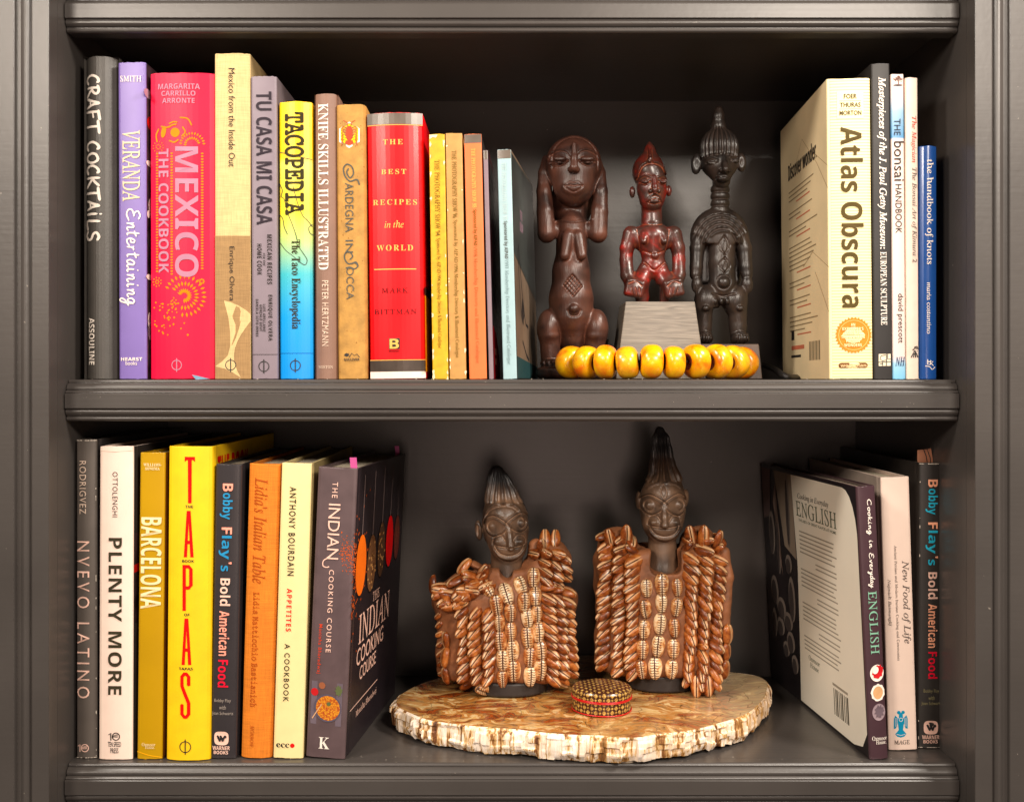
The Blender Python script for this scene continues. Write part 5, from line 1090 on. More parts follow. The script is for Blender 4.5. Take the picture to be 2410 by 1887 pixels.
s.engrave([(1519, 479), (1525, 470), (1536, 464), (1548, 469), (1555, 478)], 2.4, -3.0, 0); s.ell((1536, 478, 32), (13, 7, 6), 3); s.engrave([(1525, 480), (1536, 474), (1549, 478)], 1.5, 3.0, 0); s.engrave([(1522, 484), (1536, 487), (1551, 482)], 1.5, 2.0, 0)
s.cap((1534, 490, -8), (1535, 535, -6), 24, 25, 5)
s.ell((1535, 562, -2), (56, 34, 28), 8); s.cap((1535, 560, 0), (1537, 608, 0), 36, 27, 8); s.ell((1538, 632, 4), (33, 26, 26), 8)
s.engrave([(1510, 530), (1535, 534), (1560, 530)], 1.8, 2.2, -20)
for sx in (-1, 1):
    X = lambda v: 1535 + sx * v
    s.chain([(X(50), 553, 0, 20), (X(60), 585, 2, 16), (X(62), 612, 4, 15)], 6); s.chain([(X(62), 612, 4, 15), (X(60), 650, 14, 16), (X(46), 684, 30, 16)], 4)
    s.boxr((X(45), 682, 30), (23, 21, 16), 8, 5, rot=sx * -12); s.engrave([(X(60), 672), (X(44), 667), (X(30), 678)], 2, 2.6, 5)
    for q in (0, 1, 2): s.engrave([(X(54 - q * 9), 682), (X(50 - q * 9), 702)], 1.2, 1.6, 10, False)
    s.chain([(X(16), 640, 4, 20), (X(32), 668, 16, 22), (X(24), 700, 6, 15), (X(24), 718, 4, 14)], 6)
    s.chain([(X(20), 556, 22, 9), (X(24), 572, 31, 8)], 5); s.dent((X(24), 575), (5, 4), -1.6, 10)
    s.engrave([(X(38), 545), (X(34), 570), (X(30), 590)], 2.2, 2.0, 0)
s.engrave([(1512, 594), (1535, 602), (1560, 594)], 2, 2.0, 0); s.ell((1538, 606, 27), (9, 8, 6), 3); s.engrave([(1516, 622), (1537, 640), (1560, 622)], 2.0, 2.4, 0)
s.boxr((1542, 703, 0), (10, 30, 60), 6, 3, cut=True)
t = thing('carved_figure', 'small glossy red and black wooden figure squatting on a grey tapered block', 'sculpture', px(1535, 893, d2) + Vector((0, 0, 0.0004)), group='carved wooden figures on the upper shelf')
s.mesh('carved_body', W2, t, 1535, 893, d2 / F)
def grain_build(m, nt, p, tc, ra):
    mp = N(nt, 'ShaderNodeMapping'); mp.inputs['Scale'].default_value = (22, 22, 420); nt.links.new(tc.outputs['Object'], mp.inputs[0])
    n = N(nt, 'ShaderNodeTexNoise'); n.inputs['Scale'].default_value = 1; n.inputs['Detail'].default_value = 5; n.inputs['Distortion'].default_value = 1.6; nt.links.new(mp.outputs[0], n.inputs['Vector'])
    r = N(nt, 'ShaderNodeValToRGB'); e = r.color_ramp.elements; e[0].position, e[1].position = .34, .66; e[0].color = lin((106, 98, 89)) + (1,); e[1].color = lin((142, 132, 120)) + (1,)
    nt.links.new(n.outputs['Fac'], r.inputs[0]); nt.links.new(r.outputs[0], p.inputs['Base Color'])
    b = N(nt, 'ShaderNodeBump'); b.inputs['Strength'].default_value = .3; b.inputs['Distance'].default_value = .0008; nt.links.new(n.outputs['Fac'], b.inputs['Height']); nt.links.new(b.outputs[0], p.inputs['Normal'])
GREYW = mat('limed grey wood', (134, 116, 100), rough=0.5, build=grain_build)
k = d2 / F; hb, ht = (893 - 714) * k, 0
w0, w1 = 104 * k, 80 * k; x_ = 13 * k
v = [(-w0 + x_, -0.024, 0), (w0 + x_, -0.024, 0), (w0 + x_, 0.050, 0), (-w0 + x_, 0.050, 0), (-w1 + x_, -0.018, hb), (w1 + x_, -0.018, hb), (w1 + x_, 0.042, hb), (-w1 + x_, 0.042, hb)]
f = [(0, 3, 2, 1), (4, 5, 6, 7), (0, 1, 5, 4), (1, 2, 6, 5), (2, 3, 7, 6), (3, 0, 4, 7)]
bevel(mesh_obj('plinth', v, f, GREYW, t), 0.0008, 2)

# ---- figure 3: tall dark figure with ringed neck
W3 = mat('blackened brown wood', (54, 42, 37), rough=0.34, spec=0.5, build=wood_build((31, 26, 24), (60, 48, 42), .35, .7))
d3 = 1.09
s = Sculpt((1612, 240, -72), (1782, 822, 76), 1.8)
s.chain([(1693, 330, -14, 22), (1693, 298, -12, 16), (1692, 272, -10, 13), (1693, 258, -8, 10)], 8)
s.ell((1694, 348, -8), (44, 46, 44), 6); s.ell((1694, 385, -2), (44, 36, 38), 8); s.cap((1695, 395, 2), (1697, 428, 8), 36, 20, 10)
s.apply((1640, 296, -60), (1750, 374, 80), lambda X, Y, Z: 2.2 * np.cos(np.arctan2(X - 1694, Z + 22) * 30) * np.clip((Y - 296) / 12, 0, 1) * np.clip((374 - Y) / 3, 0, 1))
s.engrave([(1650, 376), (1670, 372), (1694, 371), (1718, 372), (1738, 376)], 2, 2.6, -10)
s.ell((1641, 385, -12), (13, 25, 9), 3, rot=4); s.ell((1640, 387, 0), (7, 15, 6), 2, cut=True); s.ell((1746, 381, -12), (12, 23, 9), 3, rot=-4); s.ell((1747, 383, 0), (6, 14, 6), 2, cut=True)
for sx, ex, ey in ((-1, 1671, 389), (1, 1725, 385)):
    s.dent((ex, ey - 3), (15, 9), 4.5, 0); s.ell((ex, ey, 28), (12, 5.5, 6), 2); s.engrave([(ex - 12, ey - sx * 0), (ex, ey + 1), (ex + 12, ey + sx * 0)], 1.3, 2.8, 0)
    s.engrave([(ex - 13, ey - 8), (ex, ey - 12), (ex + 13, ey - 8)], 2, -2.0, 0)
s.chain([(1696, 372, 32, 4), (1698, 395, 40, 6), (1699, 408, 46, 8)], 4); s.ell((1690, 410, 38), (6, 5, 7), 3); s.ell((1708, 410, 38), (6, 5, 7), 3)
s.ell((1696, 426, 30), (17, 10, 14), 4); s.engrave([(1682, 426), (1697, 424), (1712, 426)], 1.7, 3.6, 10); s.engrave([(1683, 419), (1697, 421), (1712, 418)], 1.4, 2.0, 10)
for q, y in enumerate((446, 462, 479, 494)): s.cyl(1696, -8, 22.5, 22.5, y - 8.5, y + 8.5, 7, 0.5)
s.cap((1696, 430, -8), (1696, 500, -8), 18, 18, 2)
s.ell((1694, 560, -6), (69, 72, 37), 4); s.boxr((1693, 640, -6), (90, 62, 70), 4, 3, cut=True)
for i, r in enumerate((40, 50, 60, 70)):                                                     # ribbed mantle over the shoulders
    s.engrave([(1693 + r * .93 * math.cos(a), 588 + r * 1.12 * math.sin(a)) for a in np.linspace(math.pi * .97, math.pi * 2.03, 13)], 2.4, 4.2, -30)
    for a in np.linspace(math.pi * 1.15, math.pi * 1.85, 9): s.dent((1693 + (r + 5) * .93 * math.cos(a), 588 + (r + 5) * 1.12 * math.sin(a)), (3, 2.6), -2.4, -20)
s.chain([(1699, 560, 0, 31), (1699, 620, 4, 31), (1699, 668, 6, 31), (1698, 690, 0, 28)], 4); s.boxr((1697, 600, -22), (50, 70, 14), 10, 4)
for sx in (-1, 1):
    X = lambda v: 1696 + sx * v
    s.chain([(X(46), 556, -4, 20), (X(55), 585, 0, 17.5), (X(58), 630, 4, 15), (X(60), 648, 6, 14)], 4); s.cyl(X(58), 4, 15, 14, 632, 648, 4, 1)
    s.ell((X(60 if sx > 0 else 58), 672, 12), (13, 22, 11), 3); 
    for q in (-5, 0, 5): s.engrave([(X(59 + q), 676), (X(59 + q), 694)], 1.2, 1.8, 0, False)
    s.ell((X(32), 708, 4), (31, 38, 30), 6); s.ell((X(40), 728, 30), (9, 7, 7), 3); s.chain([(X(38), 730, 4, 23), (X(40), 770, 2, 20), (X(40), 800, 4, 18)], 5)
    s.ell((X(42), 798, 24), (20, 15, 26), 5); s.engrave([(X(24), 788), (X(42), 785), (X(60), 788)], 1.8, -2.2, 0)
    for q in (-10, -3.5, 3.5, 10): s.engrave([(X(42 + q), 792), (X(42 + q * 1.15), 812)], 1.5, 3.2, 5, False)
s.engrave([(1668, 560), (1680, 552), (1700, 549), (1722, 553), (1734, 564)], 3, -3.5, 0)
for y0, y1 in ((560, 604), (610, 648)):                                                       # interlaced belly carving
    ym = (y0 + y1) / 2
    for w in (13, 8): s.engrave([(1699, y0), (1699 - w, ym), (1699, y1)], 1.5, 2.2, 10); s.engrave([(1699, y0), (1699 + w, ym), (1699, y1)], 1.5, 2.2, 10)
    s.engrave([(1699, y0 + 13), (1699, y1 - 13)], 1.6, 2.2, 10)
s.ell((1697, 668, 36), (13, 12, 8), 2); s.engrave([(1697 + 16 * math.cos(a), 668 + 16 * math.sin(a)) for a in np.linspace(0, 6.28, 14)], 1.7, 2.8, 10)
s.engrave([(1672, 694), (1698, 700), (1724, 694)], 2.2, 3.2, 0)
s.boxr((1690, 770, 0), (16, 44, 70), 5, 3, cut=True)
for q in (-14, 0, 14): s.ell((1692 + q, 712, 30), (5, 8, 6), 3)
t = thing('carved_figure', 'tall blackened figure with a finial hairstyle, ringed neck and jug ears', 'sculpture', px(1694, 893, d3) + Vector((0, 0, 0.0004)), group='carved wooden figures on the upper shelf')
s.mesh('carved_body', W3, t, 1694, 893, d3 / F)
k = d3 / F; hb = (893 - 813) * k; w0, w1 = 82 * k, 75 * k
v = [(-w0, -0.034, 0), (w0, -0.034, 0), (w0, 0.032, 0), (-w0, 0.032, 0), (-w1, -0.032, hb), (w1, -0.032, hb), (w1, 0.030, hb), (-w1, 0.030, hb)]
bevel(mesh_obj('plinth', v, f, mat('grey brown block', (92, 76, 66), rough=0.5, vary=0.1), t), 0.0008, 2)

# ---- amber bead strand
def bead_build(m, nt, p, tc, ra):
    oi = N(nt, 'ShaderNodeObjectInfo'); ad = N(nt, 'ShaderNodeVectorMath', operation='ADD'); sc1 = N(nt, 'ShaderNodeVectorMath', operation='SCALE'); sc1.inputs['Scale'].default_value = 7.0
    cv = N(nt, 'ShaderNodeCombineXYZ'); nt.links.new(oi.outputs['Random'], cv.inputs[0]); nt.links.new(oi.outputs['Random'], cv.inputs[1]); nt.links.new(cv.outputs[0], sc1.inputs[0])
    nt.links.new(tc.outputs['Object'], ad.inputs[0]); nt.links.new(sc1.outputs[0], ad.inputs[1])
    n = N(nt, 'ShaderNodeTexNoise'); n.inputs['Scale'].default_value = 62; n.inputs['Detail'].default_value = 4; n.inputs['Distortion'].default_value = .5; nt.links.new(ad.outputs[0], n.inputs['Vector'])
    r = N(nt, 'ShaderNodeValToRGB'); e = r.color_ramp.elements; e[0].position, e[1].position = .24, .80
    e[0].color = lin((222, 76, 4)) + (1,); e[1].color = lin((224, 176, 24)) + (1,)
    for q, c in ((.36, (232, 118, 5)), (.46, (242, 160, 5)), (.62, (246, 186, 8))): el = e.new(q); el.color = lin(c) + (1,)
    nt.links.new(n.outputs['Fac'], r.inputs[0])
    gt = N(nt, 'ShaderNodeMapRange'); gt.inputs['From Min'].default_value = .70; gt.inputs['From Max'].default_value = .95; gt.inputs['To Max'].default_value = .35; nt.links.new(oi.outputs['Random'], gt.inputs['Value'])
    ol = N(nt, 'ShaderNodeMix', data_type='RGBA'); nt.links.new(gt.outputs[0], ol.inputs['Factor']); nt.links.new(r.outputs[0], ol.inputs['A']); ol.inputs['B'].default_value = lin((196, 178, 50)) + (1,)
    # crackle: thin veins
    vo = N(nt, 'ShaderNodeTexVoronoi', feature='DISTANCE_TO_EDGE'); vo.inputs['Scale'].default_value = 90
    n3 = N(nt, 'ShaderNodeTexNoise'); n3.inputs['Scale'].default_value = 120; nt.links.new(ad.outputs[0], n3.inputs['Vector'])
    dv = N(nt, 'ShaderNodeVectorMath', operation='MULTIPLY_ADD'); dv.inputs[1].default_value = (.02, .02, .02); nt.links.new(n3.outputs['Color'], dv.inputs[0]); nt.links.new(ad.outputs[0], dv.inputs[2]); nt.links.new(dv.outputs[0], vo.inputs['Vector'])
    lt = N(nt, 'ShaderNodeMapRange'); lt.inputs['From Max'].default_value = .035; lt.inputs['To Min'].default_value = .4; lt.inputs['To Max'].default_value = 0; nt.links.new(vo.outputs['Distance'], lt.inputs['Value'])
    n4 = N(nt, 'ShaderNodeTexNoise'); n4.inputs['Scale'].default_value = 50; nt.links.new(ad.outputs[0], n4.inputs['Vector']); g4 = N(nt, 'ShaderNodeMapRange'); g4.inputs['From Min'].default_value = .5; g4.inputs['From Max'].default_value = .62; nt.links.new(n4.outputs['Fac'], g4.inputs['Value'])
    mu = N(nt, 'ShaderNodeMath', operation='MULTIPLY'); nt.links.new(lt.outputs[0], mu.inputs[0]); nt.links.new(g4.outputs[0], mu.inputs[1])
    mx = N(nt, 'ShaderNodeMix', data_type='RGBA'); nt.links.new(mu.outputs[0], mx.inputs['Factor']); nt.links.new(ol.outputs['Result'], mx.inputs['A']); mx.inputs['B'].default_value = lin((150, 66, 6)) + (1,)
    nt.links.new(mx.outputs['Result'], p.inputs['Base Color'])
    p.inputs['Subsurface Weight'].default_value = 0.12; p.inputs['Subsurface Radius'].default_value = (0.004, 0.0022, 0.0006); p.inputs['Subsurface Scale'].default_value = 1.0
AMBER = mat('amber resin', (240, 170, 10), rough=0.27, coat=0.3, build=bead_build)
CORE = mat('red brown bead end', (120, 36, 20), rough=0.7, vary=0.4, vscale=400, bump=0.5, bscale=600)
neck = thing('bead_necklace', 'strand of fat yellow amber beads lying curved along the upper shelf edge', 'necklace', px(1484, 893, 1.0) + Vector((0, 0, 0.0003)))
def bead(cx_, r_px, thick, yaw, d, roll=0.0, seed=0):
    k = d / F; R = r_px * k; T = thick * k; rnd = random.Random(seed); n, mrow = 28, 18; V = []; Fc = []; fm = []
    wob = [rnd.uniform(-.05, .05) for _ in range(6)]; ph = [rnd.uniform(0, 6.28) for _ in range(6)]
    prof = []
    for i in range(mrow + 1):
        a = -math.pi / 2 + math.pi * i / mrow
        prof.append((T * math.copysign(abs(math.sin(a)) ** 0.82, math.sin(a)), R * (0.22 + 0.78 * max(0, math.cos(a)) ** 0.62)))
    prof = [(prof[0][0] * .72, R * .09)] + prof + [(prof[-1][0] * .72, R * .09)]
    for h, r in prof:
        for j in range(n):
            q = 2 * math.pi * j / n; w = 1 + sum(wob[z] * math.sin((z + 1) * q + ph[z]) for z in range(3)) * (0.6 if r > R * .3 else .2)
            V.append((h + T * wob[3] * math.sin(q + ph[3]) * (r / R) ** 2 * 2, r * w * math.cos(q), r * w * math.sin(q)))
    for i in range(len(prof) - 1):
        for j in range(n):
            Fc.append((i * n + j, i * n + (j + 1) % n, (i + 1) * n + (j + 1) % n, (i + 1) * n + j)); fm.append(1 if i in (0, 1, len(prof) - 2, len(prof) - 3) else 0)
    zmin = min(v[2] for v in V)
    o = mesh_obj('bead', V, Fc, [AMBER, CORE], neck, smooth=True, fm=fm); fix_normals(o)
    c = px(cx_, 893, d) - px(1484, 893, 1.0); o.location = (c[0], c[1], -zmin); o.rotation_euler = (0, roll, yaw)
    return Vector(o.location)
pts = []
R_ = math.radians
for i, (cx_, r, th, yaw, d, roll) in enumerate(((1345, 39, 27, 52, 1.040, .10), (1382, 40, 26, 40, 1.015, .08), (1426, 40.5, 25, 22, 0.998, .06), (1477, 38, 26, 12, 0.990, -.12), (1533, 41, 26.5, 0, 0.986, 0), (1585, 40, 24, -8, 0.988, .03), (1637, 41, 25, -26, 0.996, -.05), (1686, 41, 25, -34, 1.010, -.05), (1725, 40, 25, -50, 1.030, -.05), (1748, 38, 25, -66, 1.055, -.05), (1722, 36, 23, -110, 1.105, 0), (1350, 36, 23, 100, 1.078, 0))):
    pts.append(bead(cx_, r, th, R_(-yaw), d, roll, seed=i + 3))
order = [11, 0, 1, 2, 3, 4, 5, 6, 7, 8, 9, 10]
cp = smooth_line([tuple(pts[i]) for i in order], 4); V, Fc = tube(cp, 0.0012); mesh_obj('cord', V, Fc, mat('dark cord', (40, 26, 20), rough=0.8), neck)

# ---- black cable on the shelf behind the beads
P = [px(1700, 872, 1.10), px(1770, 858, 1.12), px(1800, 860, 1.12), px(1828, 872, 1.09), px(1850, 886, 1.04), px(1875, 888, 1.09)]
V, Fc = tube([Vector(p) for p in smooth_line([tuple(p) for p in P], 6)], 0.0030); o = mesh_obj('cable', V, Fc, mat('black rubber', (30, 28, 28), rough=0.5), smooth=True); tag(o, 'black cable looping on the upper shelf between the beads and the cream book', 'cable')
P = [px(1405, 890, 1.12), px(1420, 830, 1.14), px(1429, 800, 1.15)]
V, Fc = tube(P, 0.0018); o = mesh_obj('wire_end', V, Fc, mat('black rubber', (30, 28, 28))); tag(o, 'short black wire end sticking up behind the amber beads', 'wire')
# ------------------------------------------------------------------ lower shelf: petrified wood slab, twin figures, tin
ZT, ZBOT = -0.3124, -0.3342
def on_top(x, y, z=ZT):
    d = -z * F / (y - HY); return ((x - CX) * d / F, d - CAMD)
front = [(928, 1652), (934, 1664), (965, 1679), (1003, 1694), (1081, 1705), (1141, 1711), (1214, 1716), (1313, 1727), (1417, 1731), (1456, 1736), (1503, 1736), (1546, 1728), (1632, 1718), (1697, 1701), (1762, 1679), (1787, 1658), (1806, 1628), (1808, 1602), (1786, 1589), (1718, 1580)]
back = [(1650, 1560), (1560, 1545), (1450, 1541), (1340, 1543), (1230, 1553), (1120, 1571), (1040, 1592), (975, 1614), (940, 1634)]
poly = np.array([on_top(x, y) for x, y in front + back]); cen = np.array([np.mean(poly[:, 0]), (poly[:, 1].min() + poly[:, 1].max()) / 2])
ang = np.arctan2(poly[:, 1] - cen[1], poly[:, 0] - cen[0]); rad = np.hypot(poly[:, 0] - cen[0], poly[:, 1] - cen[1]); o_ = np.argsort(ang)
NA = 900; TH = np.linspace(-math.pi, math.pi, NA, endpoint=False); RAD = np.interp(TH, ang[o_], rad[o_], period=2 * math.pi)
kk = np.ones(9) / 9; RAD = np.convolve(np.concatenate([RAD[-4:], RAD, RAD[:4]]), kk, 'valid')
rs = np.random.RandomState(4)
def noise1(n, step, seed):
    r = np.random.RandomState(seed); m = max(4, n // step); c = r.uniform(-1, 1, m); t = np.arange(n) / n * m; i = t.astype(int); f = t - i; f = f * f * (3 - 2 * f)
    return c[i % m] * (1 - f) + c[(i + 1) % m] * f
def steps1(n, lo, hi, seed):
    r = np.random.RandomState(seed); out = np.zeros(n); i = 0
    while i < n: w = r.randint(lo, hi); out[i:i + w] = r.uniform(-1, 1); i += w
    return out
ridge = steps1(NA, 3, 16, 1) * 0.0022 + steps1(NA, 2, 7, 2) * 0.0012 + noise1(NA, 40, 3) * 0.0016
botz = steps1(NA, 6, 22, 5) * 0.0012 + noise1(NA, 30, 6) * 0.0010
slab = thing('petrified_wood_slab', 'polished round petrified wood slab with pale ridged bark rim under the twin figures', 'stone slab', (cen[0], cen[1], Z_LOW + 0.0003))
zo = -(Z_LOW + 0.0003)
V = []; Fc = []; rows = 14
for r in range(rows):
    t = r / (rows - 1); ch = steps1(NA, 4, 18, 20 + r // 3) * 0.0016
    for i in range(NA):
        prof = -0.0016 * (1 - min(1, t / 0.10)) ** 2 + 0.0012 * math.sin(math.pi * t) - 0.003 * max(0, t - .75) / .25 * (0.5 + 0.5 * ch[i] / 0.0008)
        rr = RAD[i] + prof + (ridge[i] + ch[i]) * min(1, t * 5)
        zb = ZBOT + botz[i]; V.append((rr * math.cos(TH[i]), rr * math.sin(TH[i]), ZT + (zb - ZT) * t + zo))
for r in range(rows - 1):
    for i in range(NA): j = (i + 1) % NA; Fc.append((r * NA + j, r * NA + i, (r + 1) * NA + i, (r + 1) * NA + j))
Fc.append(tuple((rows - 1) * NA + i for i in range(NA - 1, -1, -1)))
def bark_build(m, nt, p, tc, ra):
    mp = N(nt, 'ShaderNodeMapping'); mp.inputs['Scale'].default_value = (170, 170, 22); nt.links.new(tc.outputs['Object'], mp.inputs[0])
    n = N(nt, 'ShaderNodeTexNoise'); n.inputs['Scale'].default_value = 1; n.inputs['Detail'].default_value = 6; n.inputs['Roughness'].default_value = .65; nt.links.new(mp.outputs[0], n.inputs['Vector'])
    r = N(nt, 'ShaderNodeValToRGB'); e = r.color_ramp.elements; e[0].position, e[1].position = .30, .66; e[0].color = lin((56, 30, 16)) + (1,); e[1].color = lin((252, 238, 226)) + (1,)
    for q, c in ((.41, (128, 76, 36)), (.455, (212, 170, 108)), (.50, (240, 220, 196))): el = e.new(q); el.color = lin(c) + (1,)
    nt.links.new(n.outputs['Fac'], r.inputs[0])
    n2 = N(nt, 'ShaderNodeTexNoise'); n2.inputs['Scale'].default_value = 16; n2.inputs['Detail'].default_value = 2; nt.links.new(tc.outputs['Object'], n2.inputs['Vector'])
    mr = N(nt, 'ShaderNodeMapRange'); mr.inputs['From Min'].default_value = .48; mr.inputs['From Max'].default_value = .70; mr.inputs['To Max'].default_value = .55; nt.links.new(n2.outputs['Fac'], mr.inputs['Value'])
    mx = N(nt, 'ShaderNodeMix', data_type='RGBA'); nt.links.new(mr.outputs[0], mx.inputs['Factor']); nt.links.new(r.outputs[0], mx.inputs['A']); mx.inputs['B'].default_value = lin((206, 150, 70)) + (1,)
    nt.links.new(mx.outputs['Result'], p.inputs['Base Color'])
    b = N(nt, 'ShaderNodeBump'); b.inputs['Strength'].default_value = .7; b.inputs['Distance'].default_value = .0015; nt.links.new(n.outputs['Fac'], b.inputs['Height']); nt.links.new(b.outputs[0], p.inputs['Normal'])
BARK = mat('petrified bark', (220, 196, 160), rough=0.6, build=bark_build)
mesh_obj('bark_rim', V, Fc, BARK, slab)
V = [(0, 0, ZT + zo)]; Fc = []; rg = [0.25, 0.5, 0.72, 0.86, 0.94, 0.98, 1.0]
for q in rg:
    for i in range(NA // 3):
        a = TH[i * 3]; rr = (RAD[i * 3] - 0.0017) * q; V.append((rr * math.cos(a), rr * math.sin(a), ZT + zo + 0.0002 - 0.0004 * max(0, q - .97) / .03))
M_ = NA // 3
for i in range(M_): Fc.append((0, 1 + i, 1 + (i + 1) % M_))
for r in range(len(rg) - 1):
    for i in range(M_): j = (i + 1) % M_; Fc.append((1 + r * M_ + i, 1 + (r + 1) * M_ + i, 1 + (r + 1) * M_ + j, 1 + r * M_ + j))
def top_build(m, nt, p, tc, ra):
    n0 = N(nt, 'ShaderNodeTexNoise'); n0.inputs['Scale'].default_value = 9; n0.inputs['Detail'].default_value = 3; nt.links.new(tc.outputs['Object'], n0.inputs['Vector'])
    wv = N(nt, 'ShaderNodeVectorMath', operation='MULTIPLY_ADD'); wv.inputs[1].default_value = (.10, .10, .0); nt.links.new(n0.outputs['Color'], wv.inputs[0]); nt.links.new(tc.outputs['Object'], wv.inputs[2])
    mp = N(nt, 'ShaderNodeMapping'); mp.inputs['Scale'].default_value = (24, 58, 10); mp.inputs['Rotation'].default_value = (0, 0, .25); nt.links.new(wv.outputs[0], mp.inputs[0])
    n = N(nt, 'ShaderNodeTexNoise'); n.inputs['Scale'].default_value = 1; n.inputs['Detail'].default_value = 7; n.inputs['Roughness'].default_value = .62; n.inputs['Distortion'].default_value = 1.3; nt.links.new(mp.outputs[0], n.inputs['Vector'])
    r = N(nt, 'ShaderNodeValToRGB'); e = r.color_ramp.elements; e[0].position, e[1].position = .27, .75; e[0].color = lin((40, 22, 14)) + (1,); e[1].color = lin((244, 232, 204)) + (1,)
    for q, c in ((.35, (84, 46, 22)), (.41, (164, 72, 16)), (.455, (104, 64, 32)), (.50, (176, 130, 72)), (.55, (174, 104, 26)), (.60, (220, 192, 140)), (.66, (190, 140, 56))): el = e.new(q); el.color = lin(c) + (1,)
    nt.links.new(n.outputs['Fac'], r.inputs[0])
    # paler towards the sapwood ring
    le = N(nt, 'ShaderNodeVectorMath', operation='LENGTH'); nt.links.new(tc.outputs['Object'], le.inputs[0])
    n5 = N(nt, 'ShaderNodeTexNoise'); n5.inputs['Scale'].default_value = 26; n5.inputs['Detail'].default_value = 5; nt.links.new(tc.outputs['Object'], n5.inputs['Vector'])
    mr = N(nt, 'ShaderNodeMapRange'); mr.inputs['From Min'].default_value = .54; mr.inputs['From Max'].default_value = .70; mr.inputs['To Max'].default_value = .45; nt.links.new(n5.outputs['Fac'], mr.inputs['Value'])
    mx = N(nt, 'ShaderNodeMix', data_type='RGBA'); nt.links.new(mr.outputs[0], mx.inputs['Factor']); nt.links.new(r.outputs[0], mx.inputs['A']); mx.inputs['B'].default_value = lin((200, 164, 108)) + (1,)
    el2 = N(nt, 'ShaderNodeVectorMath', operation='MULTIPLY'); el2.inputs[1].default_value = (1 / .180, 1 / .140, 0); nt.links.new(wv.outputs[0], el2.inputs[0]); nt.links.new(el2.outputs[0], le.inputs[0])
    sp_ = N(nt, 'ShaderNodeMapRange'); sp_.inputs['From Min'].default_value = .80; sp_.inputs['From Max'].default_value = 1.35; sp_.inputs['To Max'].default_value = .55; nt.links.new(le.outputs['Value'], sp_.inputs['Value'])
    mxs = N(nt, 'ShaderNodeMix', data_type='RGBA'); nt.links.new(sp_.outputs[0], mxs.inputs['Factor']); nt.links.new(mx.outputs['Result'], mxs.inputs['A']); mxs.inputs['B'].default_value = lin((232, 210, 166)) + (1,); mx = mxs
    vo = N(nt, 'ShaderNodeTexVoronoi', feature='DISTANCE_TO_EDGE'); vo.inputs['Scale'].default_value = 1.6; nt.links.new(mp.outputs[0], vo.inputs['Vector'])
    cr = N(nt, 'ShaderNodeMapRange'); cr.inputs['From Max'].default_value = .03; cr.inputs['To Min'].default_value = .45; cr.inputs['To Max'].default_value = 1; nt.links.new(vo.outputs['Distance'], cr.inputs['Value'])
    mm_ = N(nt, 'ShaderNodeVectorMath', operation='MULTIPLY'); nt.links.new(mx.outputs['Result'], mm_.inputs[0]); nt.links.new(cr.outputs[0], mm_.inputs[1]); nt.links.new(mm_.outputs[0], p.inputs['Base Color'])
TOPM = mat('polished petrified wood', (170, 120, 70), rough=0.22, coat=0.3, build=top_build)
mesh_obj('polished_top', V, Fc, TOPM, slab, smooth=True)
FOOT = mat('clear rubber bumper', (190, 172, 150), rough=0.3)
for a, rr in ((on_top(1470, 1778, Z_LOW + .003), 0), (on_top(1010, 1690, Z_LOW + .003), 0), (on_top(1740, 1680, Z_LOW + .003), 0), ((-0.02 + cen[0], cen[1] + .1), 0)):
    V = []; Fc = []; n = 24
    for h, r in ((0, .011), (.003, .0125), (.0075, .0105)):
        for j in range(n): V.append((a[0] - cen[0] + r * math.cos(2 * math.pi * j / n), a[1] - cen[1] + r * math.sin(2 * math.pi * j / n), h))
    for q in range(2):
        for j in range(n): Fc.append((q * n + j, q * n + (j + 1) % n, (q + 1) * n + (j + 1) % n, (q + 1) * n + j))
    Fc += [tuple(range(n - 1, -1, -1)), tuple(range(2 * n, 3 * n))]; mesh_obj('rubber_foot', V, Fc, FOOT, slab, smooth=False)

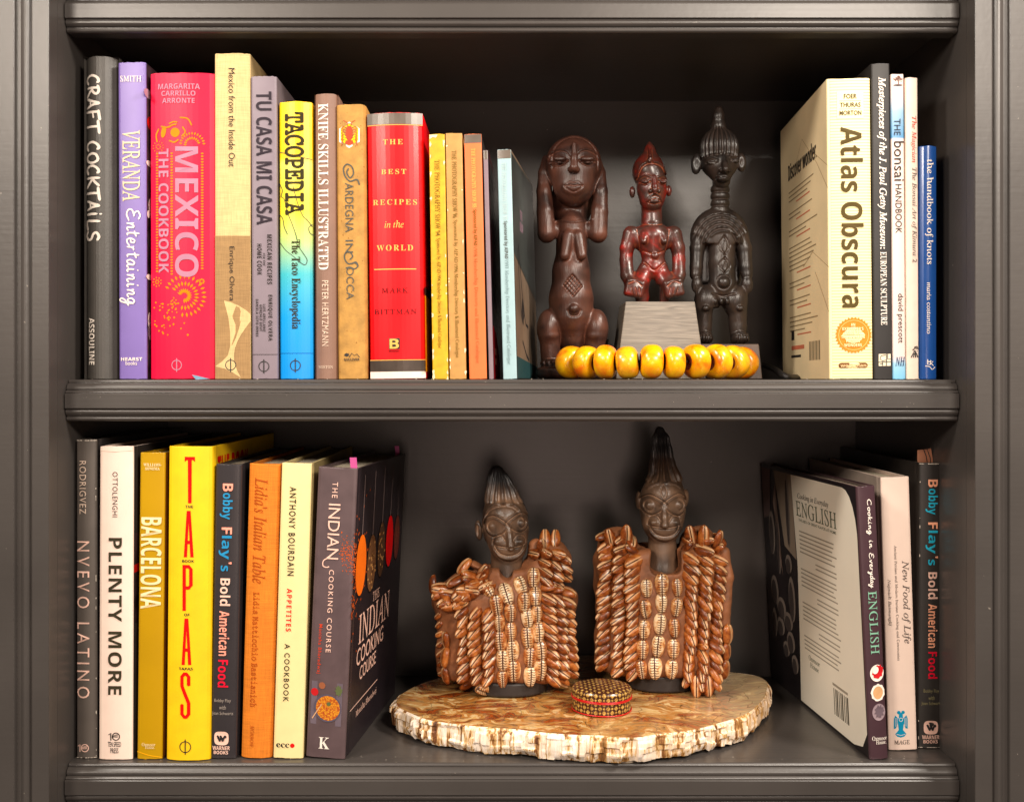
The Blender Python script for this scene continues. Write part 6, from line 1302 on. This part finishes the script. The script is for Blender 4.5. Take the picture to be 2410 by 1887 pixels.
# ---- the cowrie
def cowrie_build(teeth, shade):
    def f(m, nt, p, tc, ra):
        sp = N(nt, 'ShaderNodeSeparateXYZ'); nt.links.new(tc.outputs['Object'], sp.inputs[0])
        ab = N(nt, 'ShaderNodeMath', operation='ABSOLUTE'); nt.links.new(sp.outputs['X'], ab.inputs[0])
        oi = N(nt, 'ShaderNodeObjectInfo')
        n = N(nt, 'ShaderNodeTexNoise'); n.inputs['Scale'].default_value = 260; n.inputs['Detail'].default_value = 3
        off = N(nt, 'ShaderNodeVectorMath', operation='ADD'); cv = N(nt, 'ShaderNodeCombineXYZ'); nt.links.new(oi.outputs['Random'], cv.inputs[0]); nt.links.new(oi.outputs['Random'], cv.inputs[2])
        nt.links.new(tc.outputs['Object'], off.inputs[0]); nt.links.new(cv.outputs[0], off.inputs[1]); nt.links.new(off.outputs[0], n.inputs['Vector'])
        r = N(nt, 'ShaderNodeValToRGB'); e = r.color_ramp.elements; e[0].position, e[1].position = (.30, .68) if teeth else (.22, .82)
        e[0].color = lin(shade[0]) + (1,); e[1].color = lin(shade[2]) + (1,); el = e.new(.48); el.color = lin(shade[1]) + (1,); el.position = .50
        ad = N(nt, 'ShaderNodeMath', operation='MULTIPLY_ADD'); ad.inputs[1].default_value = .34; nt.links.new(oi.outputs['Random'], ad.inputs[0]); sb = N(nt, 'ShaderNodeMath', operation='SUBTRACT'); sb.inputs[1].default_value = .17; nt.links.new(n.outputs['Fac'], sb.inputs[0]); nt.links.new(sb.outputs[0], ad.inputs[2])
        nt.links.new(ad.outputs[0], r.inputs[0])
        # toothed slit
        sl = N(nt, 'ShaderNodeMapRange'); sl.inputs['From Min'].default_value = .00035; sl.inputs['From Max'].default_value = .0008; sl.inputs['To Min'].default_value = 1; sl.inputs['To Max'].default_value = 0; nt.links.new(ab.outputs[0], sl.inputs['Value'])
        wz = N(nt, 'ShaderNodeMath', operation='MULTIPLY'); wz.inputs[1].default_value = 2 * math.pi / .0021; nt.links.new(sp.outputs['Z'], wz.inputs[0]); sn = N(nt, 'ShaderNodeMath', operation='SINE'); nt.links.new(wz.outputs[0], sn.inputs[0])
        g = N(nt, 'ShaderNodeMapRange'); g.inputs['From Min'].default_value = .1; g.inputs['From Max'].default_value = .6; nt.links.new(sn.outputs[0], g.inputs['Value'])
        tw = N(nt, 'ShaderNodeMapRange'); tw.inputs['From Min'].default_value = .0030; tw.inputs['From Max'].default_value = .0040; tw.inputs['To Min'].default_value = .9 * teeth; tw.inputs['To Max'].default_value = 0; nt.links.new(ab.outputs[0], tw.inputs['Value'])
        tm = N(nt, 'ShaderNodeMath', operation='MULTIPLY'); nt.links.new(g.outputs[0], tm.inputs[0]); nt.links.new(tw.outputs[0], tm.inputs[1])
        mxm = N(nt, 'ShaderNodeMath', operation='MAXIMUM'); nt.links.new(sl.outputs[0], mxm.inputs[0]); nt.links.new(tm.outputs[0], mxm.inputs[1])
        fy = N(nt, 'ShaderNodeMath', operation='LESS_THAN'); fy.inputs[1].default_value = -.0012; nt.links.new(sp.outputs['Y'], fy.inputs[0])
        mq = N(nt, 'ShaderNodeMath', operation='MULTIPLY'); nt.links.new(mxm.outputs[0], mq.inputs[0]); nt.links.new(fy.outputs[0], mq.inputs[1])
        mx = N(nt, 'ShaderNodeMix', data_type='RGBA'); nt.links.new(mq.outputs[0], mx.inputs['Factor']); nt.links.new(r.outputs[0], mx.inputs['A']); mx.inputs['B'].default_value = lin((70, 24, 8)) + (1,)
        l1 = N(nt, 'ShaderNodeMapRange'); l1.inputs['From Min'].default_value = .0010; l1.inputs['From Max'].default_value = .0021; l1.inputs['To Min'].default_value = .75; l1.inputs['To Max'].default_value = 0; nt.links.new(ab.outputs[0], l1.inputs['Value'])
        l2 = N(nt, 'ShaderNodeMath', operation='MULTIPLY'); nt.links.new(l1.outputs[0], l2.inputs[0]); nt.links.new(fy.outputs[0], l2.inputs[1])
        lm = N(nt, 'ShaderNodeMix', data_type='RGBA'); nt.links.new(l2.outputs[0], lm.inputs['Factor']); nt.links.new(r.outputs[0], lm.inputs['A']); lm.inputs['B'].default_value = lin(shade[3]) + (1,)
        nt.links.new(lm.outputs['Result'], mx.inputs['A'])
        nt.links.new(mx.outputs['Result'], p.inputs['Base Color'])
    return f
COW1 = mat('pale cowrie', (220, 180, 130), rough=0.26, coat=0.2, build=cowrie_build(1.0, ((168, 94, 44), (212, 158, 102), (244, 214, 172), (248, 226, 190))))
COW2 = mat('brown cowrie', (170, 100, 56), rough=0.33, coat=0.1, build=cowrie_build(0.0, ((84, 36, 12), (142, 70, 24), (194, 116, 52), (232, 190, 140))))
def cowrie_mesh(name, m, wd=.0052, dp=.0058):
    W, L, D = wd, .0098, dp; nu, nv = 18, 15; V = []; Fc = []
    for j in range(nv + 1):
        t = -1 + 2 * j / nv; e = math.sqrt(max(0, 1 - abs(t) ** 2.3)); w = W * e * (1 + .16 * t); zz = L * t
        for i in range(nu):
            a = 2 * math.pi * i / nu; x = w * math.sin(a); c = math.cos(a)
            y = -D * e ** .8 * c if c > 0 else .0018 * e * -c
            if c > 0:
                sl = math.exp(-(x / (.16 * W)) ** 2) * min(1, e * 1.4); y += .0030 * sl * (1 - abs(t) ** 6)
                y -= .0008 * math.exp(-((abs(x) - .34 * W) / (.2 * W)) ** 2)
            V.append((x, y, zz))
    for j in range(nv):
        for i in range(nu): Fc.append((j * nu + i, j * nu + (i + 1) % nu, (j + 1) * nu + (i + 1) % nu, (j + 1) * nu + i))
    me = bpy.data.meshes.new(name); me.from_pydata(V, [], Fc); me.materials.append(m); me.polygons.foreach_set('use_smooth', np.ones(len(Fc), bool)); me.update()
    bm = bmesh.new(); bm.from_mesh(me); bmesh.ops.remove_doubles(bm, verts=bm.verts, dist=1e-7); bmesh.ops.recalc_face_normals(bm, faces=bm.faces); bm.to_mesh(me); bm.free()
    return me
CM1, CM2 = cowrie_mesh('cowrie_shell', COW1, .0059), cowrie_mesh('cowrie_shell', COW2, .0056, .0048)
LEATHER = mat('brown leather', (142, 88, 54), rough=0.6, vary=0.22, vscale=70, bump=0.5, bscale=260)
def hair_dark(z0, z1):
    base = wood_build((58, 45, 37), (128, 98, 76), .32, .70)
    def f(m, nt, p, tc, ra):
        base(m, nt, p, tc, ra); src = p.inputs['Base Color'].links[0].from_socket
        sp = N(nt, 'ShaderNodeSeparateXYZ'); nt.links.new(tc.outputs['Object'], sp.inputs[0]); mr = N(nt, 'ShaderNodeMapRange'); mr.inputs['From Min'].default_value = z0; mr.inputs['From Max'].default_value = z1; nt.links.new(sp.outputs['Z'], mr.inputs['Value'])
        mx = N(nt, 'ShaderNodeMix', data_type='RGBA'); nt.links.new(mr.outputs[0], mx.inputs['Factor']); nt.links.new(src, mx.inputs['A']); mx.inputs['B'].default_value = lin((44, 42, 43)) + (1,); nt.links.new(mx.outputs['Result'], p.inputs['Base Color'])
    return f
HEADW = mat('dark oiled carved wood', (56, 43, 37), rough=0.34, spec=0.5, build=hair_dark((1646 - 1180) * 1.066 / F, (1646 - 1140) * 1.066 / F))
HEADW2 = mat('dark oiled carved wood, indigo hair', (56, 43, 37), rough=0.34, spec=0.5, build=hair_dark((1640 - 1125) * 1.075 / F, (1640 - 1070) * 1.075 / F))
BASEW = mat('blackened base wood', (44, 38, 36), rough=0.5, vary=0.2)
EYE = mat('reddened eye wood', (132, 66, 42), rough=0.28, vary=0.45, vscale=160)
rw = random.Random(21)
class Twin:
    def __init__(s, label, x0, yb, d):
        s.x0, s.yb, s.d, s.k = x0, yb, d, d / F
        dd = -ZT * F / (yb - HY)
        s.root = thing('twin_figure', label, 'sculpture', ((x0 - CX) * s.k, d - CAMD, ZT + 0.0005), group='twin figures in cowrie vests')
    def cowrie(s, x, y, ang, roll=0, pitch=0, sc_=1.0, m=None, lift=0.0):
        r = s.vest.surf_z(x, y)
        if r is None: return None
        z, nr = r
        nrm = Vector((nr[0], -nr[2], -nr[1])).normalized()      # local axes: x right, y away, z up
        a = math.radians(ang); down = Vector((math.sin(a), 0, -math.cos(a)))
        down = (down - nrm * down.dot(nrm)).normalized(); up = -down; side = up.cross(nrm) * -1
        M = Matrix((side, -nrm, up)).transposed()               # columns: local x, y, z of the shell
        if M.determinant() < 0: M = Matrix((-side, -nrm, up)).transposed()
        R = Matrix.Rotation(math.radians(pitch), 3, 'X') @ Matrix.Rotation(math.radians(roll), 3, 'Z')
        M = (M @ R).to_4x4()
        o = bpy.data.objects.new('cowrie_shell', m or CM1); COL.objects.link(o); o.parent = s.vest_obj
        p = Vector(((x - s.x0) * s.k, -z * s.k, (s.yb - y) * s.k)) + nrm * lift
        jit = rw.uniform(.88, 1.10) * sc_
        o.matrix_local = Matrix.Translation(p) @ M @ Matrix.Diagonal((jit * rw.uniform(.94, 1.06), jit, jit, 1)); return o
def ridged_hair(s, cx_, cz, y0, y1, n=22, amp=1.7):
    s.apply((cx_ - 70, y0, cz - 80), (cx_ + 70, y1, cz + 80), lambda X, Y, Z: amp * np.cos(np.arctan2(X - cx_, Z - cz) * n) * np.clip((Y - y0) / 15, 0, 1) * np.clip((y1 - Y) / 4, 0, 1))
def face(s, nose, eyes, mouth, zf):
    """the shared Yoruba-style face: ringed eyes, long straight nose, wide crescent mouth"""
    for (ex, ey, er) in eyes:
        sg = 1 if nose[0][0] > ex else -1
        def ringp(q, qy, a0=0, a1=2 * math.pi, n=18): return [(ex + er * q * math.cos(a) * (1.28 if math.cos(a) * sg > .25 else 1.0), ey + er * qy * math.sin(a) * (1 - .45 * max(0, math.cos(a) * sg))) for a in np.linspace(a0, a1, n)]
        s.dent((ex, ey), (er * .95, er * .9), 5.5, zf - 60)
        s.ell((ex, ey + 1, zf - 13), (er * .66, er * .52, 8), 2)
        s.engrave(ringp(.95, .90), 1.8, -3.0, zf - 60)
        s.engrave(ringp(1.2, 1.16), 1.6, 2.6, zf - 60)
        s.engrave(ringp(1.40, 1.36, math.pi, 2 * math.pi, 10), 2.0, -2.4, zf - 60)
    (nx0, ny0), (nx1, ny1) = nose
    s.chain([(nx0, ny0, zf - 2, 5), ((nx0 + nx1) / 2, (ny0 + ny1) / 2, zf + 6, 7), (nx1, ny1 - 4, zf + 14, 10)], 4)
    (ml, mr, my) = mouth; mc = (ml + mr) / 2
    s.ell((mc, my + 10, zf - 12), ((mr - ml) * .50, 24, 18), 8)
    for e, sg in ((ml, 1), (mr, -1)):
        s.ell((e + sg * 11, my - 8, zf - 2), (11, 8, 9), 3); s.engrave([(e + sg * 26, my - 12), (e + sg * 16, my - 24), (e + sg * 2, my - 20), (e - sg * 3, my - 4), (e + sg * 4, my + 6)], 2.2, 3.0, zf - 60)
    s.engrave([(ml + 2, my + 1), (ml + 16, my + 3), (mc, my + 5), (mr - 16, my + 3), (mr - 2, my + 1)], 2.2, 4.2, zf - 60)
    s.engrave([(ml + 2, my + 6), (ml + 14, my + 19), (mc, my + 25), (mr - 14, my + 19), (mr - 2, my + 6)], 2.0, 3.8, zf - 60)
    s.engrave([(ml - 2, my + 8), (ml + 12, my + 27), (mc, my + 34), (mr - 12, my + 27), (mr + 2, my + 8)], 3.0, -3.2, zf - 60)
    s.engrave([(ml + 2, my + 22), (ml + 16, my + 36), (mc, my + 42), (mr - 16, my + 36), (mr - 2, my + 22)], 2.0, 2.6, zf - 60)

# ---- left twin
t4 = Twin('shorter twin figure in a cowrie vest, head turned right, at left on the slab', 1190, 1646, 1.066)
s = Sculpt((1104, 1096, -160), (1296, 1654, 14), 1.9)
s.ell((1190, 1250, -84), (57, 76, 58), 0); s.ell((1195, 1296, -70), (46, 45, 46), 12)
s.chain([(1184, 1212, -90, 50), (1180, 1180, -92, 38), (1174, 1150, -95, 27), (1169, 1128, -96, 20), (1168, 1120, -96, 14)], 8)
ridged_hair(s, 1174, -93, 1118, 1196, 16, 3.2)
s.engrave([(1134, 1238), (1144, 1210), (1160, 1196), (1182, 1191), (1206, 1194), (1224, 1208), (1236, 1232)], 2.4, -3.4, -110); s.engrave([(1138, 1242), (1148, 1216), (1164, 1203), (1184, 1199), (1206, 1202), (1222, 1216)], 2, 2.4, -110)
face(s, ((1195, 1234), (1203, 1296)), ((1164, 1247, 22), (1223, 1239, 20)), (1162, 1234, 1290), -34)
for q in range(3): s.engrave([(1142 + q * 5, 1282 + q * 4), (1147 + q * 4, 1302 + q * 5), (1152 + q * 4, 1318 + q * 3)], 1.5, 2.4, -110)
s.ell((1124, 1262, -88), (9, 25, 13), 3, rot=-6); s.ell((1121, 1262, -78), (5, 16, 7), 2, cut=True)
s.cap((1192, 1310, -84), (1194, 1410, -80), 38, 40, 6); s.cap((1194, 1405, -85), (1194, 1600, -80), 44, 60, 6)
s.mesh('carved_body', HEADW, t4.root, 1190, 1646, t4.k)
v = Sculpt((1112, 1606, -160), (1296, 1652, 4), 1.9); v.cyl(1198, -72, 92, 70, 1612, 1645, 5, 1); v.mesh('base', BASEW, t4.root, 1190, 1646, t4.k)
for ex, ey, er in ((1164, 1248, 14), (1223, 1240, 12.5)):
    e = Sculpt((ex - 22, ey - 18, -60), (ex + 22, ey + 18, -18), 1.6); e.ell((ex, ey, -47.5), (er * 1.0, er * .78, 8), 0); e.mesh('eyeball', EYE, t4.root, 1190, 1646, t4.k)
V = Sculpt((990, 1262, -172), (1374, 1652, 24), 2.4)
V.cyl(1190, -82, 168, 78, 1392, 1622, 26, 4, flare=-0.02); V.cyl(1196, -82, 70, 64, 1346, 1420, 14, 14)
V.chain([(1170, 1410, -80, 50), (1096, 1412, -78, 52), (1062, 1432, -80, 50)], 14); V.chain([(1215, 1410, -80, 46), (1276, 1362, -82, 48), (1304, 1332, -84, 46)], 12)
V.cap((1262, 1300, -78), (1262, 1400, -46), 18, 22, 8); V.cyl(1194, -84, 41, 42, 1300, 1396, 4, 4, cut=True)
V.cap((1190, 1350, -40), (1192, 1362, -14), 15, 12, 8, cut=True)
V.ell((1120, 1345, -70), (20, 8, 20), 8, rot=20)
V.boxr((1200, 1660, -80), (230, 40, 110), 4, 3, rot=2, cut=True)
V.apply((990, 1262, -172), (1374, 1652, 24), lambda X, Y, Z: 1.6 * np.sin(X * .11 + Y * .03) * np.sin(Y * .07 + Z * .05) + 1.2 * np.sin(X * .05 + Z * .12 + Y * .02))
t4.vest = V; t4.vest_obj = V.mesh('leather_vest', LEATHER, t4.root, 1190, 1646, t4.k)
for cols in (((1145, 1391, 28), (1169, 1425, 10), (1176, 1468, 2), (1179, 1512, 4), (1184, 1556, 4), (1182, 1600, 0)),
             ((1192, 1401, 14), (1201, 1444, 5), (1202, 1489, 4), (1207, 1534, 6), (1209, 1581, 0)),
             ((1224, 1386, 8), (1233, 1420, 4), (1241, 1457, 2), (1243, 1504, 5), (1248, 1549, 2), (1247, 1595, -1)),
             ((1257, 1367, 4), (1260, 1409, 1), (1263, 1451, 2), (1266, 1492, 5), (1271, 1536, 2), (1270, 1581, 0))):
    for x, y, a in cols: t4.cowrie(x, y, a + rw.uniform(-5, 5), rw.uniform(-10, 10), 0, 1.10, CM1)
for c, x in enumerate((1292, 1314, 1336)):
    for r in range(15):
        y = 1312 + c * 6 + r * 21.0; xx = x + (r - 7) * 1.2
        if y < 1625: t4.cowrie(xx, y, 52 + rw.uniform(-9, 9), 16 + rw.uniform(-12, 12), -40, 1.04, CM2, .0014)
for c, x in enumerate((1094, 1122, 1150)):
    for r in range(9 if c else 10):
        y = 1446 + c * 2 + r * 21.5; t4.cowrie(x + rw.uniform(-3, 3) - (r - 5) * .6 * (c - 2), y, -38 + rw.uniform(-8, 8), -12 + rw.uniform(-12, 12), -40, 1.04, CM2, .0014)
for x, y, a, p in ((1268, 1296, 200, -40), (1288, 1290, 190, -45), (1310, 1288, 178, -45), (1262, 1318, 60, -40), (1290, 1314, 60, -40), (1314, 1316, 66, -35)): t4.cowrie(x, y, a, rw.uniform(-20, 20), p, 1.0, CM2, .004)
for i in range(22):
    q = i / 21; x = 1036 + 108 * q + rw.uniform(-14, 14); y = 1418 - 48 * q + rw.uniform(-26, 26); t4.cowrie(x, y, rw.choice((-70, -100, 110, 60, -50)) + rw.uniform(-20, 20), rw.uniform(-40, 40), rw.uniform(-40, -20), 1.2, CM2, .001)
for x, y, a in ((1026, 1398, 205), (1048, 1372, 195), (1074, 1346, 190), (1092, 1358, 150)): t4.cowrie(x, y, a, 10, -45, 1.15, CM2, .005)
for r in range(3): t4.cowrie(1051, 1516 + r * 42, 2, -24, 0, 1.05, CM2, .001)
for r in range(7): t4.cowrie(1029 + r * 1.6, 1462 + r * 23, -60 + rw.uniform(-15, 15), -40, -20, .62, CM2, .0)
for r in range(6): t4.cowrie(1345, 1480 + r * 24, 60 + rw.uniform(-15, 15), 30, -20, .7, CM2, .0)
t4.cowrie(1137, 1618, 14, 40, -14, 1.1, CM1, .004)

# ---- right twin
t5 = Twin('taller twin figure in a cowrie vest with a long pointed hairstyle', 1568, 1640, 1.075)
s = Sculpt((1484, 1002, -166), (1656, 1646, 14), 1.9)
s.ell((1571, 1200, -84), (57, 80, 60), 0); s.ell((1570, 1245, -70), (48, 46, 48), 12)
s.chain([(1576, 1165, -92, 44), (1577, 1142, -94, 38), (1572, 1110, -95, 29), (1570, 1070, -96, 22.5), (1568, 1040, -96, 17.5), (1566, 1022, -96, 12)], 8); s.cap((1590, 1140, -98), (1606, 1176, -96), 20, 20, 10)
ridged_hair(s, 1571, -95, 1020, 1144, 15, 3.6)
s.engrave([(1530, 1156), (1546, 1146), (1570, 1142), (1596, 1145), (1612, 1156)], 2.2, -2.8, -110)
face(s, ((1567, 1192), (1567, 1246)), ((1539, 1196, 21), (1599, 1196, 23)), (1533, 1605, 1244), -30)
s.engrave([(1567, 1145), (1574, 1162), (1567, 1180), (1560, 1162), (1567, 1145)], 1.6, 2.8, -110); s.engrave([(1567, 1152), (1567, 1174)], 2, 2, -110, False)
for q in range(3): s.engrave([(1612 + q * 4, 1238 + q * 2), (1609 + q * 4, 1256), (1605 + q * 3, 1270)], 1.5, 2.4, -110)
s.ell((1629, 1185, -100), (8, 22, 16), 3, rot=4); s.ell((1514, 1190, -100), (7, 22, 15), 3)
s.cap((1570, 1280, -84), (1570, 1360, -76), 34, 36, 6); s.cap((1570, 1360, -85), (1570, 1600, -80), 44, 60, 6)
s.mesh('carved_body', HEADW2, t5.root, 1568, 1640, t5.k)
v = Sculpt((1478, 1594, -160), (1662, 1646, 0), 1.9); v.cyl(1568, -80, 82, 62, 1600, 1639, 5, 1); v.mesh('base', BASEW, t5.root, 1568, 1640, t5.k)
for ex, ey, er in ((1539, 1197, 13.5), (1599, 1197, 15)):
    e = Sculpt((ex - 22, ey - 18, -60), (ex + 22, ey + 18, -12), 1.6); e.ell((ex, ey, -43.5), (er * 1.0, er * .78, 8), 0); e.mesh('eyeball', EYE, t5.root, 1568, 1640, t5.k)
V = Sculpt((1376, 1246, -176), (1760, 1648, 26), 2.4)
V.cyl(1566, -84, 160, 78, 1300, 1606, 26, 4, flare=0.0)
V.cap((1460, 1300, -80), (1462, 1350, -70), 48, 50, 10); V.cap((1656, 1298, -80), (1660, 1350, -70), 48, 50, 10)
V.cyl(1570, -84, 44, 44, 1230, 1350, 4, 4, cut=True); V.boxr((1570, 1310, -10), (36, 46, 46), 14, 6, cut=True)
V.chain([(1714, 1310, -50, 13), (1722, 1370, -44, 14), (1714, 1450, -40, 13), (1706, 1530, -40, 12), (1700, 1600, -44, 11)], 4)
V.cap((1656, 1560, -40), (1656, 1614, -36), 40, 40, 10); V.boxr((1520, 1650, -80), (110, 40, 120), 4, 4, rot=4, cut=True)
V.apply((1376, 1246, -176), (1760, 1648, 26), lambda X, Y, Z: 1.6 * np.sin(X * .10 + Y * .03 + 1) * np.sin(Y * .07 + Z * .05) + 1.2 * np.sin(X * .05 + Z * .12 + Y * .02))
t5.vest = V; t5.vest_obj = V.mesh('leather_vest', LEATHER, t5.root, 1568, 1640, t5.k)
for cols in (((1523, 1388, 0), (1521, 1436, 6), (1518, 1485, 2), (1513, 1532, -2), (1511, 1579, 4)),
             ((1558, 1378, 2), (1557, 1422, -4), (1553, 1471, -3), (1550, 1524, -2), (1543, 1576, -3)),
             ((1595, 1385, 4), (1593, 1432, -8), (1588, 1481, 2), (1586, 1530, -4), (1581, 1578, -2))):
    for x, y, a in cols: t5.cowrie(x, y, a + rw.uniform(-4, 4), rw.uniform(-14, 14), 0, 1.12, CM1)
for c, x in enumerate((1432, 1462, 1490)):
    for r in range(16):
        y = 1276 + c * 5 + r * 20.2; xx = x + (2 - c) * (r - 4) * -.2 + rw.uniform(-2, 2)
        t5.cowrie(xx, y, -58 + r * .8 + rw.uniform(-8, 8), -12 + rw.uniform(-12, 12), -40, 1.06, CM2, .0014)
for c, x in enumerate((1626, 1658, 1690)):
    for r in range(17):
        y = 1280 + c * 3 + r * 20.4; q = min(1, r / 8); t5.cowrie(x + rw.uniform(-2, 2) - (r - 8) * (.3 + .5 * c), y, (72 - 62 * q) * (1 if c else .8) + rw.uniform(-8, 8), (14 - 12 * q), -40, 1.06, CM2, .0014)
for x, y in ((1442, 1268), (1472, 1264), (1498, 1260), (1636, 1264), (1660, 1268), (1686, 1272)): t5.cowrie(x, y + 8, 180 + rw.uniform(-14, 14), rw.uniform(-30, 30), -48, 1.10, CM2, .0055)
for r in range(3): t5.cowrie(1714 - r * 3, 1500 + r * 42, 4, 26, 0, 1.1, CM2, .001)
for x, y in ((1617, 1622), (1641, 1622), (1664, 1620)): t5.cowrie(x, y - 6, 2, rw.uniform(-8, 8), -10, 1.15, CM2, .002)

# ---- the little round tin
def tin_build(m, nt, p, tc, ra):
    sp = N(nt, 'ShaderNodeSeparateXYZ'); nt.links.new(tc.outputs['Object'], sp.inputs[0])
    def M(op, a, b=None):
        n = N(nt, 'ShaderNodeMath', operation=op)
        for i, q in enumerate((a, b)):
            if q is None: continue
            if isinstance(q, (int, float)): n.inputs[i].default_value = q
            else: nt.links.new(q, n.inputs[i])
        return n.outputs[0]
    an = M('ARCTAN2', sp.outputs['X'], M('MULTIPLY', sp.outputs['Y'], -1)); u = M('MULTIPLY', an, .028)
    g = N(nt, 'ShaderNodeNewGeometry'); sn = N(nt, 'ShaderNodeSeparateXYZ'); nt.links.new(g.outputs['Normal'], sn.inputs[0])
    top = M('GREATER_THAN', sn.outputs['Z'], .6)
    def pick(a, b): return M('ADD', M('MULTIPLY', a, M('SUBTRACT', 1, top)), M('MULTIPLY', b, top))
    U = M('MULTIPLY', pick(u, sp.outputs['X']), 2 * math.pi / .0078); W = M('MULTIPLY', pick(sp.outputs['Z'], sp.outputs['Y']), 2 * math.pi / .0078)
    a = M('MULTIPLY', M('COSINE', U), M('COSINE', W)); b = M('MULTIPLY', M('ADD', M('COSINE', M('MULTIPLY', U, 2)), M('COSINE', M('MULTIPLY', W, 2))), .5)
    v = M('ADD', M('MULTIPLY', a, .55), M('MULTIPLY', b, -.8)); th = M('GREATER_THAN', v, M('SUBTRACT', .02, M('MULTIPLY', top, .40)))
    dot = M('GREATER_THAN', M('ABSOLUTE', a), .93); fin = M('MAXIMUM', M('SUBTRACT', th, dot), 0)
    nz = N(nt, 'ShaderNodeTexNoise'); nz.inputs['Scale'].default_value = 500; nt.links.new(tc.outputs['Object'], nz.inputs['Vector'])
    gold = N(nt, 'ShaderNodeValToRGB'); gold.color_ramp.elements[0].color = lin((120, 80, 34)) + (1,); gold.color_ramp.elements[1].color = lin((204, 164, 84)) + (1,); gold.color_ramp.elements[0].position = .3; gold.color_ramp.elements[1].position = .65; nt.links.new(nz.outputs['Fac'], gold.inputs[0])
    mx = N(nt, 'ShaderNodeMix', data_type='RGBA'); nt.links.new(fin, mx.inputs['Factor']); nt.links.new(gold.outputs[0], mx.inputs['A']); mx.inputs['B'].default_value = lin((62, 30, 18)) + (1,)
    nt.links.new(mx.outputs['Result'], p.inputs['Base Color'])
TINM = mat('gold and brown star print', (190, 150, 70), rough=0.3, spec=0.5, coat=0.2, build=tin_build)
TRED = mat('red enamel line', (196, 24, 22), rough=0.3)
tc_ = on_top(1416, 1668)
tin = thing('round_tin', 'small round lidded tin with gold star pattern and red bands on the slab', 'tin', (tc_[0], tc_[1], ZT + 0.0005))
def lathe(name, prof, m, par, n=64):
    V = []; Fc = []
    for r, h in prof:
        for j in range(n): V.append((r * math.cos(2 * math.pi * j / n), r * math.sin(2 * math.pi * j / n), h))
    for i in range(len(prof) - 1):
        for j in range(n): Fc.append((i * n + j, i * n + (j + 1) % n, (i + 1) * n + (j + 1) % n, (i + 1) * n + j))
    Fc += [tuple(range(n - 1, -1, -1)), tuple((len(prof) - 1) * n + j for j in range(n))]
    return mesh_obj(name, V, Fc, m, par, smooth=False)
R0 = .0278
o = lathe('body', [(R0 - .001, 0), (R0, .0008), (R0, .0122)], TINM, tin)
o2 = lathe('lid', [(R0 + .0004, .0128), (R0 + .0004, .0196), (R0 - .0006, .0210), (R0 * .86, .0221), (R0 * .6, .0229), (R0 * .3, .0232), (.001, .0233)], TINM, tin)
for o_m in (o, o2):
    for p_ in o_m.data.polygons: p_.use_smooth = True
    e_ = o_m.modifiers.new('edges', 'EDGE_SPLIT'); e_.split_angle = math.radians(35)
def ringz(z_, r, w):
    V, Fc = tube([(r * math.cos(2 * math.pi * i / 72), r * math.sin(2 * math.pi * i / 72), z_ + .0003 * math.sin(i / 72 * 6.28 * 2)) for i in range(73)], w, 8); return mesh_obj('red_band', V, Fc, TRED, tin, smooth=True)
ringz(.0124, R0 + .0005, .0007); ringz(.0136, R0 + .0007, .0005); ringz(.0010, R0 + .0003, .0006)

# ---- dust and lint on the shelf edges
V = []; Fc = []
def speck(p, r):
    o = len(V); V.extend([(p[0] - r, p[1], p[2]), (p[0] + r * .8, p[1] - r * .4, p[2] + r * .2), (p[0] + r * .2, p[1] + r * .6, p[2] + r * .5), (p[0], p[1], p[2] + r)]); Fc.extend([(o, o + 1, o + 3), (o + 1, o + 2, o + 3), (o + 2, o, o + 3), (o, o + 2, o + 1)])
rq = random.Random(12)
for i in range(70): speck((rq.uniform(-.38, .38), rq.uniform(.010, .03), Z_LOW + .0002), rq.uniform(.0002, .0005))
for i in range(26): speck((rq.uniform(-.38, .38), rq.uniform(.011, .013), Z_MID + .0002), rq.uniform(.0003, .0007))
for i in range(18): speck((rq.uniform(-.38, .38), -.0002, Z_MID - rq.uniform(.013, .024)), rq.uniform(.0002, .0004))
o = mesh_obj('dust', V, Fc, mat('pale lint', (200, 188, 172), rough=0.9)); o['kind'] = 'stuff'
